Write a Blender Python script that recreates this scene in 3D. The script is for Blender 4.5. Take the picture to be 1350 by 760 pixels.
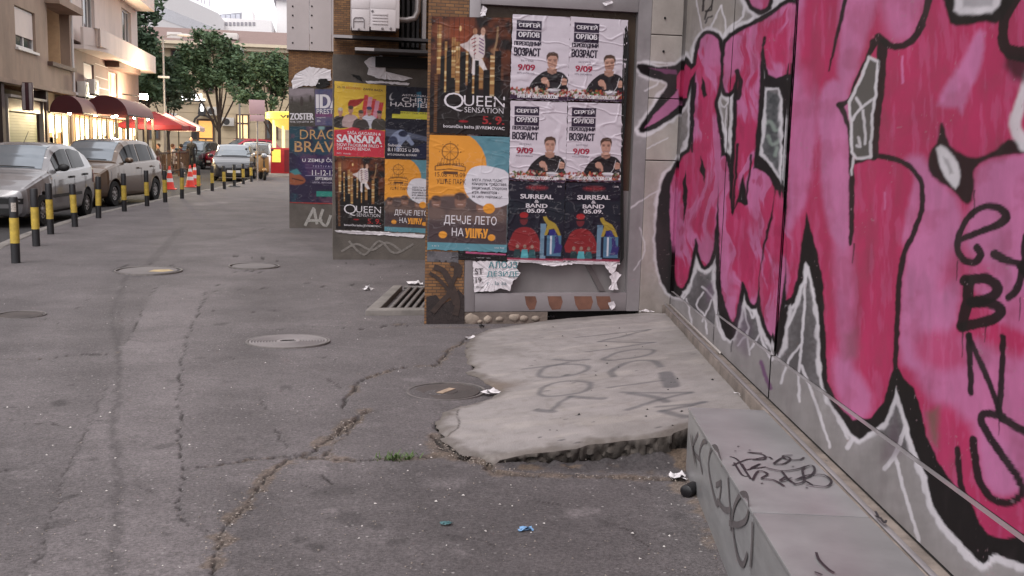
import bpy, bmesh, math, random
import numpy as np
from mathutils import Vector, Matrix
R = math.radians
for o in list(bpy.data.objects): bpy.data.objects.remove(o, do_unlink=True)
scene = bpy.context.scene
COL = scene.collection
random.seed(7); rng = np.random.default_rng(7)

# ------------------------------------------------------------------ camera
FPX, CAMZ = 1310.0, 1.55                    # focal length in pixels of a 1350 x 760 picture, eye height
YAW, PITCH, ROLL = R(11.06), R(8.0), R(1.5)
cF = np.array([math.sin(YAW)*math.cos(PITCH), math.cos(YAW)*math.cos(PITCH), -math.sin(PITCH)])
_r0 = np.array([math.cos(YAW), -math.sin(YAW), 0]); _u0 = np.cross(_r0, cF)
cR = _r0*math.cos(ROLL)+_u0*math.sin(ROLL); cU = -_r0*math.sin(ROLL)+_u0*math.cos(ROLL)
CAM = np.array([0, 0, CAMZ])
cd = bpy.data.cameras.new('camera'); cam = bpy.data.objects.new('camera', cd); COL.objects.link(cam)
cd.sensor_width = 36; cd.lens = FPX/1350*36; cd.clip_start = .05; cd.clip_end = 2000
M = Matrix.Identity(4)
for i in range(3): M[i][0], M[i][1], M[i][2], M[i][3] = cR[i], cU[i], -cF[i], CAM[i]
cam.matrix_world = M
scene.camera = cam

# ------------------------------------------------------------------ sky, sun, exposure (bright overcast evening)
world = bpy.data.worlds.new('World'); scene.world = world; world.use_nodes = True
nt = world.node_tree; nt.nodes.clear()
sky = nt.nodes.new('ShaderNodeTexSky'); sky.sky_type = 'NISHITA'; sky.sun_disc = False
SUN_EL, SUN_AZ = 56.0, 215.0     # degrees; azimuth clockwise from +Y
sky.sun_elevation = R(SUN_EL); sky.sun_rotation = R(SUN_AZ); sky.air_density = 1.0; sky.dust_density = 3.0; sky.altitude = 120
hs = nt.nodes.new('ShaderNodeHueSaturation'); hs.inputs['Saturation'].default_value = .22
mx = nt.nodes.new('ShaderNodeMix'); mx.data_type = 'RGBA'; mx.inputs['Factor'].default_value = .72   # cloud cover
mx.inputs['B'].default_value = (10.2, 10.0, 10.35, 1)
bg = nt.nodes.new('ShaderNodeBackground'); bg.inputs['Strength'].default_value = .10
wo = nt.nodes.new('ShaderNodeOutputWorld')
nt.links.new(sky.outputs[0], hs.inputs['Color']); nt.links.new(hs.outputs[0], mx.inputs['A'])
nt.links.new(mx.outputs['Result'], bg.inputs['Color']); nt.links.new(bg.outputs[0], wo.inputs[0])
sl = bpy.data.lights.new('sun', 'SUN'); sl.energy = 1.15; sl.angle = R(32); sl.color = (1, .97, .95)
sun = bpy.data.objects.new('sun', sl); COL.objects.link(sun)
_d = Vector((math.sin(R(SUN_AZ))*math.cos(R(SUN_EL)), math.cos(R(SUN_AZ))*math.cos(R(SUN_EL)), math.sin(R(SUN_EL))))
sun.rotation_euler = _d.to_track_quat('Z', 'Y').to_euler()
scene.view_settings.view_transform = 'Standard'; scene.view_settings.look = 'None'
scene.view_settings.gamma = 1; scene.view_settings.use_curve_mapping = False
scene.view_settings.exposure = 0.8
scene.render.engine = 'CYCLES'
scene.cycles.max_bounces = 6; scene.cycles.sample_clamp_indirect = 6

# ------------------------------------------------------------------ pixel -> place
def ray(x, y): return cF+cR*(x-675)/FPX-cU*(y-380)/FPX
def at_z(x, y, z=0.0):
    d = ray(x, y); return CAM+d*(z-CAMZ)/d[2]
def at_plane(x, y, p0, n):
    d = ray(x, y); n = np.array(n, float); return CAM+d*((np.array(p0)-CAM)@n)/(d@n)
def at_Y(x, y, Y): return at_plane(x, y, (0, Y, 0), (0, 1, 0))
def at_X(x, y, X): return at_plane(x, y, (X, 0, 0), (1, 0, 0))
def proj(P):
    d = np.asarray(P, float)-CAM; w = d@cF
    return 675+FPX*(d@cR)/w, 380-FPX*(d@cU)/w
def ground_z(y): return .028*np.maximum(0, 9.2-np.maximum(y, -2))
def at_ground(x, y):
    P = at_z(x, y)
    for i in range(30): P = at_z(x, y, float(ground_z(P[1])))
    return P
# ------------------------------------------------------------------ materials
MATS = {}
def srgb(r, g, b):
    f = lambda c: (c/255/12.92 if c/255 <= .04045 else ((c/255+.055)/1.055)**2.4)
    return (f(r), f(g), f(b))
def mat(name, col, rough=.7, metal=0., var=.15, scale=6., bump=0., bscale=80., emit=None, estr=0., spec=.5, coat=0.,
        attr=None, alpha=None, trans=0., stain=0., space='Object', aniso=(1, 1, 1), sheen=0):
    if name in MATS: return MATS[name]
    m = bpy.data.materials.new(name); m.use_nodes = True; t = m.node_tree; N = t.nodes; L = t.links
    p = N['Principled BSDF']
    p.inputs['Roughness'].default_value = rough; p.inputs['Metallic'].default_value = metal
    p.inputs['Specular IOR Level'].default_value = spec; p.inputs['Coat Weight'].default_value = coat
    p.inputs['Coat Roughness'].default_value = .06
    if trans: p.inputs['Transmission Weight'].default_value = trans; p.inputs['IOR'].default_value = 1.1
    if alpha is not None: p.inputs['Alpha'].default_value = alpha
    if emit is not None:
        p.inputs['Emission Color'].default_value = (*emit, 1); p.inputs['Emission Strength'].default_value = estr
    tc = N.new('ShaderNodeTexCoord')
    if space == 'World':
        g = N.new('ShaderNodeNewGeometry'); src = g.outputs['Position']
    else: src = tc.outputs['Object']
    mp = N.new('ShaderNodeMapping'); mp.inputs['Scale'].default_value = aniso
    L.new(src, mp.inputs[0])
    n = N.new('ShaderNodeTexNoise'); n.inputs['Scale'].default_value = scale; n.inputs['Detail'].default_value = 7; n.inputs['Roughness'].default_value = .62
    L.new(mp.outputs[0], n.inputs['Vector'])
    rmp = N.new('ShaderNodeMapRange'); rmp.inputs['From Min'].default_value = .3; rmp.inputs['From Max'].default_value = .7
    rmp.inputs['To Min'].default_value = 1-var; rmp.inputs['To Max'].default_value = 1+var
    L.new(n.outputs['Fac'], rmp.inputs['Value'])
    mul = N.new('ShaderNodeVectorMath'); mul.operation = 'SCALE'
    if attr:
        a = N.new('ShaderNodeAttribute'); a.attribute_name = attr; L.new(a.outputs['Color'], mul.inputs[0])
    else: mul.inputs[0].default_value = col
    L.new(rmp.outputs[0], mul.inputs['Scale'])
    out = mul.outputs[0]
    if stain:
        n2 = N.new('ShaderNodeTexNoise'); n2.inputs['Scale'].default_value = scale*.23; n2.inputs['Detail'].default_value = 9
        n2.inputs['Roughness'].default_value = .7; L.new(mp.outputs[0], n2.inputs['Vector'])
        r2 = N.new('ShaderNodeMapRange'); r2.inputs['From Min'].default_value = .45; r2.inputs['From Max'].default_value = .68
        r2.inputs['To Min'].default_value = 1; r2.inputs['To Max'].default_value = 1-stain
        L.new(n2.outputs['Fac'], r2.inputs['Value'])
        m2 = N.new('ShaderNodeVectorMath'); m2.operation = 'SCALE'; L.new(out, m2.inputs[0]); L.new(r2.outputs[0], m2.inputs['Scale']); out = m2.outputs[0]
    L.new(out, p.inputs['Base Color'])
    if rough > .15:
        r3 = N.new('ShaderNodeMapRange'); r3.inputs['To Min'].default_value = max(.05, rough-.12); r3.inputs['To Max'].default_value = min(1, rough+.12)
        L.new(n.outputs['Fac'], r3.inputs['Value']); L.new(r3.outputs[0], p.inputs['Roughness'])
    if bump:
        nb = N.new('ShaderNodeTexNoise'); nb.inputs['Scale'].default_value = bscale; nb.inputs['Detail'].default_value = 5
        L.new(mp.outputs[0], nb.inputs['Vector'])
        b = N.new('ShaderNodeBump'); b.inputs['Strength'].default_value = bump; b.inputs['Distance'].default_value = .01
        L.new(nb.outputs['Fac'], b.inputs['Height']); L.new(b.outputs[0], p.inputs['Normal'])
    MATS[name] = m; return m
def brick_mat(name, c1, c2, mortar, bw, bh, stain=.3):
    m = bpy.data.materials.new(name); m.use_nodes = True; t = m.node_tree; N = t.nodes; L = t.links; p = N['Principled BSDF']
    p.inputs['Roughness'].default_value = .85
    g = N.new('ShaderNodeNewGeometry'); s = N.new('ShaderNodeSeparateXYZ'); L.new(g.outputs['Position'], s.inputs[0])
    ad = N.new('ShaderNodeMath'); L.new(s.outputs[0], ad.inputs[0]); L.new(s.outputs[1], ad.inputs[1])
    cb = N.new('ShaderNodeCombineXYZ'); L.new(ad.outputs[0], cb.inputs[0]); L.new(s.outputs[2], cb.inputs[1])
    b = N.new('ShaderNodeTexBrick'); b.inputs['Scale'].default_value = 1; b.inputs['Brick Width'].default_value = bw; b.inputs['Row Height'].default_value = bh
    b.inputs['Mortar Size'].default_value = bh*.12; b.inputs['Color1'].default_value = (*c1, 1); b.inputs['Color2'].default_value = (*c2, 1); b.inputs['Mortar'].default_value = (*mortar, 1)
    L.new(cb.outputs[0], b.inputs['Vector'])
    n = N.new('ShaderNodeTexNoise'); n.inputs['Scale'].default_value = 4; n.inputs['Detail'].default_value = 8; L.new(g.outputs['Position'], n.inputs['Vector'])
    r2 = N.new('ShaderNodeMapRange'); r2.inputs['From Min'].default_value = .4; r2.inputs['From Max'].default_value = .7; r2.inputs['To Min'].default_value = 1.1; r2.inputs['To Max'].default_value = 1-stain
    L.new(n.outputs['Fac'], r2.inputs['Value'])
    m2 = N.new('ShaderNodeVectorMath'); m2.operation = 'SCALE'; L.new(b.outputs['Color'], m2.inputs[0]); L.new(r2.outputs[0], m2.inputs['Scale'])
    L.new(m2.outputs[0], p.inputs['Base Color'])
    bp = N.new('ShaderNodeBump'); bp.inputs['Strength'].default_value = .5; bp.inputs['Distance'].default_value = .006; bp.invert = True
    L.new(b.outputs['Fac'], bp.inputs['Height']); L.new(bp.outputs[0], p.inputs['Normal'])
    MATS[name] = m; return m

# ------------------------------------------------------------------ objects
def tag(o, label=None, cat=None, group=None, kind=None):
    if label: o['label'] = label
    if cat: o['category'] = cat
    if group: o['group'] = group
    if kind: o['kind'] = kind
    return o
def empty(name, loc=(0, 0, 0), rz=0., label=None, cat=None, group=None):
    o = bpy.data.objects.new(name, None); COL.objects.link(o); o.location = loc; o.rotation_euler = (0, 0, rz); o.empty_display_size = .2
    return tag(o, label, cat, group)
def link_mesh(name, me, m=None, parent=None):
    o = bpy.data.objects.new(name, me); COL.objects.link(o)
    if m is not None:
        if len(me.materials) == 0: me.materials.append(m)
    if parent is not None: o.parent = parent
    return o
def copy_tree(o, parent=None):
    c = o.copy(); COL.objects.link(c); c.parent = parent
    for ch in list(o.children): copy_tree(ch, c)
    return c
class MB:
    def __init__(s): s.v = []; s.f = []
    def add(s, V, F):
        b = len(s.v); s.v += [tuple(map(float, p)) for p in V]; s.f += [tuple(b+i for i in q) for q in F]; return s
    def box(s, x0, x1, y0, y1, z0, z1, mtx=None):
        V = [(x, y, z) for z in (z0, z1) for y in (y0, y1) for x in (x0, x1)]
        if mtx is not None: V = [tuple(mtx @ Vector(p)) for p in V]
        return s.add(V, [(0, 2, 3, 1), (4, 5, 7, 6), (0, 1, 5, 4), (2, 6, 7, 3), (0, 4, 6, 2), (1, 3, 7, 5)])
    def prism(s, pts, a, b, axis='y'):
        n = len(pts); mk = {'y': lambda p, d: (p[0], d, p[1]), 'x': lambda p, d: (d, p[0], p[1]), 'z': lambda p, d: (p[0], p[1], d)}[axis]
        V = [mk(p, a) for p in pts]+[mk(p, b) for p in pts]
        F = [tuple(range(n)), tuple(reversed(range(n, 2*n)))]+[(i, i+n, (i+1) % n+n, (i+1) % n) for i in range(n)]
        return s.add(V, F)
    def tube(s, path, r, n=8, cap=True):
        path = [Vector(p) for p in path]; rs = r if isinstance(r, (list, tuple)) else [r]*len(path)
        V = []; F = []; prev = None
        for i, p in enumerate(path):
            d = (path[min(i+1, len(path)-1)]-path[max(i-1, 0)]).normalized()
            a = prev if prev is not None else (Vector((0, 0, 1)) if abs(d.z) < .9 else Vector((1, 0, 0)))
            u = (a-d*a.dot(d)).normalized(); w = d.cross(u); prev = u
            for k in range(n):
                t = 2*math.pi*k/n; V.append(p+(u*math.cos(t)+w*math.sin(t))*rs[i])
        for i in range(len(path)-1):
            for k in range(n): F.append((i*n+k, i*n+(k+1) % n, (i+1)*n+(k+1) % n, (i+1)*n+k))
        if cap: F += [tuple(reversed(range(n))), tuple(range((len(path)-1)*n, len(path)*n))]
        return s.add(V, F)
    def lathe(s, prof, n=24, c=(0, 0, 0), axis='z'):
        V = []; F = []; m = len(prof)
        for k in range(n):
            t = 2*math.pi*k/n
            for (r, z) in prof:
                p = (r*math.cos(t), r*math.sin(t), z)
                if axis == 'y': p = (p[0], p[2], p[1])
                if axis == 'x': p = (p[2], p[0], p[1])
                V.append((p[0]+c[0], p[1]+c[1], p[2]+c[2]))
        for k in range(n):
            for i in range(m-1): F.append((k*m+i, ((k+1) % n)*m+i, ((k+1) % n)*m+i+1, k*m+i+1))
        if prof[0][0] > 1e-6: F.append(tuple(reversed([k*m for k in range(n)])))
        if prof[-1][0] > 1e-6: F.append(tuple(k*m+m-1 for k in range(n)))
        return s.add(V, F)
    def ball(s, c, rx, ry=None, rz=None, n=10, m=7):
        ry = ry or rx; rz = rz or rx
        prof = [(math.sin(math.pi*i/m), -math.cos(math.pi*i/m)) for i in range(m+1)]
        b = len(s.v); s.lathe(prof, n)
        for i in range(b, len(s.v)):
            x, y, z = s.v[i]; s.v[i] = (x*rx+c[0], y*ry+c[1], z*rz+c[2])
        return s
    def mesh(s, name, smooth=None, weld=True):
        me = bpy.data.meshes.new(name); me.from_pydata(s.v, [], s.f)
        bm = bmesh.new(); bm.from_mesh(me)
        if weld: bmesh.ops.remove_doubles(bm, verts=bm.verts, dist=1e-5)
        bmesh.ops.recalc_face_normals(bm, faces=bm.faces); bm.to_mesh(me); bm.free()
        if smooth is not None:
            me.shade_smooth(); me.set_sharp_from_angle(angle=R(smooth))
        return me
    def build(s, name, m, parent=None, smooth=None, bevel=0, seg=2):
        me = s.mesh(name, smooth)
        if bevel:
            bm = bmesh.new(); bm.from_mesh(me)
            es = [e for e in bm.edges if len(e.link_faces) == 2 and e.calc_face_angle(0) > R(30)]
            bmesh.ops.bevel(bm, geom=es, offset=bevel, segments=seg, affect='EDGES', profile=.6, clamp_overlap=True)
            bm.to_mesh(me); bm.free()
            if smooth is None: me.shade_smooth(); me.set_sharp_from_angle(angle=R(50))
        return link_mesh(name, me, m, parent)
def box_obj(name, m, x0, x1, y0, y1, z0, z1, parent=None, bevel=0): return MB().box(x0, x1, y0, y1, z0, z1).build(name, m, parent, bevel=bevel)
def np_mesh(name, V, F, smooth=False):
    me = bpy.data.meshes.new(name); V = np.ascontiguousarray(V, np.float32); F = np.ascontiguousarray(F, np.int32)
    nv, nf, k = len(V), len(F), F.shape[1]
    me.vertices.add(nv); me.vertices.foreach_set('co', V.ravel())
    me.loops.add(nf*k); me.loops.foreach_set('vertex_index', F.ravel())
    me.polygons.add(nf); me.polygons.foreach_set('loop_start', np.arange(nf, dtype=np.int32)*k)
    try: me.polygons.foreach_set('loop_total', np.full(nf, k, np.int32))
    except Exception: pass
    me.update(calc_edges=True); me.validate()
    if smooth: me.shade_smooth()
    return me
def grid_faces(nr, nc):
    i = np.arange(nr-1)[:, None]*nc+np.arange(nc-1)[None, :]
    return np.stack([i, i+1, i+nc+1, i+nc], -1).reshape(-1, 4)
def set_col(me, C, name='Col'):
    a = me.color_attributes.new(name, 'FLOAT_COLOR', 'POINT')
    a.data.foreach_set('color', np.concatenate([C, np.ones((len(C), 1))], 1).astype(np.float32).ravel())
def set_float(me, v, name):
    a = me.attributes.new(name, 'FLOAT', 'POINT'); a.data.foreach_set('value', v.astype(np.float32))

# ------------------------------------------------------------------ noise and painting
_LAT = np.random.default_rng(3).random((256, 256))
def vnoise(x, y, seed=0):
    x = np.asarray(x, float)+seed*17.3; y = np.asarray(y, float)+seed*9.1
    xi = np.floor(x).astype(int); yi = np.floor(y).astype(int); fx = x-xi; fy = y-yi
    fx = fx*fx*(3-2*fx); fy = fy*fy*(3-2*fy); g = lambda a, b: _LAT[a % 256, b % 256]
    return (g(xi, yi)*(1-fx)+g(xi+1, yi)*fx)*(1-fy)+(g(xi, yi+1)*(1-fx)+g(xi+1, yi+1)*fx)*fy
def fbm(x, y, o=4, seed=0):
    s = 0; a = .5; t = 0
    for i in range(o): s = s+a*vnoise(x*2**i, y*2**i, seed+i); t += a; a *= .5
    return s/t
def sstep(a, b, x):
    t = np.clip((x-a)/(b-a+1e-12), 0, 1); return t*t*(3-2*t)
def cat(pts, n=4, closed=False):
    P = np.array(pts, float); m = len(P); out = []
    for i in range(m if closed else m-1):
        p0, p1, p2, p3 = [P[(i+k) % m] if closed else P[min(max(i+k, 0), m-1)] for k in (-1, 0, 1, 2)]
        for j in range(n):
            t = j/n; out.append(.5*((2*p1)+(-p0+p2)*t+(2*p0-5*p1+4*p2-p3)*t*t+(-p0+3*p1-3*p2+p3)*t**3))
    if not closed: out.append(P[-1])
    return np.array(out)
def dline(x, y, pts, closed=False, widths=None):
    P = np.asarray(pts, float); Q = np.roll(P, -1, 0) if closed else P[1:]; A = P if closed else P[:-1]
    d = np.full(x.shape, 1e9)
    for i, (a, b) in enumerate(zip(A, Q)):
        e = b-a; l2 = e@e+1e-12; t = np.clip(((x-a[0])*e[0]+(y-a[1])*e[1])/l2, 0, 1)
        dd = np.hypot(x-a[0]-t*e[0], y-a[1]-t*e[1])
        if widths is not None: dd = dd-(widths[i]*(1-t)+widths[min(i+1, len(widths)-1)]*t)/2
        d = np.minimum(d, dd)
    return d
def inside(x, y, pts):
    P = np.asarray(pts, float); c = np.zeros(x.shape, bool); j = len(P)-1
    for i in range(len(P)):
        (xi, yi), (xj, yj) = P[i], P[j]
        if yi != yj: c ^= ((yi > y) != (yj > y)) & (x < (xj-xi)*(y-yi)/(yj-yi)+xi)
        j = i
    return c
def sdpoly(x, y, pts):
    d = dline(x, y, pts, True); return np.where(inside(x, y, pts), -d, d)
class Canvas:
    """colours painted on the points of a surface; x, y are any flat coordinates"""
    def __init__(s, x, y, col): s.x = np.asarray(x, float).ravel(); s.y = np.asarray(y, float).ravel(); s.c = np.tile(np.array(col, float), (s.x.size, 1))
    def _sel(s, pts, pad):
        P = np.asarray(pts, float)
        return np.where((s.x > P[:, 0].min()-pad) & (s.x < P[:, 0].max()+pad) & (s.y > P[:, 1].min()-pad) & (s.y < P[:, 1].max()+pad))[0]
    def mix(s, i, a, c): s.c[i] = s.c[i]*(1-a[:, None])+np.array(c)*a[:, None]
    def poly(s, pts, c, soft=1., a=1., smooth=0, grow=0.):
        if smooth: pts = cat(pts, smooth, True)
        i = s._sel(pts, soft+abs(grow)+1e-6)
        if len(i): s.mix(i, a*sstep(soft/2, -soft/2, sdpoly(s.x[i], s.y[i], pts)-grow), c)
    def line(s, pts, w, c, soft=1., a=1., smooth=0):
        ws = list(w) if isinstance(w, (list, tuple)) else None
        if smooth:
            if ws: ws = list(np.interp(np.linspace(0, len(ws)-1, (len(pts)-1)*smooth+1), range(len(ws)), ws))
            pts = cat(pts, smooth)
        i = s._sel(pts, (max(ws) if ws else w)+soft)
        if len(i):
            d = dline(s.x[i], s.y[i], pts, widths=ws)
            if not ws: d = d-w/2
            s.mix(i, a*sstep(soft/2, -soft/2, d), c)
    def ell(s, cx, cy, rx, ry, c, soft=1., a=1., ang=0.):
        t = np.linspace(0, 2*math.pi, 25)[:-1]; ca, sa = math.cos(ang), math.sin(ang)
        s.poly([(cx+rx*math.cos(k)*ca-ry*math.sin(k)*sa, cy+rx*math.cos(k)*sa+ry*math.sin(k)*ca) for k in t], c, soft, a)
    def rect(s, x0, y0, x1, y1, c, soft=.001, a=1.): s.poly([(x0, y0), (x1, y0), (x1, y1), (x0, y1)], c, soft, a)

# ------------------------------------------------------------------ lettering
_TXT = {}
def glyphs(text, bold=0.0):
    key = (text, bold)
    if key not in _TXT:
        cu = bpy.data.curves.new('lettering', 'FONT'); cu.body = text; cu.size = 1; cu.resolution_u = 3; cu.offset = bold
        ob = bpy.data.objects.new('lettering', cu); COL.objects.link(ob)
        bpy.context.view_layer.update()
        me = ob.to_mesh(); n = len(me.vertices); V = np.zeros(n*3, np.float32); me.vertices.foreach_get('co', V); V = V.reshape(-1, 3)[:, :2].copy()
        F = [tuple(p.vertices) for p in me.polygons]; ob.to_mesh_clear()
        bpy.data.objects.remove(ob); bpy.data.curves.remove(cu)
        lo = V.min(0); hi = V.max(0); _TXT[key] = ((V-lo)/(hi-lo+1e-9), F)
    return _TXT[key]
# ------------------------------------------------------------------ shared layout
WP1 = at_z(885, 403, .17); WP2 = at_z(1017, 530, .40)        # far and near point on the foot of the graffiti wall
_w = (WP1-WP2); WLEN = math.hypot(_w[0], _w[1]); WD = np.array([_w[0]/WLEN, _w[1]/WLEN, 0]); WN = np.array([-WD[1], WD[0], 0])   # along, out to the street
WANG = math.atan2(WD[0], WD[1]); WSL = (WP1[2]-WP2[2])/WLEN
def wall_s(x, y): return (x-WP2[0])*WD[0]+(y-WP2[1])*WD[1]
def wall_foot(s): return WP2[2]+WSL*s
def on_wall(x, y, off=0.0): return at_plane(x, y, WP2+WN*off, WN)
FY = 8.46                                                     # plane of the poster front
kerb_pts = np.array([(-4.0, -8), (-4.0, 6), (-4.02, 11), (-4.15, 13.4), (-4.38, 15.4), (-4.5, 17.5), (-4.46, 20), (-4.36, 22.5), (-4.18, 24.5), (-4.0, 26.3),
                     (-3.86, 28.2), (-3.62, 30.5), (-3.42, 32.5), (-3.12, 35.4), (-2.9, 38), (-2.75, 40.5), (-2.6, 44), (-2.3, 50), (-2.2, 60)])
def kerb_x(y): return np.interp(y, kerb_pts[:, 1], kerb_pts[:, 0])

# ---- road: one sheet to the horizon
m_road = mat('road_asphalt', srgb(52, 49, 50), .9, var=.18, scale=3, bump=.3, bscale=120, stain=.25, space='World')
me = MB().add([(-400, -120, -.11), (400, -120, -.11), (400, 600, -.11), (-400, 600, -.11)], [(0, 1, 2, 3)]).mesh('road')
tag(link_mesh('road', me, m_road), kind='structure')

# ---- pavement: a relief sheet, cracks and sunken seams are real dips
def g(pts): return np.array([at_ground(*q)[:2] for q in pts])
def asphalt_mat(name):
    m = bpy.data.materials.new(name); m.use_nodes = True; t = m.node_tree; N = t.nodes; L = t.links; p = N['Principled BSDF']
    gm = N.new('ShaderNodeNewGeometry'); at = N.new('ShaderNodeAttribute'); at.attribute_name = 'Col'
    def noise(sc, det, rough=.6):
        n = N.new('ShaderNodeTexNoise'); n.inputs['Scale'].default_value = sc; n.inputs['Detail'].default_value = det; n.inputs['Roughness'].default_value = rough
        L.new(gm.outputs['Position'], n.inputs['Vector']); return n
    def rng_(src, a, b, c, d):
        r = N.new('ShaderNodeMapRange'); r.inputs['From Min'].default_value = a; r.inputs['From Max'].default_value = b; r.inputs['To Min'].default_value = c; r.inputs['To Max'].default_value = d
        L.new(src, r.inputs['Value']); return r.outputs[0]
    def mul(col, f):
        v = N.new('ShaderNodeVectorMath'); v.operation = 'SCALE'; L.new(col, v.inputs[0]); L.new(f, v.inputs['Scale']); return v.outputs[0]
    n1 = noise(70, 5, .75); n2 = noise(14, 9, .75); n3 = noise(1.1, 7, .7)
    c = mul(at.outputs['Color'], rng_(n1.outputs['Fac'], .3, .7, .5, 1.5))
    c = mul(c, rng_(n2.outputs['Fac'], .3, .7, .74, 1.24)); c = mul(c, rng_(n3.outputs['Fac'], .35, .65, .78, 1.16))
    # pale stone grains
    vo = N.new('ShaderNodeTexVoronoi'); vo.inputs['Scale'].default_value = 42; L.new(gm.outputs['Position'], vo.inputs['Vector'])
    sp = N.new('ShaderNodeSeparateColor'); L.new(vo.outputs['Color'], sp.inputs[0])
    hi = rng_(sp.outputs[0], .90, .91, 0, 1); dd = rng_(vo.outputs['Distance'], .16, .28, 1, 0)
    gm2 = N.new('ShaderNodeMath'); gm2.operation = 'MULTIPLY'; L.new(hi, gm2.inputs[0]); L.new(dd, gm2.inputs[1])
    gate = rng_(noise(.9, 3).outputs['Fac'], .40, .58, .12, .85); gm3 = N.new('ShaderNodeMath'); gm3.operation = 'MULTIPLY'; L.new(gm2.outputs[0], gm3.inputs[0]); L.new(gate, gm3.inputs[1])
    mxn = N.new('ShaderNodeMix'); mxn.data_type = 'RGBA'; L.new(gm3.outputs[0], mxn.inputs['Factor']); L.new(c, mxn.inputs['A']); mxn.inputs['B'].default_value = (.34, .32, .31, 1)
    L.new(mxn.outputs['Result'], p.inputs['Base Color'])
    L.new(rng_(n2.outputs['Fac'], .3, .7, .7, .95), p.inputs['Roughness']); p.inputs['Specular IOR Level'].default_value = .35
    nb = noise(85, 5, .8); b = N.new('ShaderNodeBump'); b.inputs['Strength'].default_value = .8; b.inputs['Distance'].default_value = .009
    L.new(nb.outputs['Fac'], b.inputs['Height']); L.new(b.outputs[0], p.inputs['Normal'])
    MATS[name] = m; return m
m_asph = asphalt_mat('worn_asphalt')

ys = np.concatenate([[-6, -3, -1, .6, 1.4], 1.0/np.linspace(1/2.1, 1/15., 400), 1.0/np.linspace(1/15.1, 1/60., 110)])
u = np.linspace(0, 1, 640)
wl = -np.clip(.315*ys+1.0, 1.2, None); wr = np.clip(.52*ys+.8, 1.2, None)
kx = kerb_x(ys); XL = np.maximum(wl, kx+.001); XR = np.minimum(wr, 7.5)
Xg = XL[:, None]+(XR-XL)[:, None]*u[None, :]
Xg = np.concatenate([kx[:, None], (kx*.5+XL*.5)[:, None], Xg, (XR*.5+4.0)[:, None], np.full((len(ys), 1), 8.0)], 1)
Xg = np.maximum.accumulate(Xg, 1)
Yg = np.repeat(ys[:, None], Xg.shape[1], 1); px_, py_ = Xg.ravel(), Yg.ravel()
wx = px_+.06*(fbm(px_*6, py_*6, 5, 1)-.5)+.04*(fbm(px_*26, py_*26, 4, 9)-.5); wy = py_+.06*(fbm(px_*6, py_*6, 5, 2)-.5)+.04*(fbm(px_*26, py_*26, 4, 8)-.5)
A0 = np.array(srgb(97, 91, 92)); cv = Canvas(wx, wy, A0*.93)
Z = ground_z(py_)+.012*(fbm(px_*1.3, py_*1.3, 3, 5)-.5)
# patches of other asphalt
strip = g([(204, 377), (272, 383), (255, 425), (243, 460), (238, 500), (238, 580), (244, 630), (240, 670), (255, 698), (275, 720), (278, 830), (20, 830), (52, 740), (75, 660), (112, 575), (140, 510), (160, 465), (182, 420)])
cv.poly(strip, A0*1.2, .05)
for pts, k in [([(235, 322), (300, 314), (395, 318), (420, 332), (330, 345), (240, 336)], 1.12), ([(250, 300), (380, 296), (382, 310), (262, 312)], .98), ([(0, 395), (150, 372), (160, 460), (0, 468)], .78),
               ([(250, 470), (420, 460), (560, 500), (440, 590), (260, 600)], .92), ([(300, 640), (560, 612), (900, 640), (980, 760), (300, 800)], .70),
               ([(255, 268), (300, 266), (300, 269), (258, 271)], 1.5), ([(565, 634), (605, 634), (600, 643), (570, 643)], 1.7), ([(420, 345), (560, 350), (560, 425), (440, 425)], 1.05)]:
    cv.poly(g(pts), A0*k, .12, .7)
# stains and worn bands
for pts, w, k in [([(330, 330), (250, 420), (200, 560), (150, 800)], .5, 1.25), ([(120, 360), (60, 450), (-20, 600)], .45, 1.2), ([(430, 380), (400, 480), (420, 620), (470, 800)], .4, 1.15), ([(620, 650), (640, 720), (660, 800)], .35, .72), ([(560, 520), (600, 505), (650, 512), (640, 535), (590, 540)], .14, .6)]:
    cv.line(g(pts), w, A0*k, w*1.2, .55, 3)
for pts, w, a in [([(170, 362), (152, 400), (148, 430), (157, 470), (152, 560), (152, 660), (156, 800)], .028, .55), ([(165, 362), (158, 420), (157, 480)], .03, .4), ([(240, 300), (200, 345), (180, 365)], .12, .3), ([(355, 300), (300, 315)], .15, .25)]:
    cv.line(g(pts), w, A0*.35, .045, a, 3)
for k in range(46):
    q = at_ground(random.uniform(0, 900), random.uniform(370, 750)); r_ = random.uniform(.015, .06)
    cv.ell(q[0], q[1], r_*1.6, r_, A0*random.choice([.35, .45, 1.4]), r_*.8, random.uniform(.3, .7), random.uniform(0, 3))
sand = np.array(srgb(128, 112, 100)); dirt = np.array(srgb(58, 48, 42))
def crack(pts, w, dep, sandy=0., a=1.):
    global Z
    P = g(pts); i = cv._sel(P, .5)
    if sandy:
        d = dline(wx[i], wy[i], P); n_ = fbm(px_[i]*9, py_[i]*9, 4, 7)
        al = sstep(sandy*.8, sandy*.2, d+(n_-.5)*sandy*2.6)*.75; cv.mix(i, al, sand*.75)
        al2 = al*(fbm(px_[i]*60, py_[i]*60, 2, 4) > .55)*.6; cv.mix(i, al2, dirt)
    d = dline(wx[i], wy[i], P); n_ = np.clip(-.15+2.0*fbm(px_[i]*7, py_[i]*7, 3, 6), .42, 2)
    k = sstep(w*n_, w*n_*.35, d)*a; cv.mix(i, k*.92, dirt*.35); Z[i] -= k*dep
    cv.mix(i, sstep(w*5, w, d)*.22*a, A0*.5)
crack([(622, 442), (606, 455), (590, 461), (577, 483), (545, 484), (516, 488), (490, 496), (470, 508), (458, 522), (451, 538)], .011, .02, .03)
crack([(482, 541), (470, 553), (450, 566), (432, 580), (418, 593), (400, 604)], .013, .025, .055)
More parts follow.
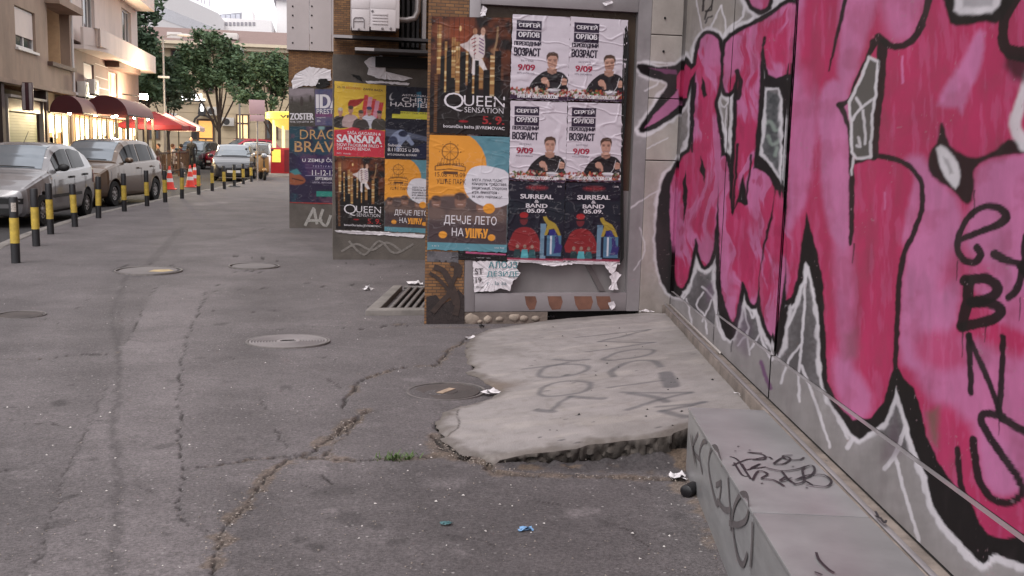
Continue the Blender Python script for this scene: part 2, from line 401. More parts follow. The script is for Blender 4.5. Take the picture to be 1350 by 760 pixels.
crack([(400, 604), (372, 610), (358, 622), (345, 645), (330, 662), (312, 682), (290, 698), (284, 706), (288, 724), (282, 765)], .008, .012, .05)
crack([(258, 618), (300, 611), (330, 606), (370, 604), (410, 599)], .012, .025, .02)
crack([(400, 604), (440, 605), (480, 607), (520, 606), (556, 603), (590, 601), (640, 612), (655, 624), (700, 627), (800, 630), (905, 634)], .012, .02, .05)
crack([(-20, 474), (30, 474), (70, 472), (110, 467), (140, 467), (156, 464)], .008, .012, .02)
crack([(272, 385), (262, 408), (250, 440), (243, 462), (239, 500), (238, 560), (238, 600), (244, 630), (236, 662), (247, 692), (270, 702)], .0045, .012, 0)
crack([(208, 377), (190, 405), (165, 455)], .005, .008); crack([(140, 510), (112, 575), (75, 660), (50, 745)], .005, .006, 0, .6)
crack([(205, 377), (260, 377), (330, 375)], .006, .008); crack([(272, 385), (310, 383), (350, 380), (430, 378), (500, 374)], .008, .012)
crack([(385, 430), (430, 431), (480, 433), (520, 430), (560, 429)], .008, .01); crack([(330, 340), (372, 345), (440, 346), (540, 352)], .012, .01)
crack([(285, 336), (360, 341)], .015, .012); crack([(382, 305), (300, 298), (270, 296)], .012, .006, 0, .5)
crack([(150, 357), (165, 350), (200, 348), (225, 350), (240, 358)], .022, .02); crack([(310, 359), (330, 356), (350, 361)], .015, .015)
crack([(575, 575), (585, 590), (610, 603), (650, 614)], .02, .03, .1); crack([(430, 600), (450, 575), (480, 548)], .005, .008, .03)
crack([(0, 620), (14, 618)], .008, .01); crack([(430, 628), (445, 640)], .006, .008, 0); crack([(505, 430), (560, 426)], .01, .015, .03)
for pts in [[(20, 560), (60, 556), (90, 566)], [(330, 520), (345, 526), (352, 540)], [(400, 640), (440, 652), (470, 650)], [(700, 660), (740, 668)], [(60, 420), (90, 430)], [(420, 470), (445, 476)], [(180, 640), (200, 650)], [(590, 705), (640, 712), (660, 722)], [(300, 470), (310, 474)], [(430, 500), (452, 512)], [(360, 560), (372, 570), (380, 590)],
            [(110, 395), (150, 398)], [(440, 400), (490, 405)], [(280, 410), (330, 412), (380, 408)], [(800, 690), (830, 700), (850, 720)]]:
    crack(pts, random.uniform(.003, .006), .006, 0, .7)
for k in range(70):      # trodden gum and oil spots
    q = at_ground(random.uniform(0, 950), 345+400*random.random()); r_ = random.uniform(.012, .03); cv.ell(q[0], q[1], r_*1.2, r_, A0*random.choice([.4, .5, .5, 1.5]), r_*.5, random.uniform(.35, .75), random.uniform(0, 3))
# debris at the box and at the slab's front
for pts, w, a in [([(890, 640), (915, 650), (935, 685), (960, 725)], .07, .75), ([(655, 622), (720, 628), (800, 630), (880, 632)], .03, .5), ([(590, 600), (620, 605), (650, 612)], .08, .6), ([(560, 432), (600, 432), (640, 432)], .05, .4)]:
    P = g(pts); i = cv._sel(P, .3); d = dline(px_[i], py_[i], P); n_ = fbm(px_[i]*25, py_[i]*25, 3, 11)
    cv.mix(i, a*sstep(w, w*.2, d+(n_-.5)*w*2), sand*.7); Z[i] += .01*sstep(w, 0, d)*n_

# ---- apron outline (concrete slab running up to the wall)
def apron_left(y): return np.interp(y, [3.9, 4.25, 4.85, 5.5, 5.9, 6.4, 7.2, 7.9, 8.6], [.75, .75, .58, .85, 1.15, 1.0, 1.0, 1.2, 1.2])
def wall_x(y): return WP2[0]+(y-WP2[1])*WD[0]/WD[1]
def apron_z(x, y):
    xl = apron_left(y); xw = wall_x(y); t = np.clip((x-xl)/np.maximum(xw-xl, .1), 0, 1.15)
    zb = wall_foot((y-WP2[1])/WD[1])-.035
    return ground_z(y)+.014+(zb-ground_z(y)-.014)*t**1.08
def at_apron(x, y):
    P = at_z(x, y, .15)
    for i in range(40): P = at_z(x, y, float(apron_z(P[0], P[1])))
    return P
front = np.array([at_apron(*q)[:2] for q in [(650, 609), (670, 603), (700, 598), (745, 592), (780, 585), (815, 580), (850, 574), (880, 569), (912, 561)]])
# rough asphalt fillet thrown against the slab's front
i = cv._sel(front, .5); fx = np.interp(px_[i], front[:, 0], front[:, 1]); out = fx-py_[i]
hgt = (apron_z(px_[i], fx)-ground_z(fx)); edge = np.clip((px_[i]-front[0, 0])/.12, 0, 1)
wid = .06+.14*edge+.5*hgt
fil = np.where(out > -.05, sstep(wid, 0, out+(fbm(px_[i]*14, py_[i]*14, 4, 3)-.5)*.05), 0)*edge*((px_[i] < 1.78))
Z[i] += fil*np.maximum(hgt-.085, 0)*.9+fil*(fbm(px_[i]*22, py_[i]*22, 4, 12)-.5)*.05
fb = np.clip(fil*3, 0, 1)*(out > -.03); n_ = fbm(px_[i]*10, py_[i]*10, 4, 13)
cv.mix(i, fb, A0*.5); cv.mix(i, fb*sstep(.45, .6, n_)*.9, np.array(srgb(92, 78, 66)))
# ground tucked under the slab
ap_px = [(884, 413), (845, 411), (835, 413), (800, 415), (760, 418), (720, 422), (690, 426), (660, 431), (640, 434), (627, 440), (617, 450), (614, 462), (618, 474), (622, 484), (617, 490),
         (634, 496), (640, 503), (650, 506), (658, 514), (655, 521), (640, 527), (618, 533), (600, 537), (585, 545), (572, 553), (568, 560), (577, 566), (581, 576), (590, 588), (600, 594), (612, 598), (630, 600), (640, 605)]
ap_out = np.array([at_apron(*q)[:2] for q in ap_px]+list(map(tuple, front))+[at_apron(1012, 545)[:2]])
ap_out = np.concatenate([ap_out, [[wall_x(4.0)+.05, 4.0], [wall_x(4.6)+.05, 4.6], [wall_x(8.5)+.05, 8.5]]])
i = cv._sel(ap_out, .01); sd = sdpoly(px_[i], py_[i], ap_out); Z[i] -= sstep(.0, -.05, sd)*.06
# shallow bed of the drain by the pillar, worn hollows round the iron covers
V = np.stack([px_, py_, Z], 1)
me = np_mesh('pavement', V, grid_faces(*Xg.shape), True); set_col(me, np.clip(cv.c, .004, 1)); pav = link_mesh('pavement', me, m_asph); tag(pav, kind='structure')

# ---- kerb of single stones
m_kerb = mat('kerb_stone', srgb(120, 114, 110), .9, var=.2, scale=5, bump=.4, bscale=60, stain=.35, space='World')
kerb = tag(empty('kerb'), kind='structure')
yy = 9.0
for k in range(38):
    y0, y1 = yy+.006, yy+.994; x0, x1 = kerb_x(y0), kerb_x(y1)
    MB().prism([(x0-.16, y0), (x0+.004, y0), (x1+.004, y1), (x1-.16, y1)], -.2, .012+random.uniform(-.004, .004), 'z').build('kerb_stone', m_kerb, kerb, bevel=.012, seg=1)
    yy += 1.0

# ---- concrete apron
def slab_mat():
    return mat('pale_concrete', (.3, .3, .3), .88, var=.13, scale=7, bump=.35, bscale=110, attr='Col', stain=.14, space='World')
nx, ny = 300, 460
gx = np.linspace(ap_out[:, 0].min()-.05, ap_out[:, 0].max()+.05, nx); gy = np.linspace(ap_out[:, 1].min()-.05, ap_out[:, 1].max()+.05, ny)
GX, GY = np.meshgrid(gx, gy); ax, ay = GX.ravel(), GY.ravel()
jag = np.array([p for a, b in zip(ap_out, np.roll(ap_out, -1, 0)) for p in (a+(b-a)*np.linspace(0, 1, max(2, int(np.hypot(*(b-a))/.035)))[:, None])[:-1]])
jn = np.stack([fbm(jag[:, 0]*9, jag[:, 1]*9, 4, 21)-.5, fbm(jag[:, 0]*9, jag[:, 1]*9, 4, 22)-.5], 1)*.12
jn[(jag[:, 1] > 8.0) | (jag[:, 0] > wall_x(jag[:, 1])-.2)] *= .1
jag = jag+jn
ins = inside(ax, ay, jag).reshape(ny, nx)
F = grid_faces(ny, nx); fin = ins.ravel()[F].any(1); F = F[fin]
used = np.unique(F); bd = used[~ins.ravel()[used]]
for b in bd:      # pull the rim onto the broken outline
    p = np.array([ax[b], ay[b]]); A = jag; B = np.roll(jag, -1, 0); e = B-A; t = np.clip(((p-A)*e).sum(1)/((e*e).sum(1)+1e-12), 0, 1); c_ = A+e*t[:, None]
    j = np.argmin(((c_-p)**2).sum(1)); ax[b], ay[b] = c_[j]
az = apron_z(ax, ay)+.012*(fbm(ax*2, ay*2, 3, 31)-.5)+.004*(fbm(ax*12, ay*12, 3, 32)-.5)
rim = np.full(ax.shape, 1.0); rim[used] = np.abs(dline(ax[used], ay[used], jag, True)); az -= .012*sstep(.035, 0, rim)
ca = Canvas(ax+.03*(fbm(ax*8, ay*8, 3, 33)-.5), ay+.03*(fbm(ax*8, ay*8, 3, 34)-.5), np.array(srgb(156, 149, 147))*.72)
n_ = fbm(ax*1.6, ay*1.1, 5, 35); ca.mix(np.arange(ax.size), sstep(.5, .66, n_)*.35, np.array(srgb(104, 98, 94)))
n_ = fbm(ax*22, ay*22, 4, 38); ca.mix(np.arange(ax.size), sstep(.56, .72, n_)*.35, np.array(srgb(112, 105, 100)))
n_ = fbm(ax*3, ay*8, 5, 36); ca.mix(np.arange(ax.size), sstep(.55, .7, n_)*.25, np.array(srgb(160, 152, 145)))
def apx(pts): return np.array([at_apron(*q)[:2] for q in pts])
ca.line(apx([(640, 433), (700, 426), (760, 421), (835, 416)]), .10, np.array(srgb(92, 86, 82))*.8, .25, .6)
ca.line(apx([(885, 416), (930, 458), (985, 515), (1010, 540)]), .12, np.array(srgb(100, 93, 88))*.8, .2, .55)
paint = np.array(srgb(84, 83, 88))*.62
def sgr(pts, w=.035, a=.62, s=3): ca.line(apx(pts), w, paint, .03, a, s)
sgr([(760, 445), (810, 440), (855, 435)]); sgr([(855, 435), (820, 444), (790, 451)]); sgr([(790, 451), (862, 452)]); sgr([(862, 452), (820, 458), (774, 464)])
sgr([(794, 474), (812, 466), (840, 461), (862, 462), (855, 468), (830, 473), (805, 475), (794, 474)]); sgr([(872, 484), (862, 477), (840, 476), (818, 482), (805, 491), (808, 497)], .045)
sgr([(802, 511), (840, 507), (872, 503)]); sgr([(877, 492), (886, 510)], .09, .7); sgr([(821, 517), (865, 519), (912, 518)]); sgr([(912, 518), (868, 528), (828, 541)]); sgr([(832, 519), (862, 524), (880, 530)], .05)
sgr([(866, 537), (900, 534), (928, 530)]); sgr([(928, 530), (895, 538), (874, 543)]); sgr([(874, 543), (890, 547), (905, 550)], .05)
sgr([(689, 487), (720, 483), (749, 478)]); sgr([(731, 474), (755, 476), (776, 474)]); sgr([(709, 494), (718, 485), (745, 480), (774, 482), (768, 490), (738, 497), (715, 496), (709, 494)])
sgr([(712, 519), (720, 508), (748, 502), (778, 505), (772, 515), (740, 521), (718, 522), (712, 519)]); sgr([(709, 541), (728, 543)], .06); sgr([(728, 541), (742, 528), (752, 522)]); sgr([(752, 522), (775, 524), (794, 525)], .05)
for k in range(30):
    x_, y_ = random.uniform(700, 930), random.uniform(440, 590); q = at_apron(x_, y_); ca.ell(q[0], q[1], .018*random.random()+.006, .008, paint*.5, .01, .8)
ca.line(apx([(606, 541), (604, 552), (606, 562), (596, 570), (586, 576)]), .008, dirt*.5, .01, .9, 3)
i = cv  # (pavement canvas no longer needed)
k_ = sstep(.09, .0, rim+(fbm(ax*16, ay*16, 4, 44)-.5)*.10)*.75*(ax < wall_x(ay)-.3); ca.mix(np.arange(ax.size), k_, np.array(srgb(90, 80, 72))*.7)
i = np.where((ax > 1.0) & (ax < 1.35) & (ay > 5.5) & (ay < 6.4))[0]; q = at_apron(655, 508); d = np.hypot(ax[i]-q[0], ay[i]-q[1]); ca.mix(i, sstep(.26, .02, d+(fbm(ax[i]*20, ay[i]*20, 3, 41)-.5)*.12)*.8, sand*.6)
# skirt below the rim
idx = -np.ones(ax.size, int); idx[used] = np.arange(len(used)); TV = np.stack([ax[used], ay[used], az[used]], 1); TF = idx[F]; TC = ca.c[used]
ed = {}
for q in TF:
    for a, b in zip(q, np.roll(q, -1)):
        if (b, a) in ed: del ed[(b, a)]
        else: ed[(a, b)] = 1
nb = len(TV); vmap = {}; SV = []; SC = []; SF = []; LV = 6
for (a, b) in ed:
    for v in (a, b):
        if v in vmap: continue
        p = TV[v]; vmap[v] = nb+len(SV); hh = max(.05, p[2]-float(ground_z(p[1]))+.05)
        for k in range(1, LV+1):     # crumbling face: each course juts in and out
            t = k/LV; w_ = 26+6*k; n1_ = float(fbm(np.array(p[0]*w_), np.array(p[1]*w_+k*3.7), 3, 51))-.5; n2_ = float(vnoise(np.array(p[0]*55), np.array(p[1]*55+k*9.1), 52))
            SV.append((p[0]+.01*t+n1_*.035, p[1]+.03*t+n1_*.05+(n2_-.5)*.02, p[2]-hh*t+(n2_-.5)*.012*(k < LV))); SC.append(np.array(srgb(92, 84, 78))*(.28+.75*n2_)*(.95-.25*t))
for (a, b) in ed:
    k0, k1 = vmap[a], vmap[b]; SF.append((b, a, k0, k1))
    for k in range(LV-1): SF.append((k1+k, k0+k, k0+k+1, k1+k+1))
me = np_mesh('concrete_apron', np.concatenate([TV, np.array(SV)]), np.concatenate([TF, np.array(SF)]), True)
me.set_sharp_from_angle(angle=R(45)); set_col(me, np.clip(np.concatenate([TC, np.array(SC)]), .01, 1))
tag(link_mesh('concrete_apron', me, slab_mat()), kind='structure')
# ------------------------------------------------------------------ spray painting, given in photograph pixels of the surface it lies on
KD = .75
crim = np.array(srgb(190, 56, 102))*KD; pink = np.array(srgb(204, 122, 170))*KD; blk = np.array(srgb(30, 25, 27))*KD; wht = np.array(srgb(222, 216, 222))*KD
gray1 = np.array(srgb(128, 122, 120))*KD; gray2 = np.array(srgb(92, 88, 90))*KD
F1 = [(936, 45), (946, 52), (950, 75), (948, 110), (942, 135), (946, 160), (950, 200), (948, 240), (944, 290), (940, 330), (932, 350), (925, 345), (918, 315), (914, 330), (908, 360), (902, 378), (893, 376), (888, 340), (884, 300), (883, 255), (890, 225), (902, 205), (911, 195), (915, 150), (917, 100), (921, 65), (928, 48)]
F2 = [(953, 105), (955, 80), (958, 55), (975, 42), (1003, 30), (1030, 10), (1044, 4), (1046, 20), (1042, 60), (1036, 98), (1013, 99), (1008, 66), (1005, 62), (1002, 85), (1000, 140), (995, 200), (989, 262), (985, 268), (980, 230), (972, 262), (966, 272), (969, 200), (973, 120), (972, 95), (966, 118), (957, 122)]
F3 = [(953, 206), (959, 215), (962, 262), (966, 285), (973, 268), (985, 270), (989, 232), (995, 222), (1010, 230), (1020, 248), (1018, 275), (1008, 315), (1002, 355), (997, 398), (990, 400), (984, 380), (978, 372), (974, 395), (968, 424), (960, 414), (952, 385), (950, 350), (948, 300), (947, 250), (948, 215)]
F4 = [(1022, 252), (1030, 268), (1036, 300), (1036, 350), (1030, 400), (1020, 440), (1012, 435), (1003, 400), (1002, 365), (1010, 320), (1018, 290)]
FB = [(1052, -60), (1520, -60), (1520, 690), (1420, 695), (1350, 704), (1325, 711), (1303, 705), (1291, 690), (1280, 660), (1258, 640), (1236, 608), (1220, 570), (1214, 540), (1205, 512), (1192, 500), (1183, 482), (1176, 492), (1165, 530), (1147, 552), (1125, 554), (1105, 535), (1091, 503), (1088, 440), (1085, 370), (1072, 310), (1063, 280), (1057, 320), (1050, 370), (1043, 392), (1037, 396), (1036, 300), (1040, 200), (1047, 80)]
FT = [(985, -5), (992, 8), (1002, 14), (1012, 8), (1016, -8), (1010, -30), (990, -30)]
STAR = [(893, 100), (904, 84), (911, 92), (926, 79), (918, 93), (909, 106), (906, 130), (898, 130), (892, 118)]
PR1 = [(856, 90), (891, 92), (893, 98), (878, 97)]; PR2 = [(850, 169), (862, 152), (884, 129), (894, 118), (896, 138), (875, 156)]
FILLS = [cat(F1, 3, True), cat(F2, 2, True), cat(F3, 3, True), cat(F4, 3, True), np.array(FB, float), FT]
BLACKS = [[(840, 84), (868, 88), (890, 86), (905, 74), (912, 84), (928, 76), (916, 100), (908, 130), (896, 150), (872, 165), (848, 176), (841, 171), (855, 150), (874, 121), (879, 110), (862, 104), (843, 96)],
          [(886, 220), (873, 240), (866, 275), (864, 320), (868, 360), (880, 386), (896, 392), (899, 372), (892, 300), (893, 220)],
          [(944, 350), (946, 400), (951, 432), (962, 450), (972, 432), (978, 395), (970, 380)], [(998, 395), (1003, 420), (1012, 446), (1026, 470), (1034, 440), (1040, 398), (1026, 420), (1012, 425)],
          [(1086, 480), (1092, 515), (1112, 556), (1132, 580), (1146, 570), (1166, 556), (1180, 520), (1185, 490), (1165, 520), (1140, 548), (1110, 530)],
          [(1178, 492), (1192, 545), (1207, 595), (1222, 630), (1230, 668), (1252, 700), (1290, 740), (1300, 742), (1312, 730), (1350, 745), (1520, 790), (1520, 690), (1350, 704), (1303, 705), (1258, 640), (1220, 570), (1205, 512)],
          [(1040, 395), (1055, 340), (1063, 285), (1072, 315), (1084, 370), (1088, 430), (1092, 500), (1085, 480), (1078, 410), (1066, 352), (1058, 352), (1048, 400)],
          [(1012, 98), (1040, 104), (1045, 130), (1038, 250), (1030, 262), (1032, 130), (1018, 116), (1003, 114)], [(1000, 205), (1015, 218), (1030, 240), (1034, 262), (1020, 248), (998, 220)]]
def graffiti(px, py, base):
    """colour of painted surface points; px, py: where they are seen in the photograph"""
    x = px+1.6*(fbm(px/9, py/9, 3, 61)-.5)*2; y = py+1.6*(fbm(px/9, py/9, 3, 62)-.5)*2
    C = Canvas(x, y, (0, 0, 0)); C.c = base.copy(); allp = np.arange(len(px))
    # dark glazing glimpsed between the letters
    C.poly([(1001, 116), (1040, 130), (1038, 250), (1022, 238), (1000, 210)], np.array(srgb(62, 66, 68))*KD, 4)
    for pts in [[(1008, 165), (1016, 160), (1022, 172), (1032, 170)], [(1012, 180), (1018, 190), (1028, 186)], [(1024, 195), (1022, 205)]]: C.line(pts, 5, np.array(srgb(150, 165, 155))*KD, 4, .7, 3)
    sd = np.full(len(px), 1e3); i = np.where((x > 820) & (y < 800))[0]
    for f in FILLS:
        j = i; sd[j] = np.minimum(sd[j], sdpoly(x[j], y[j], f))
    bw = np.interp(x, [880, 1000, 1150, 1350], [4.6, 6, 8.5, 11]); ww = np.interp(x, [880, 1000, 1150, 1350], [3.5, 4, 6.5, 11])
    bd = sd-bw*(.8+.5*fbm(x/25, y/25, 2, 63))
    for b in BLACKS: bd[i] = np.minimum(bd[i], sdpoly(x[i], y[i], cat(b, 2, True)))
    zig = 3.5*(fbm(x/13, y/13, 2, 64)-.5)*2
    C.mix(allp, .93*sstep(ww+2, ww-2, bd+zig), wht)
    # white web lines on the bare panels
    for pts, w in [([(927, 386), (918, 402), (930, 420), (932, 440)], 2.4), ([(938, 396), (926, 424)], 2.4), ([(905, 395), (911, 420), (912, 440)], 2.2), ([(915, 358), (907, 384), (900, 396)], 2.5), ([(926, 378), (936, 388), (943, 402), (946, 430), (955, 448)], 2.8),
                   ([(978, 385), (983, 420), (986, 438), (973, 456)], 2.6), ([(985, 437), (988, 468)], 2.6), ([(996, 410), (1001, 440), (988, 462)], 2.6), ([(978, 385), (992, 420), (996, 408), (1004, 446), (1018, 474), (1026, 452)], 3.2), ([(964, 448), (972, 430), (978, 385)], 3),
                   ([(1062, 348), (1050, 405), (1030, 446)], 3.4), ([(1063, 350), (1057, 455), (1053, 490), (1054, 530)], 3.6), ([(1056, 455), (1040, 475), (1030, 505)], 3.2), ([(1056, 482), (1068, 510), (1080, 545), (1094, 590)], 3.6), ([(1064, 345), (1076, 400), (1084, 480), (1100, 540), (1118, 578)], 4),
                   ([(1118, 590), (1128, 575), (1146, 572), (1168, 545), (1182, 500), (1190, 540), (1207, 595), (1225, 650), (1228, 668)], 6), ([(1192, 566), (1180, 600), (1166, 618)], 6), ([(1180, 600), (1190, 640), (1205, 690), (1214, 730)], 4.5),
                   ([(918, -4), (922, 20), (927, 46)], 2), ([(951, 8), (940, 30), (934, 42)], 2.2), ([(951, 8), (956, 30), (957, 48)], 2.2), ([(980, -4), (980, 22), (962, 36), (952, 52)], 3), ([(842, 100), (868, 108), (850, 120)], 2.2), ([(838, 172), (850, 180), (880, 162), (893, 150)], 2.6),
                   ([(836, 84), (860, 82), (890, 84)], 2.5), ([(832, 275), (850, 262), (870, 250)], 2), ([(912, 110), (908, 150), (912, 180), (905, 200)], 2), ([(948, 128), (955, 142), (972, 112)], 2.4), ([(946, 140), (950, 175), (962, 200), (968, 150)], 2.2), ([(958, 142), (956, 190)], 1.8),
                   ([(853, 196), (880, 182)], 1.6), ([(843, 300), (850, 330), (836, 356)], 1.3)]:
        C.line(pts, w, wht, 2.2, .9, 3)
    C.mix(allp, sstep(1.6, -1.6, bd), blk)
    # fills: crimson and pink in sprayed, mostly upright streaks
    fc = np.tile(crim, (len(px), 1)); st = fbm(x/14+fbm(x/40, y/60, 2, 70)*4, y/75, 4, 71)
    S = Canvas(x, y, (0, 0, 0)); S.c = fc; small = sstep(1052, 1035, x)
    S.mix(allp, sstep(.47, .58, st)*(small*.85+.0), pink)
    S.mix(allp, sstep(.62, .75, fbm(x/8, y/22, 3, 72))*small*.6, crim*.8)
    for pts, a, so in [([(1046, -40), (1062, -40), (1058, 60), (1050, 110), (1040, 130)], .9, 10), ([(1112, -40), (1160, -40), (1146, 40), (1135, 75), (1128, 100), (1112, 130), (1104, 95), (1108, 40)], .9, 12), ([(1044, 100), (1070, 90), (1078, 150), (1070, 250), (1050, 290), (1036, 300), (1040, 180)], .8, 14),
                       ([(1082, 120), (1100, 105), (1118, 125), (1121, 200), (1120, 300), (1112, 330), (1092, 300), (1082, 240), (1078, 160)], .95, 10), ([(1098, 300), (1124, 310), (1126, 400), (1128, 470), (1112, 500), (1104, 420)], .75, 18), ([(1095, 470), (1120, 480), (1150, 520), (1140, 556), (1108, 540)], .85, 16),
                       ([(1160, -40), (1224, -40), (1216, 10), (1205, 48), (1185, 56), (1168, 40)], .8, 26), ([(1286, 44), (1298, 44), (1293, 90), (1280, 116), (1268, 150), (1262, 142), (1236, 140), (1250, 108), (1272, 76)], .95, 10), ([(1190, 215), (1215, 205), (1235, 235), (1262, 262), (1270, 320), (1262, 420), (1225, 480), (1190, 480), (1184, 420), (1195, 330), (1212, 290), (1214, 250)], .95, 16),
                       ([(1204, 240), (1214, 250), (1210, 290), (1196, 318), (1186, 320), (1192, 280)], .8, 14), ([(1288, 222), (1330, 205), (1420, 200), (1520, 240), (1520, 420), (1350, 440), (1300, 400), (1275, 360), (1275, 290), (1284, 262)], .95, 14), ([(1200, 470), (1240, 440), (1290, 450), (1345, 470), (1520, 480), (1520, 640), (1350, 650), (1300, 640), (1280, 560), (1230, 530)], .85, 24),
                       ([(1296, 560), (1330, 590), (1345, 640), (1320, 655), (1296, 630)], .9, 12), ([(1236, 550), (1250, 540), (1262, 640), (1250, 630)], .3, 20)]:
        S.poly(pts, pink, so, a, 2)
    for pts, a, so in [([(1066, 300), (1085, 320), (1096, 380), (1100, 470), (1090, 470), (1080, 380)], .85, 12), ([(1050, 20), (1100, -10), (1090, 70), (1070, 130), (1056, 90)], .75, 22), ([(1076, 190), (1084, 190), (1070, 300), (1062, 280), (1068, 230)], .7, 10), ([(1128, 214), (1180, 212), (1204, 232), (1188, 310), (1186, 400), (1180, 490), (1160, 535), (1148, 500), (1140, 400), (1128, 330)], 1, 10),
                       ([(1245, 350), (1262, 325), (1300, 350), (1310, 380), (1270, 370), (1240, 380)], .6, 24), ([(1212, 440), (1260, 440), (1275, 480), (1235, 488), (1208, 470)], .7, 22), ([(1232, 540), (1262, 540), (1275, 600), (1288, 660), (1262, 645), (1240, 605)], .85, 22), ([(1325, 400), (1360, 390), (1350, 470), (1325, 470)], .3, 20)]:
        S.poly(pts, crim, so, a, 2)
    S.mix(allp, .30*sstep(.5, .75, fbm(x/30, y/30, 4, 73)), crim*.62+.02); S.mix(allp, .16*sstep(.52, .7, fbm(x/5, y/40, 3, 74)), pink*1.2)
    S.line([(1190, 75), (1190, 110)], 3, pink*1.15, 2, .7); S.line([(1167, 255), (1166, 275)], 2.5, pink*1.1, 2, .6)
    S.poly([(1222, 545), (1238, 535), (1236, 590), (1226, 580)], np.array(srgb(118, 98, 88))*KD, 14, .8); S.poly([(1112, 440), (1130, 435), (1128, 470), (1114, 475)], np.array(srgb(140, 80, 90))*KD, 18, .6)
    k = sstep(1.5, -1.5, sd); C.c = C.c*(1-k[:, None])+S.c*k[:, None]
    for f, c in ((STAR, crim), (PR1, np.array(srgb(120, 66, 104))*KD), (PR2, pink*.85), ([(925, 102), (930, 112), (932, 126), (928, 130), (925, 118)], blk), ([(924, 206), (930, 225), (929, 240), (923, 226)], blk), ([(904, 225), (907, 260), (901, 295), (900, 240)], blk)): C.poly(f, c, 2.5)
    # black lines inside the letters
    for pts, w in [([(1116, -8), (1108, 30), (1100, 60), (1093, 94)], [6, 5, 4, 2]), ([(1226, -8), (1219, 22), (1207, 48), (1194, 59), (1175, 61), (1158, 48)], 9), ([(1164, 58), (1160, 110), (1155, 160), (1152, 207)], [14, 12, 12, 10]), ([(1153, 56), (1146, 72), (1131, 100), (1120, 130), (1107, 139)], [12, 6, 4, 4, 9]),
                   ([(1107, 140), (1116, 158), (1121, 185), (1123, 240), (1122, 310), (1121, 323)], [8, 6, 5, 8, 6, 2]), ([(1128, 214), (1146, 207), (1165, 207), (1190, 214), (1207, 228), (1216, 250), (1214, 280), (1204, 308), (1192, 335), (1186, 370), (1183, 420), (1180, 490)], 7),
                   ([(1350, -20), (1328, 16), (1322, 45), (1330, 68), (1370, 74)], [16, 14, 13, 18, 24]), ([(1262, 318), (1290, 306), (1315, 297), (1327, 286), (1318, 275), (1300, 272), (1282, 281), (1268, 300), (1262, 325), (1270, 342), (1284, 346), (1293, 336), (1288, 328)], [8, 9, 11, 12, 11, 9, 8, 8, 9, 10, 10, 10, 12]),
                   ([(1312, 336), (1335, 346), (1365, 352)], [14, 9, 9]), ([(1352, 312), (1350, 345), (1342, 378), (1330, 392)], 10), ([(1345, 352), (1360, 375)], 9), ([(1278, 372), (1275, 400), (1268, 430)], 15), ([(1272, 370), (1300, 368), (1316, 380), (1306, 393), (1280, 399)], 14), ([(1280, 399), (1308, 401), (1320, 411), (1306, 422), (1270, 431)], 14),
                   ([(1277, 442), (1279, 480), (1280, 518)], 8), ([(1277, 444), (1300, 495), (1318, 542)], 8), ([(1322, 444), (1321, 490), (1317, 544)], 8), ([(1322, 549), (1296, 546), (1297, 564), (1322, 602), (1345, 634), (1346, 653), (1328, 664), (1306, 656), (1292, 635), (1286, 608), (1283, 580)], 10),
                   ([(1322, 552), (1350, 569), (1390, 590)], 11), ([(1262, 592), (1266, 635), (1274, 658)], 8), ([(984, 268), (986, 240), (991, 205)], 3), ([(966, 280), (970, 230), (972, 190)], 3.5), ([(1006, 60), (1008, 50)], 4), ([(917, 110), (914, 150), (912, 200)], 3), ([(972, 94), (976, 110), (973, 130)], 6)]:
        C.line(pts, w, blk, 2.6, .97, 4)
    C.poly([(1243, 162), (1252, 192), (1268, 203), (1285, 208), (1310, 200), (1330, 184), (1356, 190), (1356, 202), (1326, 204), (1292, 215), (1284, 228), (1284, 252), (1278, 269), (1268, 265), (1254, 250), (1236, 238), (1225, 226), (1224, 206), (1234, 190), (1238, 168)], blk*1.2, 5, .97, 2)
    C.poly([(1235, 196), (1246, 194), (1262, 214), (1266, 234), (1260, 250), (1250, 239), (1240, 222)], wht, 5, .95, 2); C.poly([(1243, 206), (1250, 210), (1258, 228), (1252, 230)], np.array(srgb(150, 145, 148))*KD, 5, .7)
    C.line([(1356, 92), (1344, 140), (1338, 168), (1352, 190)], [8, 14, 16, 20], wht, 7, .9, 3); C.poly([(1326, 72), (1356, 76), (1356, 110), (1336, 104), (1324, 88)], blk, 16, .85)
    C.poly([(1248, -30), (1250, 22), (1260, 34), (1300, 29), (1322, 27), (1340, -30)], blk, 5, 1, 2); C.poly([(1264, -30), (1257, 15), (1266, 20), (1308, 18), (1318, 8), (1324, -30)], wht, 6); C.poly([(1270, -20), (1270, 10), (1308, 8), (1312, -20)], np.array(srgb(165, 160, 165))*KD, 6, .8)
    kite = [(1145, 76), (1158, 82), (1155, 120), (1150, 150), (1148, 207), (1130, 209), (1123, 200), (1122, 160), (1119, 135), (1130, 115)]
    C.poly(kite, np.array(srgb(96, 92, 90))*KD, 2); C.line(kite+[kite[0]], 4, wht, 2.5, .95)
    for pts in [[(1124, 158), (1136, 142), (1152, 130)], [(1138, 146), (1141, 190)], [(1128, 130), (1136, 142)], [(1126, 208), (1122, 230)], [(1132, 182), (1135, 194), (1130, 192)]]: C.line(pts, 3.6, wht, 2.5, .85, 2)
    for pts in [[(928, -4), (927, 14)], [(939, -2), (938, 14), (930, 15)], [(938, 8), (931, 16), (929, 26)], [(939, 22), (933, 24), (930, 30)]]: C.line(pts, 2.4, blk, 1.5, .9)
    C.line([(1003, 478), (1008, 495), (1016, 512)], 5, np.array(srgb(110, 60, 110))*KD, 3, .8); C.poly([(930, 380), (940, 372), (940, 394), (932, 398)], np.array(srgb(110, 80, 110))*KD, 8, .6)
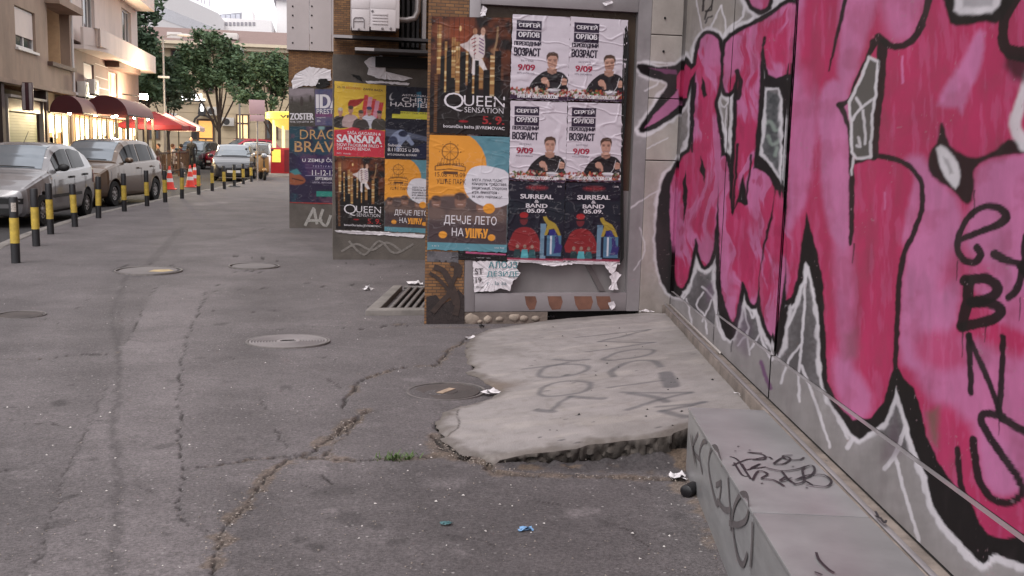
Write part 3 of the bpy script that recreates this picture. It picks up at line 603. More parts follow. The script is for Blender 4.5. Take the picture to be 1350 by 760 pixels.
    C.poly([(975, 400), (990, 430), (985, 470), (968, 455)], np.array(srgb(104, 78, 104))*KD, 14, .5); C.poly([(1180, 545), (1160, 610), (1190, 600)], np.array(srgb(110, 92, 104))*KD, 14, .5)
    # worn specks
    # drips below the thick black strokes, and overspray haze
    for x0, y0, l in ((1126, 322, 26), (1270, 432, 40), (1318, 545, 30), (1180, 492, 20), (1285, 252, 34), (1122, 205, 26), (1262, 345, 24), (965, 450, 14), (1160, 62, 30), (1345, 392, 30), (1300, 425, 26)): C.line([(x0, y0), (x0-l*.05, y0+l)], [2.2, 1.2], blk*1.3, 1.6, .75)
    hz = sstep(26, 0, bd)*(bd > 0)*fbm(px/4, py/4, 2, 83); C.mix(allp, np.clip(hz*.22, 0, 1), wht)
    gr = sstep(.55, .8, fbm(px/18, py/70, 4, 84)); C.mix(allp, gr*.16, np.array(srgb(96, 80, 84))*KD)
    sp = (vnoise(px/3, py/3, 80) > .93)*sstep(.5, .65, fbm(px/60, py/60, 3, 81)); C.mix(allp, sp*.45, np.array(srgb(170, 140, 150))*KD)
    return np.clip(C.c, .004, .9)

m_spray = mat('sprayed_panel', (.3, .3, .3), .66, var=.12, scale=5, bump=.12, bscale=9, attr='Col', space='World', spec=.1, stain=.14)
m_alu = mat('dull_aluminium', srgb(146, 140, 142), .45, .35, var=.08, scale=3, bump=.05, bscale=40, stain=.15, space='World')
m_steel = mat('brushed_sheet_steel', srgb(148, 147, 148), .4, .3, var=.10, scale=5, bump=.14, bscale=7, space='World', stain=.26, aniso=(1, 1, 4))
m_dark = mat('dark_gap', srgb(22, 20, 20), .9, var=.2)
m_rust = mat('grimy_channel', srgb(140, 128, 120), .6, .3, var=.25, scale=9, stain=.6, space='World', bump=.2)

def WPt(s, z, off=0.0):
    p = WP2+WD*s+WN*off; return np.array([p[0], p[1], z])
gw = empty('graffiti_wall', tuple(WPt(0, wall_foot(0))), 0, 'metal shopfront wall covered in pink and crimson graffiti', 'wall')
gw_inv = Matrix.Translation(gw.location).inverted()
def adopt(o, root):     # keep world coordinates of meshes built in place
    o.parent = root; o.matrix_parent_inverse = root.matrix_basis.inverted() if False else Matrix.Translation(root.location).inverted(); return o
def wall_grid(name, s_list, z0f, z1, nz, off, base, m):
    S_ = np.array(s_list); T_ = np.linspace(0, 1, nz); zb = z0f(S_)
    SS, TT = np.meshgrid(S_, T_); ZZ = zb[None, :]+(z1-zb)[None, :]*TT
    P = WP2[None, None, :]+WD*SS[..., None]+WN*off; P = P.copy(); P[..., 2] = ZZ; P = P.reshape(-1, 3)
    P[:, :2] += (WN[:2]*.006*(fbm(SS.ravel()*2.1, ZZ.ravel()*2.1, 3, 90)-.5)[:, None])
    w_ = (P-CAM)@cF; qx, qy = proj(P); C = graffiti(qx, qy, base(qx, qy, len(P)))
    F = grid_faces(nz, len(S_))[:, ::-1]
    me = np_mesh(name, P, F, True); set_col(me, C); return adopt(link_mesh(name, me, m), gw)
def px_to_s(x, y): P = on_wall(x, y); return wall_s(P[0], P[1])
def base_panel(qx, qy, n):
    b = np.tile(gray2, (n, 1)); k = sstep(250, 60, qy)*sstep(1010, 960, qx); b = b*(1-k[:, None])+np.array(srgb(160, 152, 146))*KD*k[:, None]
    b *= (.85+.3*fbm(qx/30, qy/50, 4, 91))[:, None]; return b
def base_rail(qx, qy, n):
    b = np.tile(np.array(srgb(152, 146, 146))*KD, (n, 1)); b *= (.88+.24*fbm(qx/25, qy/12, 4, 92))[:, None]; return b
sJ = [(FY-.012-WP2[1])/WD[1], px_to_s(945, 438), px_to_s(1019, 520)]
# bays between the joints; every bay has a panel above and a rail at its foot
bays = [(sJ[1]+.012, sJ[0]-.05), (sJ[2]+.012, sJ[1]-.012), (-2.62, sJ[2]-.012), (-4.6, -2.645)]
for k, (a, b) in enumerate(bays):
    n = int(np.clip((b-a)/(.004+.0*k), 60, 560)) if k < 3 else 40
    if k == 2:    # finer where it is close
        xs_ = np.linspace(1018, 1349, 330); ss = np.array([px_to_s(x, 380) for x in xs_]); ss = ss[(ss < b) & (ss > a)]; ss = np.concatenate([[a], np.linspace(a, ss.min(), 14)[1:-1], np.sort(ss), [b]])
    else: ss = np.linspace(a, b, {0: 190, 1: 130, 3: 30}[k])
    rh = .205 if k else .12
    wall_grid('panel', ss, lambda s: wall_foot(s)+rh+.022, 3.25, 620 if k < 3 else 40, 0.0, base_panel, m_spray)
    S2 = ss; nz = 46; T_ = np.linspace(0, 1, nz); SS, TT = np.meshgrid(S2, T_)
    P = (WP2+WD*SS[..., None]+WN*.02).copy(); P[..., 2] = wall_foot(SS)+.022+(rh-.002)*TT; P = P.reshape(-1, 3); qx, qy = proj(P)
    me = np_mesh('bottom_rail', P, grid_faces(nz, len(S2))[:, ::-1], True); set_col(me, graffiti(qx, qy, base_rail(qx, qy, len(P)))); adopt(link_mesh('bottom_rail', me, m_spray), gw)
    mb = MB(); p = [WPt(a, wall_foot(a)+rh+.020, .02), WPt(b, wall_foot(b)+rh+.020, .02), WPt(b, wall_foot(b)+rh+.020, 0), WPt(a, wall_foot(a)+rh+.020, 0)]; mb.add(p, [(0, 1, 2, 3)])
    adopt(mb.build('rail_ledge', m_alu), gw)
# upright members: narrow sprayed strips standing a little proud, with dark grooves beside them
for k, s_ in enumerate(sJ+[-2.632]):
    hw = (.012, .010, .010, .012)[k]
    mb = MB(); a, b = WPt(s_-hw, wall_foot(s_)+.04, -.02), WPt(s_+hw, wall_foot(s_)+.04, -.02)
    mb.add([a, b, (b[0], b[1], 3.25), (a[0], a[1], 3.25)], [(0, 1, 2, 3)]); adopt(mb.build('joint_groove', m_dark), gw)
s_ = sJ[2]; n = 200; zz = np.linspace(wall_foot(s_)+.045, 3.25, n); V = []
for z in zz: V += [WPt(s_+.012, z, .006), WPt(s_+.075, z, .006)]
V = np.array(V); qx, qy = proj(V); me = np_mesh('mullion', V, grid_faces(n, 2)); set_col(me, graffiti(qx-4, qy, base_rail(qx, qy, len(V)))); adopt(link_mesh('mullion', me, m_spray), gw)
# corner stile where the wall meets the stone pier, sprayed over like the panels
for o_, s0, s1, bc in ((.028, sJ[0]-.052, sJ[0]-.018, (128, 122, 120)), (.004, sJ[0]-.018, sJ[0]-.004, (30, 28, 28)), (.02, sJ[0]-.004, sJ[0]+.03, (150, 144, 142))):
    n = 420; mcol = 8; zz = np.linspace(wall_foot(s0)+.022, 3.25, n); SS, ZZ = np.meshgrid(np.linspace(s0, s1, mcol), zz)
    P = (WP2+WD*SS[..., None]+WN*o_).copy(); P[..., 2] = ZZ; P = P.reshape(-1, 3)
    # returns to the panel plane on both sides
    ends = np.concatenate([np.arange(n)*mcol, np.arange(n)*mcol+mcol-1]); Bk = P[ends]-WN*(o_+.03); m0 = len(P); F = list(map(tuple, grid_faces(n, mcol)[:, ::-1]))
    for i in range(n-1): F += [(i*mcol, (i+1)*mcol, m0+i+1, m0+i), (i*mcol+mcol-1, m0+n+i, m0+n+i+1, (i+1)*mcol+mcol-1)]
    qx, qy = proj(P); C = graffiti(qx, qy, np.tile(np.array(srgb(*bc))*KD, (len(P), 1))); me = np_mesh('corner_stile', np.concatenate([P, Bk]), np.array(F)); set_col(me, np.concatenate([C, C[ends]])); adopt(link_mesh('corner_stile', me, m_spray), gw)
# sill channel with a lip and a dark slot
def chan(o0, o1, z0, z1, s0, s1, name, m):
    mb = MB(); V = []
    for s in (s0, s1):
        f = wall_foot(s); V += [WPt(s, f+z0, o0), WPt(s, f+z0, o1), WPt(s, f+z1, o1), WPt(s, f+z1, o0)]
    mb.add(V, [(0, 1, 2, 3), (7, 6, 5, 4), (0, 4, 5, 1), (1, 5, 6, 2), (2, 6, 7, 3), (3, 7, 4, 0)]); return adopt(mb.build(name, m, bevel=.003, seg=1), gw)
chan(-.05, .085, -.12, .012, -4.6, sJ[0], 'sill_channel', m_rust); chan(.055, .075, .0122, .02, -4.6, sJ[0], 'sill_lip', m_alu); chan(.0, .0195, .0125, .0205, -4.6, sJ[0], 'sill_seat', m_dark)
chan(.0205, .034, .0125, .03, sJ[1]-.35, sJ[0]-.12, 'glazing_bar', mat('bright_bar', srgb(190, 182, 178), .35, .5, var=.1))
# structure behind and above the panels
mb = MB(); V = []
for s in (-4.6, sJ[0]+.3):
    V += [WPt(s, -.1, -.03), WPt(s, -.1, -.25), WPt(s, 4.4, -.25), WPt(s, 4.4, -.03)]
mb.add(V, [(0, 1, 2, 3), (7, 6, 5, 4), (0, 4, 5, 1), (1, 5, 6, 2), (2, 6, 7, 3), (3, 7, 4, 0)]); adopt(mb.build('backing', mat('wall_backing', srgb(110, 104, 100), .9, var=.2, stain=.3)), gw)
mb = MB(); V = []
for s in (-4.6, sJ[0]): V += [WPt(s, 3.25, -.03), WPt(s, 3.25, .03), WPt(s, 4.3, .03), WPt(s, 4.3, -.03)]
mb.add(V, [(0, 1, 2, 3), (7, 6, 5, 4), (0, 4, 5, 1), (1, 5, 6, 2), (2, 6, 7, 3), (3, 7, 4, 0)]); adopt(mb.build('fascia', m_alu), gw)

# ------------------------------------------------------------------ steel box along the foot of the wall
bx0 = at_plane(907, 537, WPt(0, 0, .43), WN); sB = wall_s(bx0[0], bx0[1]); zB = bx0[2]; BO = .43
bsl = -.055
def BP(s, o, z): return WPt(s, z+bsl*(s-sB), o)
sbox = empty('steel_box', tuple(BP(sB-1.2, .24, zB-.35)), 0, 'low folded steel box with black tags against the graffiti wall', 'bench')
def bbox(name, s0, s1, o0, o1, z0, z1, m, bevel=.004):
    V = []
    for s in (s0, s1): V += [BP(s, o0, z0), BP(s, o1, z0), BP(s, o1, z1), BP(s, o0, z1)]
    mb = MB(); mb.add(V, [(0, 1, 2, 3), (7, 6, 5, 4), (0, 4, 5, 1), (1, 5, 6, 2), (2, 6, 7, 3), (3, 7, 4, 0)]); return adopt(mb.build(name, m, bevel=bevel), sbox)
seam = at_plane(993, 657, WPt(0, 0, BO), WN); sS = wall_s(seam[0], seam[1])
for a, b in ((sS+.003, sB), (sS-1.42, sS-.003), (sS-2.9, sS-1.426)):
    bbox('top_sheet', a, b, .095, BO, zB-.014, zB, m_steel)
    bbox('front_sheet', a, b, BO-.018, BO-.004, zB-.5, zB-.016, m_steel)
bbox('end_sheet', sB-.014, sB-.004, .1, BO-.02, zB-.5, zB-.016, m_steel); bbox('inner_frame', sS-2.88, sB-.03, .12, BO-.03, zB-.45, zB-.03, m_dark, 0)
# tags on the box: thin paint ribbons
m_tag = mat('black_marker', srgb(40, 36, 40), .5, var=.15, scale=20); m_tag2 = mat('faded_spray', srgb(88, 82, 84), .6, var=.2, scale=20)
RIB = [0]
def ribbon(P3, width, nrm, mb):
    nrm = Vector(nrm).normalized(); RIB[0] += 1; P3 = [Vector(p)+nrm*.0004*(RIB[0] % 14) for p in P3]; V = []; n = len(P3)
    for i, p in enumerate(P3):
        d = (P3[min(i+1, n-1)]-P3[max(0, i-1)]).normalized(); sd_ = d.cross(nrm).normalized(); w = (width(i/(n-1)) if callable(width) else width)/2
        V += [p+sd_*w, p-sd_*w]
    mb.add(V, [(2*i, 2*i+1, 2*i+3, 2*i+2) for i in range(n-1)])
def box_top(x, y):
    P = at_z(x, y, zB)
    for i in range(20): P = at_z(x, y, zB+bsl*(wall_s(P[0], P[1])-sB)+.0015)
    return P
tn = Vector((-bsl*WD[0], -bsl*WD[1], 1)).normalized(); tn = tuple(tn)
mbt = MB()
for pts in [[(962, 602), (972, 606), (982, 620), (990, 632)], [(966, 614), (985, 606), (1000, 606)], [(978, 612), (985, 620), (1002, 612), (990, 618), (1010, 616)], [(1005, 598), (985, 597), (1006, 600), (1008, 606), (992, 607)], [(996, 606), (1012, 603), (1018, 606)], [(1020, 612), (1028, 606), (1036, 603), (1042, 606), (1034, 612), (1024, 613), (1020, 612)],
            [(1045, 601), (1032, 602), (1038, 607), (1054, 607), (1060, 604)], [(992, 634), (1000, 622), (1012, 626), (1004, 632), (1020, 634), (1034, 642)], [(1010, 618), (1030, 622), (1050, 620), (1062, 616)], [(1030, 622), (1040, 634), (1050, 640)], [(1046, 640), (1060, 636), (1058, 620), (1070, 615), (1074, 622), (1066, 630), (1048, 634)],
            [(1050, 634), (1066, 628), (1086, 628), (1096, 636), (1090, 643), (1074, 642), (1062, 640)], [(1036, 630), (1028, 636), (1044, 632)], [(968, 610), (978, 626), (986, 628)], [(1072, 640), (1062, 634)]]:
    ribbon([box_top(*q) for q in cat(pts, 4)], .008, tn, mbt)
for x, y in [(972, 589), (987, 594), (1003, 638), (1062, 644), (1044, 616), (1088, 609), (968, 596)]: c = box_top(x, y); ribbon([c, c+np.array([.008, 0, .0002])], .008, tn, mbt)
for pts in [[(1076, 730), (1080, 740), (1092, 752), (1100, 757)], [(1074, 756), (1084, 760)], [(1154, 676), (1158, 684), (1154, 682), (1164, 688)], [(1160, 684), (1166, 692), (1168, 688)]]: ribbon([box_top(*q) for q in cat(pts, 4)], .007, tn, mbt)
adopt(mbt.build('marker_tag', m_tag), sbox)['kind'] = 'stuff'
def box_front(x, y): return at_plane(x, y, WPt(0, 0, BO-.0025), WN)
mbt = MB()
for pts in [[(912, 574), (914, 590), (918, 612)], [(920, 572), (913, 592), (922, 606)], [(932, 582), (926, 584), (922, 600), (926, 624)], [(952, 614), (946, 592), (938, 592), (934, 612), (938, 640), (946, 666), (951, 640)], [(951, 636), (944, 640)], [(960, 630), (962, 660), (964, 700)], [(946, 660), (956, 672), (964, 672)], [(962, 690), (974, 692), (985, 684), (988, 662), (984, 652), (974, 656), (966, 684), (972, 730), (980, 745), (986, 730)], [(993, 688), (992, 720), (990, 748)]]:
    ribbon([box_front(*q) for q in cat(pts, 4)], .020, tuple(WN), mbt)
adopt(mbt.build('spray_tag', m_tag2), sbox)['kind'] = 'stuff'
# ------------------------------------------------------------------ brick pillar, display window and stone pier facing the camera
m_brick = brick_mat('small_brown_brick', srgb(136, 98, 62), srgb(104, 72, 48), srgb(78, 62, 50), .075, .027)
m_conc = mat('grimy_concrete', srgb(92, 85, 80), .9, var=.2, scale=4, bump=.4, bscale=60, stain=.45, space='World')
m_stone = mat('stone_cladding', (.3, .3, .3), .7, var=.1, scale=5, bump=.15, bscale=50, attr='Col', space='World', stain=.15)
m_glassd = mat('dusty_dark_glass', srgb(70, 58, 48), .25, var=.25, scale=2.5, space='World', spec=.5, stain=.3)
m_glassg = mat('painted_over_glass', srgb(122, 118, 118), .4, var=.12, scale=3, space='World', stain=.3, aniso=(1, 1, .5))
m_rustp = mat('rust_red_primer', srgb(114, 78, 64), .8, var=.25, scale=12, stain=.4, space='World')
m_rubble = mat('rubble_stone', srgb(150, 136, 124), .95, var=.25, scale=7, bump=.6, bscale=30, stain=.4, space='World')
m_mortar = mat('rubble_mortar', srgb(112, 100, 92), .95, var=.2, scale=10, bump=.6, bscale=40, space='World', stain=.3)
def FX(x, y, Y=FY): p = at_Y(x, y, Y); return p[0], p[2]
xa = FX(561, 300)[0]; xb = FX(613, 300)[0]
pil = empty('brick_pillar', (xa, FY, 0), 0, 'brick pillar beside the drain grate, tagged black near the ground', 'pillar')
adopt(MB().prism([(xa, FY), (xb, FY), (xb, FY+.55), (xa+.11, FY+.55)], -.1, 4.6, 'z').build('shaft', m_brick), pil)
mbt = MB()
for pts, w in [([(572, 352), (585, 358), (594, 374), (603, 398), (600, 416)], .05), ([(601, 352), (600, 366), (592, 372), (583, 356)], .035), ([(594, 348), (606, 352), (604, 366)], .04), ([(566, 360), (578, 368), (590, 382), (600, 402)], .03), ([(598, 384), (584, 396), (570, 412)], .045), ([(602, 360), (590, 388)], .035)]:
    ribbon([at_Y(*q, FY-.0025) for q in cat(pts, 4)], w, (0, -1, 0), mbt)
adopt(mbt.build('spray_tag', mat('black_spray', srgb(58, 46, 42), .8, var=.3, scale=30)), pil)['kind'] = 'stuff'
adopt(MB().prism([(FX(562, 428)[0], .0), (FX(612, 428)[0], .0), (FX(612, 390)[0], .27), (FX(604, 384)[0], .33), (FX(596, 392)[0], .24), (FX(584, 400)[0], .2), (FX(575, 388)[0], .28), (FX(562, 392)[0], .26)], FY-.0015, FY+.01).build('soot_stain', mat('sooty_brick', srgb(50, 42, 41), .95, var=.4, scale=40, bump=.5, space='World')), pil)

# display window: frame, panes, foot
xl0, xl1 = xb+.004, FX(628, 300)[0]; xr0, xr1 = FX(826, 300)[0]+.03, FX(842, 300)[0]+.035
zb0, zb1 = .128, .292; zt0 = 2.74
dw = empty('display_window', ((xl0+xr1)/2, FY, 0), 0, 'grey metal framed display window plastered with posters beside stone pier', 'window')
adopt(box_obj('left_stile', m_alu, xl0, xl1, FY+.005, FY+.12, zb0, 3.05, bevel=.004), dw)
adopt(box_obj('inner_stile', m_alu, xl1+.001, xl1+.03, FY+.04, FY+.12, zb1, zt0, bevel=.003), dw)
# right stile carries the tip of a sprayed arrow
nz, nxs = 330, 16; GX, GZ = np.meshgrid(np.linspace(xr0, xr1, nxs), np.linspace(zb0, 3.05, nz)); P = np.stack([GX.ravel(), np.full(GX.size, FY+.003), GZ.ravel()], 1); qx, qy = proj(P)
bs = np.tile(np.array(srgb(150, 144, 146))*KD, (len(P), 1))*(.9+.2*fbm(qx/20, qy/40, 3, 95))[:, None]
me = np_mesh('right_stile', P, grid_faces(nz, nxs)); set_col(me, graffiti(qx, qy, bs)); adopt(link_mesh('right_stile', me, m_spray), dw)
adopt(box_obj('right_stile_core', m_alu, xr0, xr1, FY+.006, FY+.12, zb0, 3.05), dw)
adopt(box_obj('top_rail', m_alu, xl1+.001, xr0-.001, FY+.01, FY+.12, zt0, 2.86, bevel=.004), dw); adopt(box_obj('transom_panel', m_alu, xl1+.001, xr0-.001, FY+.03, FY+.1, 2.861, 3.05), dw)
adopt(box_obj('bottom_rail', m_alu, xl1+.001, xr0-.001, FY+.008, FY+.12, zb0, zb1, bevel=.004), dw)
adopt(box_obj('pane', m_glassg, xl1+.031, xr0-.001, FY+.07, FY+.085, zb1+.001, 1.2), dw); adopt(box_obj('pane', m_glassd, xl1+.031, xr0-.001, FY+.07, FY+.085, 1.201, zt0-.001), dw)
adopt(MB().prism([(FX(772, 348)[0], FX(772, 348)[1]), (FX(778, 346)[0], FX(778, 346)[1]), (FX(800, 388)[0], zb1+.01), (FX(792, 388)[0], zb1+.01)], FY+.05, FY+.068).build('diagonal_strip', mat('dark_tape', srgb(92, 86, 86), .6)), dw)
for x0, x1 in ((692, 708), (722, 742), (757, 782), (786, 806)):
    V = [FX(x0, 391), FX(x1-2, 391), FX(x1, 398), FX(x1-3, 408), FX(x0+6, 409), FX(x0+2, 402)]
    adopt(MB().prism(V, FY+.0055, FY+.01).build('rust_patch', m_rustp), dw)
adopt(box_obj('header_wall', m_conc, xl0, xr1, FY+.02, FY+.5, 3.052, 4.6), dw)
adopt(box_obj('plinth', m_mortar, xl0, FX(722, 420)[0], FY+.01, FY+.4, -.15, zb0-.004), dw)
for x, y, r_ in ((622, 421, 10), (643, 421, 6), (678, 419, 8), (658, 421, 5), (690, 420, 6), (706, 420, 6), (632, 424, 4)):
    p = at_Y(x, y, FY+.02); s_ = r_/FPX*8.5; mb = MB().ball((p[0], FY+.02, p[2]), s_*random.uniform(.9, 1.2), .028, s_*random.uniform(.7, .95), 12, 8); mb.v = [(x+.25*s_*(vnoise(np.array(x*40), np.array(z*40), 3)-.5), y, z+.3*s_*(vnoise(np.array(x*40), np.array(z*40), 4)-.5)) for x, y, z in mb.v]
    o = mb.build('rubble_stone', m_rubble, smooth=60); adopt(o, dw)
adopt(box_obj('gap_backing', m_dark, FX(722, 420)[0]+.001, xr1, FY+.1, FY+.4, -.15, zb0-.005), dw)

# stone pier clad in tiles
sp0, sp1 = xr1+.006, WPt(sJ[0]+.02, 0)[0]+.02
pier = empty('stone_pier', ((sp0+sp1)/2, FY, 0), 0, 'stone clad pier with sprayed arrow between display window and graffiti wall', 'pillar')
adopt(box_obj('core', m_conc, sp0, sp1+.6, FY+.03, FY+.6, -.1, 4.6), pier)
zj = [.1, FX(868, 212)[1], FX(868, 130)[1], FX(868, 46)[1], 3.2, 3.75, 4.3]
for z0, z1 in zip(zj[:-1], zj[1:]):
    nz = int((z1-z0)/.006)+2; nxs = 60; GX, GZ = np.meshgrid(np.linspace(sp0, sp1, nxs), np.linspace(z0+.004, z1-.004, nz))
    P = np.stack([GX.ravel(), FY+.003*(fbm(GX.ravel()*3, GZ.ravel()*3, 3, 97)-.5)+.006, GZ.ravel()], 1); qx, qy = proj(P)
    bs = np.tile(np.array(srgb(176, 166, 160))*KD, (len(P), 1)); bs *= (.84+.3*fbm(GX.ravel()*9, GZ.ravel()*3, 4, 98+int(z0*10)))[:, None]
    k = sstep(.75, .3, GZ.ravel())*.5*fbm(GX.ravel()*12, GZ.ravel()*12, 4, 99); bs = bs*(1-k[:, None])+np.array(srgb(96, 84, 76))*KD*k[:, None]
    n = len(P); F = grid_faces(nz, nxs); B = P.copy(); B[:, 1] = FY+.028
    rim_i = np.concatenate([np.arange(nxs), np.arange(1, nz)*nxs+nxs-1, (nz-1)*nxs+np.arange(nxs-2, -1, -1), np.arange(nz-2, 0, -1)*nxs])
    bv = P[rim_i].copy(); bv[:, 1] = FY+.028; m_ = len(rim_i); sf = np.stack([rim_i, np.arange(m_)+n, (np.arange(m_)+1) % m_+n, np.roll(rim_i, -1)], 1)
    C = graffiti(qx, qy, bs); me = np_mesh('stone_tile', np.concatenate([P, bv]), np.concatenate([F, sf])); set_col(me, np.concatenate([C, C[rim_i]*.6])); adopt(link_mesh('stone_tile', me, m_stone), pier)
for x, y in ((877, 24), (875, 68)):
    p = at_Y(x, y, FY); adopt(MB().lathe([(0, -.004), (.009, -.003), (.011, .006)], 10, (p[0], FY, p[2]), 'y').build('bolt_head', m_dark, smooth=40), pier)

# ------------------------------------------------------------------ second wall end (behind the pillar): concrete, brick, air handling unit
Y2 = 13.58
def F2x(x, y): p = at_Y(x, y, Y2); return p[0], p[2]
x20 = F2x(439, 250)[0]
w2 = empty('poster_wall_end', (x20, Y2, 0), 0, 'concrete and brick wall end with four posters under the white unit', 'wall')
z2 = [F2x(450, 105)[1], F2x(450, 72)[1]]
adopt(box_obj('concrete_base', m_conc, x20, 2.4, Y2, Y2+.6, -.1, z2[1]), w2)
adopt(box_obj('brickwork', m_brick, x20+.01, F2x(526, 40)[0], Y2+.02, Y2+.6, z2[1]+.002, 6.0), w2)
wd0 = F2x(527, 40)[0]
adopt(box_obj('shaft_back', m_dark, wd0+.001, 2.4, Y2+.5, Y2+.6, z2[1]+.002, 6.0), w2)
m_white = mat('white_enamel', srgb(196, 188, 190), .45, var=.05, scale=3, stain=.08)
ux0, ux1 = F2x(462, 20)[0], F2x(523, 20)[0]; uz0 = F2x(490, 42)[1]
au = empty('air_handling_unit', ((ux0+ux1)/2, Y2-.25, uz0), 0, 'white metal air handling unit on brackets above the yellow poster', 'air unit')
adopt(box_obj('casing', m_white, ux0, ux1, Y2-.5, Y2+.01, uz0, uz0+.95, bevel=.012), au)
UY = Y2-.5
def UXf(x, y): p = at_Y(x, y, UY-.004); return p[0], p[2]
for nm, (xx0, yy0, xx1, yy1), th in [('panel', (463, 1, 487, 11), .006), ('panel', (464, 13, 487, 40), .006), ('panel', (489, 1, 522, 11), .006), ('panel', (489, 13, 522, 40), .006)]:
    a, b = UXf(xx0, yy1), UXf(xx1, yy0); adopt(box_obj(nm, m_white, a[0], b[0], UY-th, UY-.0005, a[1], b[1], bevel=.003), au)
for k in range(4):
    a, b = UXf(491, 20+4*k), UXf(511, 18+4*k); adopt(box_obj('louvre', m_white, a[0], b[0], UY-.016, UY-.0065, a[1], b[1]-.004, bevel=.002), au)
for x, y in ((491, 15), (504, 38), (515, 38), (473, 39)):
    p = UXf(x, y); adopt(MB().lathe([(.0, -.02), (.014, -.018), (.016, -.0065)], 12, (p[0], UY, p[1]), 'y').build('knob', mat('grey_knob', srgb(110, 104, 106), .5), smooth=40), au)
hp = [UXf(x, y) for x, y in ((466, 37), (466, 26), (468, 23.5), (478, 23.5), (480, 26), (480, 37))]
adopt(MB().tube([(p[0], UY-.012, p[1]) for p in hp], .006, 6).build('hatch_frame', mat('grey_trim', srgb(120, 112, 114), .5)), au)
p = [UXf(466, 28.5), UXf(480, 28.5)]; adopt(MB().tube([(q[0], UY-.012, q[1]) for q in p], .004, 6).build('hatch_bar', MATS['grey_trim']), au)
mg = mat('galvanised', srgb(160, 154, 154), .45, .5, var=.1)
# supporting shelves
for k, (pxs, zy, dep) in enumerate((((439, 560), 51, .62), ((466, 560), 69.5, .85))):
    a, b = F2x(pxs[0], zy), F2x(pxs[1], zy)
    sh = empty('bracket_shelf', ((a[0]+b[0])/2, Y2-.2, a[1]), 0, ('upper' if k == 0 else 'lower')+' dark steel shelf with a bright front edge below the white unit', 'shelf')
    adopt(box_obj('plate', mat('dark_underside', srgb(48, 44, 46), .7, var=.2), a[0]+.02, 2.0, Y2-dep+.3, Y2+.0, a[1]-.012, a[1]+.006), sh)
    adopt(box_obj('edge_angle', mg, a[0]-.0, a[0]+.24, Y2-dep+.28, Y2-dep+.299, a[1]-.02, a[1]+.016), sh); adopt(box_obj('edge_angle', MATS['dark_underside'], a[0]+.241, 2.0, Y2-dep+.28, Y2-dep+.299, a[1]-.02, a[1]+.016), sh)
# dark shaft beside it with pipes and uprights
for k, x in enumerate((531, 538, 545, 551)):
    a = F2x(x, 30); adopt(box_obj('louvre_upright', mat('black_louvre', srgb(40, 36, 38), .6), a[0], a[0]+.035, Y2+.2, Y2+.3, z2[1]+.15, 6.0), w2)
a = F2x(557, 30); adopt(box_obj('shaft_jamb', mg, a[0], a[0]+.05, Y2+.02, Y2+.2, z2[1]+.1, 6.0), w2)
p0 = [F2x(522, 27), F2x(536, 27.5), F2x(546, 25), F2x(550, 16), F2x(551, -20)]
pp = MB().tube([(q[0], Y2-.05, q[1]) for q in p0], .04, 10).build('duct_pipe', mg, smooth=40); tag(pp, 'bent grey duct pipe rising beside the white unit', 'pipe')
adopt(box_obj('lintel', m_dark, x20+.55, 2.3, Y2-.06, Y2-.001, F2x(520, 90)[1], F2x(520, 76)[1]), w2)
# ------------------------------------------------------------------ third wall end, with ribbed white cladding above brick
Y3 = 18.6
def F3x(x, y): p = at_Y(x, y, Y3); return p[0], p[2]
x30 = F3x(381, 200)[0]; x31 = .62
w3 = empty('clad_wall_end', (x30, Y3, 0), 0, 'wall end with pale riveted cladding above brick and dark festival poster', 'wall')
adopt(box_obj('concrete_base', m_conc, x30, x31, Y3, Y3+.6, -.1, F3x(400, 115)[1]), w3); adopt(box_obj('brickwork', m_brick, x30, x31, Y3+.01, Y3+.6, F3x(400, 115)[1]+.002, F3x(400, 68)[1]), w3)
zc = F3x(400, 67)[1]; xs_ = [x30-.03, F3x(408, 30)[0], F3x(437, 30)[0], x31+.2]
for k in range(3):
    for j in range(3): adopt(box_obj('cladding_sheet', mat('pale_cladding', srgb(176, 166, 166), .55, var=.06, scale=2, stain=.1), xs_[k]+.004, xs_[k+1]-.004, Y3-.05, Y3+.5, zc+j*1.5+.004, zc+(j+1)*1.5-.004), w3)
for x in (386, 411):
    for y in (9, 21, 37, 57):
        p = F3x(x, y); adopt(MB().lathe([(0, -.062), (.013, -.06), (.016, -.0505)], 8, (p[0], Y3, p[1]), 'y').build('rivet', m_dark), w3)
for a, b in (((386, 12), (412, 11)), ((395, 282), (420, 290))): pass
# block behind all three wall ends
bk = MB()
bk.prism([(1.9, FY+.56), (9, FY+.56), (9, 30), (.7, 30), (.72, 19.2), (1.2, 18.3), (1.25, 14.2), (1.9, 13.2)], -.1, 9, 'z')
tag(bk.build('corner_building', brick_mat('brown_brick_far', srgb(146, 104, 66), srgb(120, 82, 54), srgb(88, 70, 56), .22, .07)), 'tall brown brick building behind the poster walls', 'building')
# white chalky scrawl on the lower concrete of wall ends
mbt = MB()
for pts in [[(402, 298), (410, 282), (414, 274)], [(414, 276), (418, 296)], [(426, 276), (422, 290), (430, 298), (436, 284)], [(405, 291), (425, 291)]]: ribbon([at_Y(*q, Y3-.003) for q in cat(pts, 3)], .05, (0, -1, 0), mbt)
adopt(mbt.build('chalk_tag', mat('chalky_spray', srgb(150, 146, 142), .9, var=.3, scale=30)), w3)['kind'] = 'stuff'
mbt = MB()
for pts in [[(450, 332), (470, 322), (490, 330), (510, 320), (530, 332)], [(460, 318), (480, 336), (500, 318), (520, 334), (545, 322)]]: ribbon([at_Y(*q, Y2-.003) for q in cat(pts, 5)], .03, (0, -1, 0), mbt)
adopt(mbt.build('chalk_tag', mat('faint_spray', srgb(116, 110, 106), .9, var=.3, scale=30)), w2)['kind'] = 'stuff'
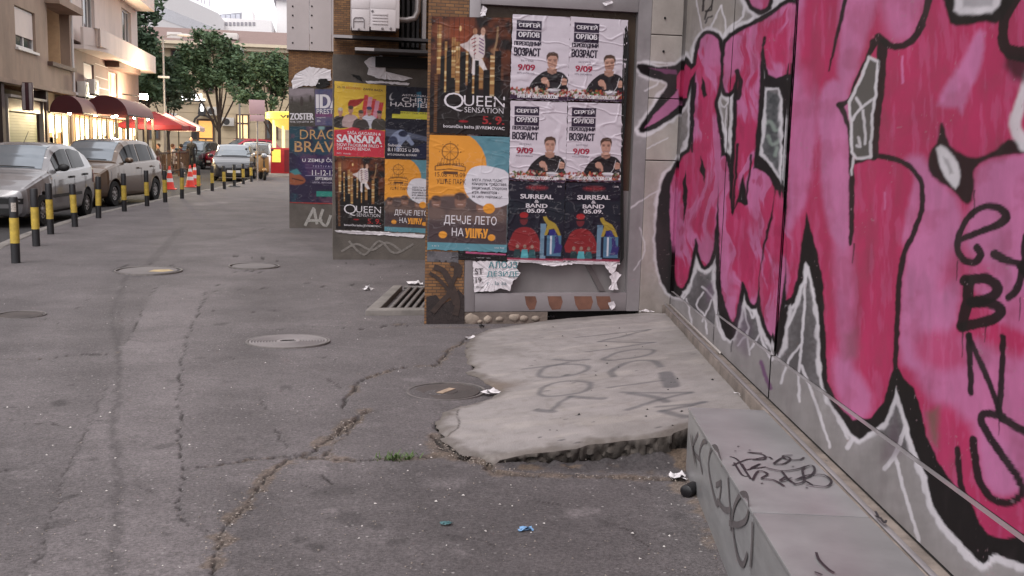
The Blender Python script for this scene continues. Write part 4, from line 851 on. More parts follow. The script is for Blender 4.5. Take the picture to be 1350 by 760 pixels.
# ------------------------------------------------------------------ drain with iron bars
dr = empty('drain_grate', tuple(at_z(535, 400, 0)), 0, 'rusty iron drain grate with slanting bars in a concrete rim by the brick pillar', 'grate')
m_iron = mat('worn_iron', srgb(112, 106, 104), .65, .25, var=.25, scale=20, stain=.4, space='World')
zg = .05; q = {k: at_z(*v, zg) for k, v in dict(a=(509, 406), b=(575, 407), c=(536, 378), d=(590, 378)).items()}
yA, yB_ = q['a'][1], q['c'][1]; xA = q['a'][0]; xC = q['c'][0]
sk = (xC-xA)/(yB_-yA)
def GXY(u_, y): return (xA+u_+sk*(y-yA), y)
adopt(MB().prism([GXY(-.0, yA-.02), GXY(.78, yA-.02), GXY(.78, yB_+.05), GXY(.0, yB_+.05)], -.1, zg-.035, 'z').build('pit', m_dark), dr)
for k in range(11):
    u_ = .02+k*.072; adopt(MB().prism([GXY(u_, yA), GXY(u_+.034, yA), GXY(u_+.034, yB_), GXY(u_, yB_)], zg-.03, zg, 'z').build('bar', m_iron, bevel=.004, seg=1), dr)
for yy0, yy1 in ((yA-.04, yA-.003), (yB_+.003, yB_+.04)): adopt(MB().prism([GXY(-.03, yy0), GXY(.8, yy0), GXY(.8, yy1), GXY(-.03, yy1)], zg-.03, zg+.002, 'z').build('end_bar', m_iron, bevel=.004, seg=1), dr)
adopt(MB().prism([GXY(-.16, yA-.19), GXY(.8, yA-.17), GXY(.8, yA-.045), GXY(-.05, yA-.045), GXY(-.05, yB_+.05), GXY(-.15, yB_+.05)], -.06, zg+.008, 'z').build('rim', m_kerb, bevel=.012), dr)
# ------------------------------------------------------------------ iron covers
def cover(x, y, rpx, label, prof, m, dz=.006, name='manhole_cover', grp=None):
    p = at_ground(x, y); r_ = rpx/FPX*math.hypot(p[0], p[1]); root = empty(name, (p[0], p[1], p[2]+dz), 0, label, 'manhole')
    root.rotation_euler = (R(-1.6) if p[1] < 9 else 0, 0, random.random())
    MB().lathe([(0, prof[0][1])]+[(a*r_, b) for a, b in prof]+[(r_*.98, -.05)], 56).build('lid', m, root, smooth=30)
    MB().lathe([(r_*1.0, -.03), (r_*1.005, .004), (r_*1.06, .005), (r_*1.07, -.03)], 56).build('frame_ring', m_iron, root, smooth=30)
    return root, r_
m_cov = mat('pale_iron', srgb(108, 102, 102), .8, .0, var=.12, scale=9, stain=.25); m_covd = mat('dark_iron', srgb(72, 64, 62), .85, .0, var=.3, scale=14, stain=.5, bump=.3)
rings = []
for k in range(9):
    a = .30+k*.074; rings += [(a, .004), (a+.004, -.02), (a+.034, -.02), (a+.038, .004)]
rt, r_ = cover(380, 451, 51, 'round iron manhole cover with fine concentric rings in the pavement', [(.05, .004), (.055, -.02), (.10, -.02), (.105, .004), (.16, .004), (.165, -.02), (.2, -.02), (.206, .004)]+rings+[(.98, .004)], mat('ringed_iron', srgb(138, 131, 131), .7, .1, var=.14, scale=9, stain=.25))
MB().box(-.045, .045, -.008, .008, .0045, .009).build('key_slot', m_dark, rt)
rt, r_ = cover(588, 517, 50, 'dark rusty manhole cover half framed by the concrete apron', [(.3, .002), (.32, -.002), (.6, .001), (.9, .001)], m_covd, .004)
MB().box(-.07, .07, -.022, .022, .0025, .006).build('key_slot', mat('sandy_fill', srgb(150, 130, 112), .95, var=.3, scale=30), rt)
rt, r_ = cover(196, 358, 38, 'flat round iron cover with a rust yellow patch, sunk in broken asphalt near the bollards', [(.5, .002), (.9, .002)], m_cov, .012); rt.rotation_euler[2] = 0
MB().prism([(r_*.05, -r_*.35), (r_*.5, -r_*.45), (r_*.8, -r_*.1), (r_*.6, r_*.2), (r_*.15, r_*.1)], .0025, .004, 'z').build('rust_patch', mat('rust_yellow', srgb(168, 148, 112), .9, var=.3, scale=12), rt)
rt = cover(335, 352, 30, 'pale iron cover level with the row of poster walls', [(.5, .002), (.9, .002)], m_cov, .012); cover(28, 416, 26, 'worn dark iron cover near the striped bollard with the sticker', [(.5, .001), (.9, .001)], m_covd, .006)
# ------------------------------------------------------------------ posters: pasted sheets of paper, print in the sheet's own colours, lettering as flat print on top
m_paper = mat('printed_paper', (.5, .5, .5), .55, var=.05, scale=9, bump=.12, bscale=14, attr='Col', spec=.35, space='World')
def ink(rgb): return mat('ink_%d_%d_%d' % rgb, tuple(c*PK for c in srgb(*rgb)), .6, var=.04)
PK = .74
def K(*c): return np.array(srgb(*c))*PK
def sheet(name, corners, Y, paint, texts, label, crease=1, res=.0048, lift=.0, group=None):
    """corners: TL TR BR BL in photograph pixels on the wall plane Y"""
    Q = [at_Y(x, y, Y) for x, y in corners]; W = (np.linalg.norm(Q[1]-Q[0])+np.linalg.norm(Q[2]-Q[3]))/2; Hh = (np.linalg.norm(Q[3]-Q[0])+np.linalg.norm(Q[2]-Q[1]))/2
    res = res*max(1, Y/9); nc, nr = int(W/res)+2, int(Hh/res)+2; asp = Hh/W
    U, Vv = np.meshgrid(np.linspace(0, 1, nc), np.linspace(0, 1, nr)); seed = random.randint(0, 900)
    # crumpled outline and creases
    def pos(u_, v_, lift2=0.0):
        u_ = np.asarray(u_, float); v_ = np.asarray(v_, float)
        P = ((1-u_)*(1-v_))[..., None]*Q[0]+(u_*(1-v_))[..., None]*Q[1]+(u_*v_)[..., None]*Q[2]+((1-u_)*v_)[..., None]*Q[3]
        a = fbm(u_*3*W+seed, v_*9*Hh, 3, 5)-.5; b = np.abs(fbm(u_*4*W, v_*6*Hh+seed, 2, 6)-.5); c2 = np.abs(fbm(u_*2.2*W+v_*1.5+seed*.7, v_*7*Hh-u_*.8, 3, 16)-.5); dy = .005*a*crease+.0035*np.clip(.05-b, 0, 1)/.05*crease+.004*np.clip(.03-c2, 0, 1)/.03*crease
        P = P.copy(); P[..., 1] += -.0045-lift-lift2-dy; return P
    e = .006/W; uu = U.copy(); vv = Vv.copy()
    uu += (U < .001)*e*(fbm(Vv*30, U+seed, 3)-.5)*1.5+(U > .999)*e*(fbm(Vv*30, U+seed+7, 3)-.5)*1.5; vv += (Vv > .999)*e*(fbm(U*30, U*0+seed, 3)-.5)*2
    P = pos(uu, vv).reshape(-1, 3); C = Canvas(U.ravel(), (Vv*asp).ravel(), (.5, .5, .5)); paint(C, asp)
    C.c *= (.93+.12*fbm(U.ravel()*3+seed, Vv.ravel()*5, 4, 3))[:, None]
    cr = np.abs(fbm(U.ravel()*2.5+seed, Vv.ravel()*11, 3, 11)-.5); C.mix(np.arange(len(P)), .18*crease*sstep(.012, .0, cr), np.array([.6, .58, .6]))
    me = np_mesh(name, P, grid_faces(nr, nc)[:, ::-1], True); set_col(me, np.clip(C.c, .004, .9)); o = link_mesh(name, me, m_paper)
    tag(o, label, 'poster', group)
    by = {}
    for t in texts:
        s, x0, y0, x1, y1, rgb = t[:6]; bold = min(t[6], .008) if len(t) > 6 else 0
        gv, gf = glyphs(s, bold); hv = (t[6] if len(t) > 6 else 0); sh = (y1-y0)*asp*.05 if hv > .02 else 0
        for k, dx in enumerate((0, -sh, sh, -sh*.5, sh*.5) if sh else (0,)): by.setdefault(rgb, []).append((gv, gf, x0+dx, y0, x1+dx, y1, .0002*k))
    for rgb, L_ in by.items():
        VV = []; FF = []
        for gv, gf, x0, y0, x1, y1, lf in L_:
            b = len(VV); p = pos(x0+(x1-x0)*gv[:, 0], y1+(y0-y1)*gv[:, 1], .0016+lf); VV += [tuple(q) for q in p]; FF += [tuple(b+i for i in f) for f in gf]
        me = bpy.data.meshes.new('lettering'); me.from_pydata(VV, [], FF); link_mesh('lettering', me, ink(rgb), o)['kind'] = 'stuff'
    return o
WH = (226, 220, 226); NV = (42, 32, 52); RD = (170, 40, 70); OR = (226, 150, 50)
def person_bust(C, cx, top, s, skin, hair, cloth, hw=1.0):
    """head and shoulders; s = head height"""
    C.poly([(cx-1.25*s*hw, top+2.9*s), (cx-1.05*s*hw, top+1.55*s), (cx-.3*s, top+1.2*s), (cx+.3*s, top+1.2*s), (cx+1.05*s*hw, top+1.55*s), (cx+1.25*s*hw, top+2.9*s)], cloth, .012, 1, 2)
    C.rect(cx-.2*s, top+.8*s, cx+.2*s, top+1.32*s, skin*.85, .012); C.ell(cx, top+.55*s, .37*s, .5*s, skin, .01); C.ell(cx, top+.22*s, .38*s, .25*s, hair, .012)
    C.ell(cx-.15*s, top+.5*s, .07*s, .04*s, skin*.35, .006); C.ell(cx+.15*s, top+.5*s, .07*s, .04*s, skin*.35, .006); C.line([(cx-.13*s, top+.78*s), (cx+.13*s, top+.78*s)], .05*s, skin*.5, .006)
def p_queen(C, a):
    C.c[:] = K(30, 22, 22); n = fbm(C.x*7, C.y*7, 4, 8); i = np.arange(C.x.size)
    C.mix(i, sstep(1.0, .2, C.y)*sstep(.3, .7, n)*.85, K(120, 62, 36)); C.ell(.16, .17, .1, .1, K(130, 80, 58), .05, .7); C.ell(.38, .2, .16, .22, K(150, 70, 38), .18, .7)
    for x, y0, y1, w in ((.1, .1, .7, .05), (.185, .3, .9, .03), (.28, .25, .75, .05), (.335, .3, .95, .05), (.45, .4, .82, .028), (.53, .4, .92, .03), (.63, .3, .86, .05), (.77, .45, .93, .055)):
        C.rect(x-w/2, y0, x+w/2, y1, K(176, 130, 78), .01, .8)
        for k in range(12): yy = y0+(y1-y0)*random.random(); C.rect(x-w/2, yy, x+w/2, yy+.02, K(*random.choice([(230, 200, 140), (120, 70, 40), (240, 220, 180)])), .008, .6)
    C.poly([(.54, .2), (.6, .22), (.66, .2), (.67, .44), (.62, .5), (.52, .5), (.47, .42), (.38, .36), (.36, .33), (.45, .3)], K(214, 200, 198), .015, 1, 2); C.ell(.545, .17, .028, .04, K(170, 120, 90), .01); C.ell(.645, .17, .028, .05, K(190, 150, 130), .01)
    C.poly([(.52, .5), (.64, .5), (.72, .66), (.68, .66), (.6, .57), (.56, .7), (.51, .7)], K(222, 212, 212), .012)
    for k in range(5): C.line([(.5+.01*k, .27+.045*k), (.555, .25+.045*k)], .012, K(150, 50, 60), .006); C.line([(.6, .25+.04*k), (.655, .28+.04*k)], .012, K(110, 60, 120), .006)
    C.line([(.83, .12), (.82, .28), (.79, .4), (.8, .46)], .025, K(150, 120, 90), .015, .9, 3); C.ell(.79, .4, .05, .035, K(150, 110, 80), .03, .7); C.ell(.36, .14, .014, .03, K(240, 200, 140), .02); C.rect(.86, .6, .91, .75, K(110, 66, 44), .03, .7)
    for k in range(1, 9): C.line([(.065*k+.02, .02), (.065*k+.02, .5)], .006, K(40, 24, 20), .006, .8)
    for x, y0, w in ((.145, .48, .05), (.225, .42, .06), (.275, .74, .05), (.4, .42, .06), (.49, .68, .06), (.575, .52, .05), (.7, .63, .07), (.84, .4, .08)):
        C.rect(x-w/2, y0, x+w/2, 1.0, K(20, 17, 18), .008)
    C.rect(.05, .7, .09, 1.42, K(120, 78, 46), .006, .75)
    for k in range(26): yy = .72+.68*k/26; C.rect(.05, yy, .09, yy+.008, K(24, 18, 18), .004, .8)
    C.ell(.42, 1.27, .06, .014, K(150, 30, 40), .01)
T_queen = lambda a: [('Q', .17, .645, .42, .805, WH, -.012), ('UEEN', .42, .665, .935, .755, WH, -.004), ('SENSATION', .43, .765, .92, .81, WH, -.01), ('5. 9.', .66, .835, .93, .905, (160, 40, 44), .03), ('botanička bašta JEVREMOVAC', .17, .92, .94, .958, WH, .02)]
def p_leto(C, a):
    C.c[:] = K(92, 140, 154); n = fbm(C.x*6, C.y*6, 4, 12); C.mix(np.arange(C.x.size), sstep(.4, .65, n)*.35, K(120, 160, 172))
    C.ell(.22, .38, .5, .46, K(232, 156, 58), .01); C.rect(-.01, 0, .05, .84, K(232, 156, 58), .005)
    y0 = a*.54; C.poly([(0, y0+.03), (.2, y0-.03), (.45, y0-.04), (.62, y0+.05), (.85, y0+.02), (1, y0-.12), (1, a*.94), (0, a*.94)], K(94, 78, 76), .05)
    for cx, cy, s in ((.1, y0+.0, .13), (.4, y0-.04, .17), (.66, y0+.03, .14), (.86, y0-.0, .13)): C.ell(cx, cy+s*.5, s*.42, s*.6, K(140, 104, 90), .03); C.ell(cx, cy+.1*s, s*.45, s*.3, K(84, 64, 58), .03); C.ell(cx, cy+s*1.5, s*.9, s*.6, K(112, 92, 86), .06); C.line([(cx-.03, cy+.7*s), (cx+.03, cy+.7*s)], .012, K(190, 160, 150), .01)
    C.rect(0, a*.75, 1, a*.94, K(72, 58, 62), .08, .8); C.rect(0, a*.935, 1, a, K(98, 150, 164), .004)
    C.poly([(.5, .42), (.62, .36), (.8, .37), (1.0, .45), (1.05, .75), (.95, .84), (.8, .87), (.62, .83), (.48, .72), (.44, .58)], K(222, 218, 226), .006, 1, 3)
    for cx, cy, r_ in ((.76, .88, .075), (.19, a*.865, .052), (.8, a*.875, .048)): C.ell(cx, cy, r_, r_*.85, K(232, 156, 58), .006)
    dk = K(96, 62, 38); C.line([(.26+.1*math.cos(t), .2+.1*math.sin(t)) for t in np.linspace(0, 6.283, 20)], .014, dk, .006, .8)
    for t in np.linspace(0, 6.283, 9): C.line([(.26, .2), (.26+.1*math.cos(t), .2+.1*math.sin(t))], .006, dk, .004, .7); C.ell(.26+.13*math.cos(t), .2+.12*math.sin(t), .008, .008, dk, .004, .7)
    for k in range(7): C.line([(.14+.04*k, .36), (.16+.035*k, .28-.03*math.sin(k))], .008, dk, .004, .7)
    C.line([(.08, .38), (.26, .35), (.45, .38), (.45, .43), (.26, .41), (.08, .43), (.08, .38)], .012, dk, .005, .9); C.rect(.18, .44, .36, .475, dk, .006)
T_leto = lambda a: [('ДЕЧЈЕ ЛЕТО', .1, .238, .43, .262, (90, 58, 36), .01), ('15.08 - 10.09', .08, .318, .45, .358, (90, 58, 36), -.004), ('УШЋЕ ПАРК', .1, .375, .46, .42, (90, 58, 36), -.004), ('МЕГА ЛУНА ПАРК,', .54, .365, .92, .392, (60, 54, 66), .01), ('концерти, представе,', .54, .40, .98, .428, (60, 54, 66), .01),
                    ('радионице, спортске', .54, .436, .98, .464, (60, 54, 66), .01), ('игре, аниматори -', .54, .472, .88, .5, (60, 54, 66), .01), ('за целу породицу!', .54, .508, .92, .536, (60, 54, 66), .01), ('ДЕЧЈЕ ЛЕТО', .2, .69, .86, .78, WH, .018), ('НА', .3, .80, .45, .872, WH, .018), ('УШЋУ', .47, .80, .75, .885, (236, 160, 60), .03), ('· ·· ·', .06, .96, .14, .972, WH), ('уш ће', .84, .955, .96, .972, WH)]
def p_orlov(C, a):
    C.c[:] = K(216, 206, 216); C.rect(.07, .09, .505, .247, K(46, 34, 56), .004); C.rect(.07, .26, .505, .415, K(46, 34, 56), .004)
    f = lambda pts: [((x-.71)*1.1+.71, (y-.6)*1.15+.745) for x, y in pts]
    sk = K(196, 150, 132); blk_ = K(36, 32, 36)
    C.poly(f([(.36, .98), (.42, .88), (.52, .79), (.62, .74), (.8, .74), (.9, .77), (.97, .86), (.95, .95), (.97, 1.06), (.36, 1.06)]), blk_, .01, 1, 2); C.poly(f([(.6, .95), (.66, .88), (.76, .9), (.84, .86), (.8, 1.0), (.64, 1.02)]), K(52, 48, 54), .05, .6); C.poly(f([(.63, .7), (.79, .7), (.78, .765), (.71, .79), (.64, .76)]), sk*.72, .012)
    C.poly(f([(.63, .55), (.635, .64), (.655, .69), (.69, .72), (.73, .72), (.765, .69), (.785, .64), (.79, .55), (.76, .5), (.66, .5)]), sk, .01, 1, 2); C.poly(f([(.74, .54), (.785, .56), (.775, .66), (.74, .7)]), sk*.78, .03, .7)
    C.poly(f([(.618, .6), (.615, .52), (.65, .475), (.73, .462), (.79, .485), (.806, .53), (.802, .6), (.788, .55), (.765, .52), (.68, .52), (.64, .545)]), K(84, 62, 52), .012)
    for x in (.67, .75): C.ell(*f([(x, .592)])[0], .026, .008, K(92, 66, 60), .008, .9); C.ell(*f([(x, .575)])[0], .034, .007, K(80, 58, 50), .008, .8)
    C.poly(f([(.702, .6), (.718, .6), (.73, .645), (.695, .645)]), sk*.8, .012); C.line(f([(.68, .675), (.71, .682), (.74, .675)]), .014, K(206, 180, 172), .008); C.line(f([(.67, .668), (.71, .67), (.75, .668)]), .008, K(130, 72, 70), .006); C.poly(f([(.66, .68), (.7, .71), (.74, .71), (.77, .67), (.75, .72), (.7, .735)]), sk*.62, .02, .6)
    C.poly(f([(.54, .86), (.58, .83), (.63, .84), (.67, .9), (.68, .97), (.65, .98), (.63, .93), (.58, .93), (.55, .91)]), sk, .01); C.line(f([(.6, .92), (.63, .97)]), .01, sk*.6, .008); C.poly(f([(.86, .85), (.9, .83), (.95, .85), (.95, .93), (.88, .94), (.85, .9)]), sk, .01); C.line(f([(.87, .9), (.94, .9)]), .008, sk*.6, .006); C.line(f([(.88, .8), (.85, .93), (.78, 1.03)]), .011, K(206, 202, 206), .006)
    for k in range(190):
        x = random.random(); y = 1.19+.17*random.random()+.05*abs(x-.5); c = random.choice([(160, 46, 46), (190, 96, 64), (90, 110, 60), (206, 186, 166), (140, 40, 56), (110, 60, 44), (214, 204, 200), (80, 96, 54)]); C.ell(x, y, .028*random.random()+.01, .018, K(*c), .012, .9, random.uniform(0, 3))
    C.ell(.76, 1.215, .11, .022, K(226, 224, 230), .008); C.ell(.76, 1.25, .085, .02, K(170, 160, 170), .01)
    C.poly([(0, 1.31), (.1, 1.33), (.3, 1.345), (.7, 1.34), (1, 1.32), (1, a), (0, a)], K(58, 36, 62), .015)
T_orlov = lambda a: [('СЕРГЕЙ', .11, .085, .47, .145, WH, .03), ('ОРЛОВ', .11, .2, .47, .262, WH, .03), ('ПЕРЕХОДНЫЙ', .045, .297, .5, .368, NV, .03), ('ВОЗРАСТ', .045, .385, .49, .482, NV, .03), ('БЕЛГРАД', .17, .527, .38, .55, (120, 110, 124), 0), ('9/09', .12, .58, .41, .652, RD, .03), ('MTS DVORANA', .11, .674, .41, .695, (120, 110, 124), 0), ('БИЛЕТЫ: ORLOVTOUR.COM', .13, .93, .83, .978, WH, .03)]
def p_surreal(C, a):
    C.c[:] = K(28, 27, 42); n = fbm(C.x*3, C.y*3, 3, 15); C.mix(np.arange(C.x.size), sstep(.45, .6, n)*.4, K(30, 44, 52)); C.ell(.5, .1, .2, .045, K(120, 44, 52), .05, .8)
    r_ = K(138, 40, 44); C.poly([(.04, 1.2), (.06, .98), (.14, .84), (.26, .79), (.4, .8), (.5, .88), (.56, 1.0), (.6, 1.2)], r_, .02, 1, 2); C.ell(.28, .66, .07, .095, K(110, 42, 48), .015); C.ell(.28, .58, .075, .05, K(170, 44, 48), .015); C.rect(.2, .63, .36, .655, K(40, 20, 28), .01)
    C.rect(.58, .72, .68, 1.34, K(112, 142, 164), .006); C.rect(.7, .92, .96, 1.28, K(80, 118, 148), .006); C.rect(.65, .93, .68, 1.28, K(24, 28, 56), .006); C.rect(.76, .93, .79, 1.25, K(210, 214, 226), .006); C.poly([(.84, .94), (.9, .93), (.92, 1.06), (.98, 1.1), (.95, 1.22), (.82, 1.24), (.85, 1.1)], K(54, 48, 110), .01)
    C.poly([(.62, .6), (.68, .59), (.72, .65), (.84, .71), (.9, .8), (.95, .92), (.9, .92), (.82, .8), (.74, .82), (.7, .92), (.65, .92), (.7, .74), (.64, .66)], K(168, 144, 58), .008); C.poly([(.73, .82), (.84, .82), (.88, .92), (.74, .92)], K(48, 44, 120), .01)
    for cx, c in ((.18, (40, 62, 66)), (.31, (90, 170, 180)), (.44, (50, 92, 98))): C.ell(cx, 1.13, .03, .035, K(150, 120, 110), .008); C.poly([(cx-.07, 1.34), (cx-.05, 1.18), (cx+.05, 1.18), (cx+.07, 1.34)], K(*c), .01)
    C.rect(0, a-.045, 1, a, K(160, 50, 76), .01, .85); C.rect(0, a-.012, 1, a, K(220, 190, 200), .01, .8)
T_surr = lambda a: [('SURREAL', .21, .22/a, .79, .3/a, WH, .045), ('&', .46, .315/a, .54, .37/a, WH, .02), ('BAND', .31, .385/a, .69, .455/a, WH, .045), ('05.09.', .33, .475/a, .67, .545/a, WH, .04), ('live band', .36, .075/a, .64, .12/a, (170, 60, 66), .0), ('SB', .86, .06/a, .94, .085/a, WH)]
def p_sansara(C, a):
    C.c[:] = K(214, 176, 62); C.poly([(.26, .44), (.3, .34), (.42, .32), (.58, .29), (.5, .4), (.4, .46), (.3, .47)], K(150, 42, 40), .015, 1, 2)
    for k, x in enumerate((.58, .66, .74, .8, .88)): C.poly([(x, .22+.03*k), (x+.08, .22+.03*k), (x+.03, .7), (x-.06, .7)], K(*((206, 140, 160) if k % 2 else (190, 60, 60))), .008)
    for cx, y, s, c, h in ((.12, .5, .13, (52, 46, 46), (190, 176, 160)), (.32, .45, .14, (176, 150, 150), (70, 54, 48)), (.68, .44, .14, (196, 194, 206), (60, 66, 100)), (.88, .5, .13, (70, 64, 58), (50, 48, 52)), (.52, .52, .14, (66, 58, 56), (72, 60, 56))): person_bust(C, cx, y, s, K(176, 130, 112), K(*h), K(*c), .9)
    C.poly([(0, .93), (.2, .91), (.35, .86), (.5, .88), (.48, .92), (.75, .88), (1, .9), (1, a), (0, a)], K(196, 52, 70), .012)
T_sans = lambda a: [('25.10', .05, .085/a, .2, .125/a, NV, .02), ('BEOGRAD', .22, .085/a, .52, .125/a, (196, 96, 50), .0), ('ZAPPA BAZA', .55, .085/a, .94, .125/a, NV, .01), ('SAŠA GAGARIN &', .26, .915/a, .92, .99/a, WH, .02), ('SANSARA', .06, 1.0/a, .93, 1.15/a, WH, .045), ('NOVI PROGRAM BRZO +', .06, 1.165/a, .95, 1.225/a, WH, .01), ('SVI HITOVI BENDA', .06, 1.235/a, .72, 1.295/a, WH, .02), ('MTS', .06, 1.35/a, .15, 1.38/a, WH), ('Moto Bar', .19, 1.35/a, .34, 1.38/a, WH)]
def p_astro(C, a):
    C.c[:] = K(28, 28, 44); C.ell(.12, .2, .05, .08, K(206, 204, 210), .02, 1, .5); C.ell(.145, .18, .05, .08, K(28, 28, 44), .02, 1, .5)
    C.rect(.28, .47, .92, .6, K(214, 206, 70), .006); C.rect(.12, .53, .99, .61, K(214, 206, 70), .006)
    C.poly([(0, .82), (.3, .84), (.7, .92), (1, .98), (1, 1.05), (.6, 1.0), (.2, .98), (0, .95)], K(90, 96, 118), .03)
    C.poly([(.06, 1.05), (.15, .9), (.3, .82), (.42, .88), (.5, 1.0), (.56, 1.08), (.5, 1.12), (.4, 1.02), (.3, 1.14), (.26, 1.24), (.2, 1.2), (.26, 1.06), (.15, 1.1)], K(140, 150, 180), .02, 1, 2); C.ell(.34, .9, .09, .06, K(40, 44, 70), .02); C.ell(.15, 1.05, .09, .1, K(52, 58, 86), .03)
    C.poly([(.5, 1.4), (.52, 1.2), (.7, 1.08), (.85, 1.02), (1, 1.02), (1, a), (.7, a), (.55, 1.55)], K(30, 34, 62), .01); C.poly([(.83, 1.08), (.95, 1.1), (1, 1.2), (1, 1.5), (.92, 1.5)], K(216, 212, 224), .01)
    C.ell(.92, .86, .12, .2, K(186, 138, 122), .015); C.ell(.93, .69, .12, .07, K(96, 76, 70), .02); C.line([(.86, .98), (.97, .98)], .025, K(70, 50, 46), .012); C.line([(.85, .83), (.9, .83)], .02, K(90, 60, 56), .01)
    C.poly([(.58, .1), (.66, .08), (.7, .3), (.62, .5), (.6, .3)], K(60, 130, 160), .03, .7)
T_astro = lambda a: [('ASTRONAUT', .3, .165/a, .86, .21/a, WH, .005), ('CHRIS', .3, .235/a, .86, .335/a, WH, .02), ('HADFIELD', .08, .35/a, .99, .445/a, WH, .02), ('predavanje i razgovor', .32, .49/a, .9, .53/a, NV, .0), ('svemir na dlanu', .16, .555/a, .9, .59/a, NV, .0), ('gost', .58, .7/a, .68, .72/a, WH), ('Subota,', .05, 1.27/a, .32, 1.34/a, WH, .018), ('8.11.2025 u 20h', .05, 1.36/a, .66, 1.44/a, WH, .018), ('MTS DVORANA, BEOGRAD', .05, 1.49/a, .62, 1.54/a, WH, .01)]
def p_zoster(C, a):
    C.c[:] = K(74, 68, 62); n = fbm(C.x*4, C.y*5, 4, 17); C.mix(np.arange(C.x.size), sstep(.55, .1, C.y+.3*(n-.5)), K(150, 138, 144))
    for x, y, s in ((.12, .45, .1), (.85, .4, .12), (.5, .5, .16)): C.ell(x, y, s*.4, s*1.2, K(60, 48, 44), .04, .8)
T_zos = lambda a: [('ZOSTER', .04, .66, .96, .84, WH, .05), ('PETAK  SAVA CENTAR  20H', .04, .87, .94, .92, WH, .0)]
def p_ida(C, a):
    C.c[:] = K(78, 80, 116); n = fbm(C.x*3, C.y*3, 3, 18); C.mix(np.arange(C.x.size), sstep(.4, .6, n)*.5, K(120, 104, 130)); C.rect(0, .9, 1, 1.05, K(130, 60, 110), .1, .7)
T_ida = lambda a: [('IDA', .06, .14, .98, .52, WH, .06), ('PRESTEN', .06, .54, .98, .68, WH, .02), ('avgust', .06, .76, .4, .8, WH), ('20h', .06, .84, .2, .9, WH)]
def p_drag(C, a):
    C.c[:] = K(44, 34, 62); n = fbm(C.x*3, C.y*3, 4, 19); i = np.arange(C.x.size); C.mix(i, sstep(.48, .62, n)*.7, K(34, 80, 92)); C.mix(i, sstep(.55, .7, fbm(C.x*5, C.y*5, 4, 20))*.6, K(110, 70, 90)); C.rect(.2, .55, 1, .95, K(62, 44, 100), .3, .6)
    C.poly([(0, .9), (.1, .86), (.24, .95), (.3, 1.03), (.22, 1.1), (0, 1.1)], K(150, 84, 56), .03, 1, 2); C.line([(.05, .99), (.25, 1.03)], .02, K(60, 30, 30), .02); C.poly([(0, .86), (.14, .8), (.22, .9), (.1, .92)], K(70, 130, 136), .03)
    C.ell(.6, .02, .06, .05, K(150, 190, 190), .05, .7); C.line([(.3, .78), (.95, .78)], .006, K(200, 190, 220), .004, .6); C.line([(.3, .93), (.95, .93)], .006, K(200, 190, 220), .004, .6); C.rect(.5, 1.22, .8, 1.32, K(50, 140, 128), .006); C.rect(0, a-.02, 1, a, K(170, 60, 50), .01)
GO = (196, 152, 104)
T_drag = lambda a: [('DRAGON', .2, .04, 1.24, .165, GO, .0), ('BRAVO', .1, .19, 1.08, .33, GO, .015), ('U ZEMLJI ČUDA', .24, .40, .99, .47, WH, .02), ('F E S T I V A L', .44, .5, .8, .525, (190, 180, 210), .0), ('11-12-13', .42, .56, .84, .63, WH, .01), ('SEPTEMBAR', .48, .65, .8, .69, WH, .018), ('UŠĆE, BEOGRAD', .42, .705, .88, .735, (200, 190, 210)), ('ULAZNICE', .54, .805, .76, .83, (40, 60, 60))]
S = sheet
S('concert_poster', [(569, 22), (674, 24), (671, 180), (566, 175)], FY, p_queen, T_queen(1.5), 'black concert poster with gold piano keys and white musician on the brick pillar', .6, lift=.004)
S('summer_poster', [(566, 178), (672, 181), (668, 333), (563, 329)], FY, p_leto, T_leto(1.45), 'orange and teal summer poster with speech bubble on the brick pillar', .6, lift=.002)
OL = ['white comedy poster with dining man, in the upper row beside the black concert poster', 'white comedy poster with dining man, in the upper row beside the window frame', 'white comedy poster with dining man, in the lower row beside the orange summer poster', 'white comedy poster with dining man, in the lower row beside the window frame']
for q, l in zip([[(676, 19), (752, 23), (748, 134), (672, 131)], [(752, 22), (828, 27), (822, 135), (748, 132)], [(673, 133), (748, 135), (745, 241), (671, 238)], [(749, 135), (822, 137), (818, 241), (745, 239)]], OL):
    S('comedy_poster', q, FY, p_orlov, T_orlov(1.45), l, 1.2, group='white comedy posters')
S('band_poster', [(671, 239), (745, 241), (742, 345), (668, 343)], FY, p_surreal, T_surr(1.4), 'navy band poster with man in red, beside the orange summer poster', .9, lift=.001, group='navy band posters'); S('band_poster', [(746, 241), (820, 241), (817, 346), (742, 344)], FY, p_surreal, T_surr(1.4), 'navy band poster with man in red, beside the window frame', .9, lift=.001, group='navy band posters')
S('concert_poster', [(441, 207.5), (507, 209.5), (506, 305), (443, 302)], Y2, p_queen, T_queen(1.5), 'black concert poster with gold piano keys under the yellow band poster', .8); S('summer_poster', [(507.5, 210), (575, 212), (572, 308), (506.5, 305)], Y2, p_leto, T_leto(1.45), 'orange and teal summer poster partly hidden behind the brick pillar', .8)
S('group_poster', [(441, 107), (509, 113), (507, 208.5), (440, 206)], Y2, p_sansara, T_sans(1.42), 'yellow and red poster with five band members below the white unit', .8); S('lecture_poster', [(509.5, 113), (578, 117), (575, 211), (507.5, 209)], Y2, p_astro, T_astro(1.6), 'dark blue astronaut poster with man in suit half behind the brick pillar', .8)
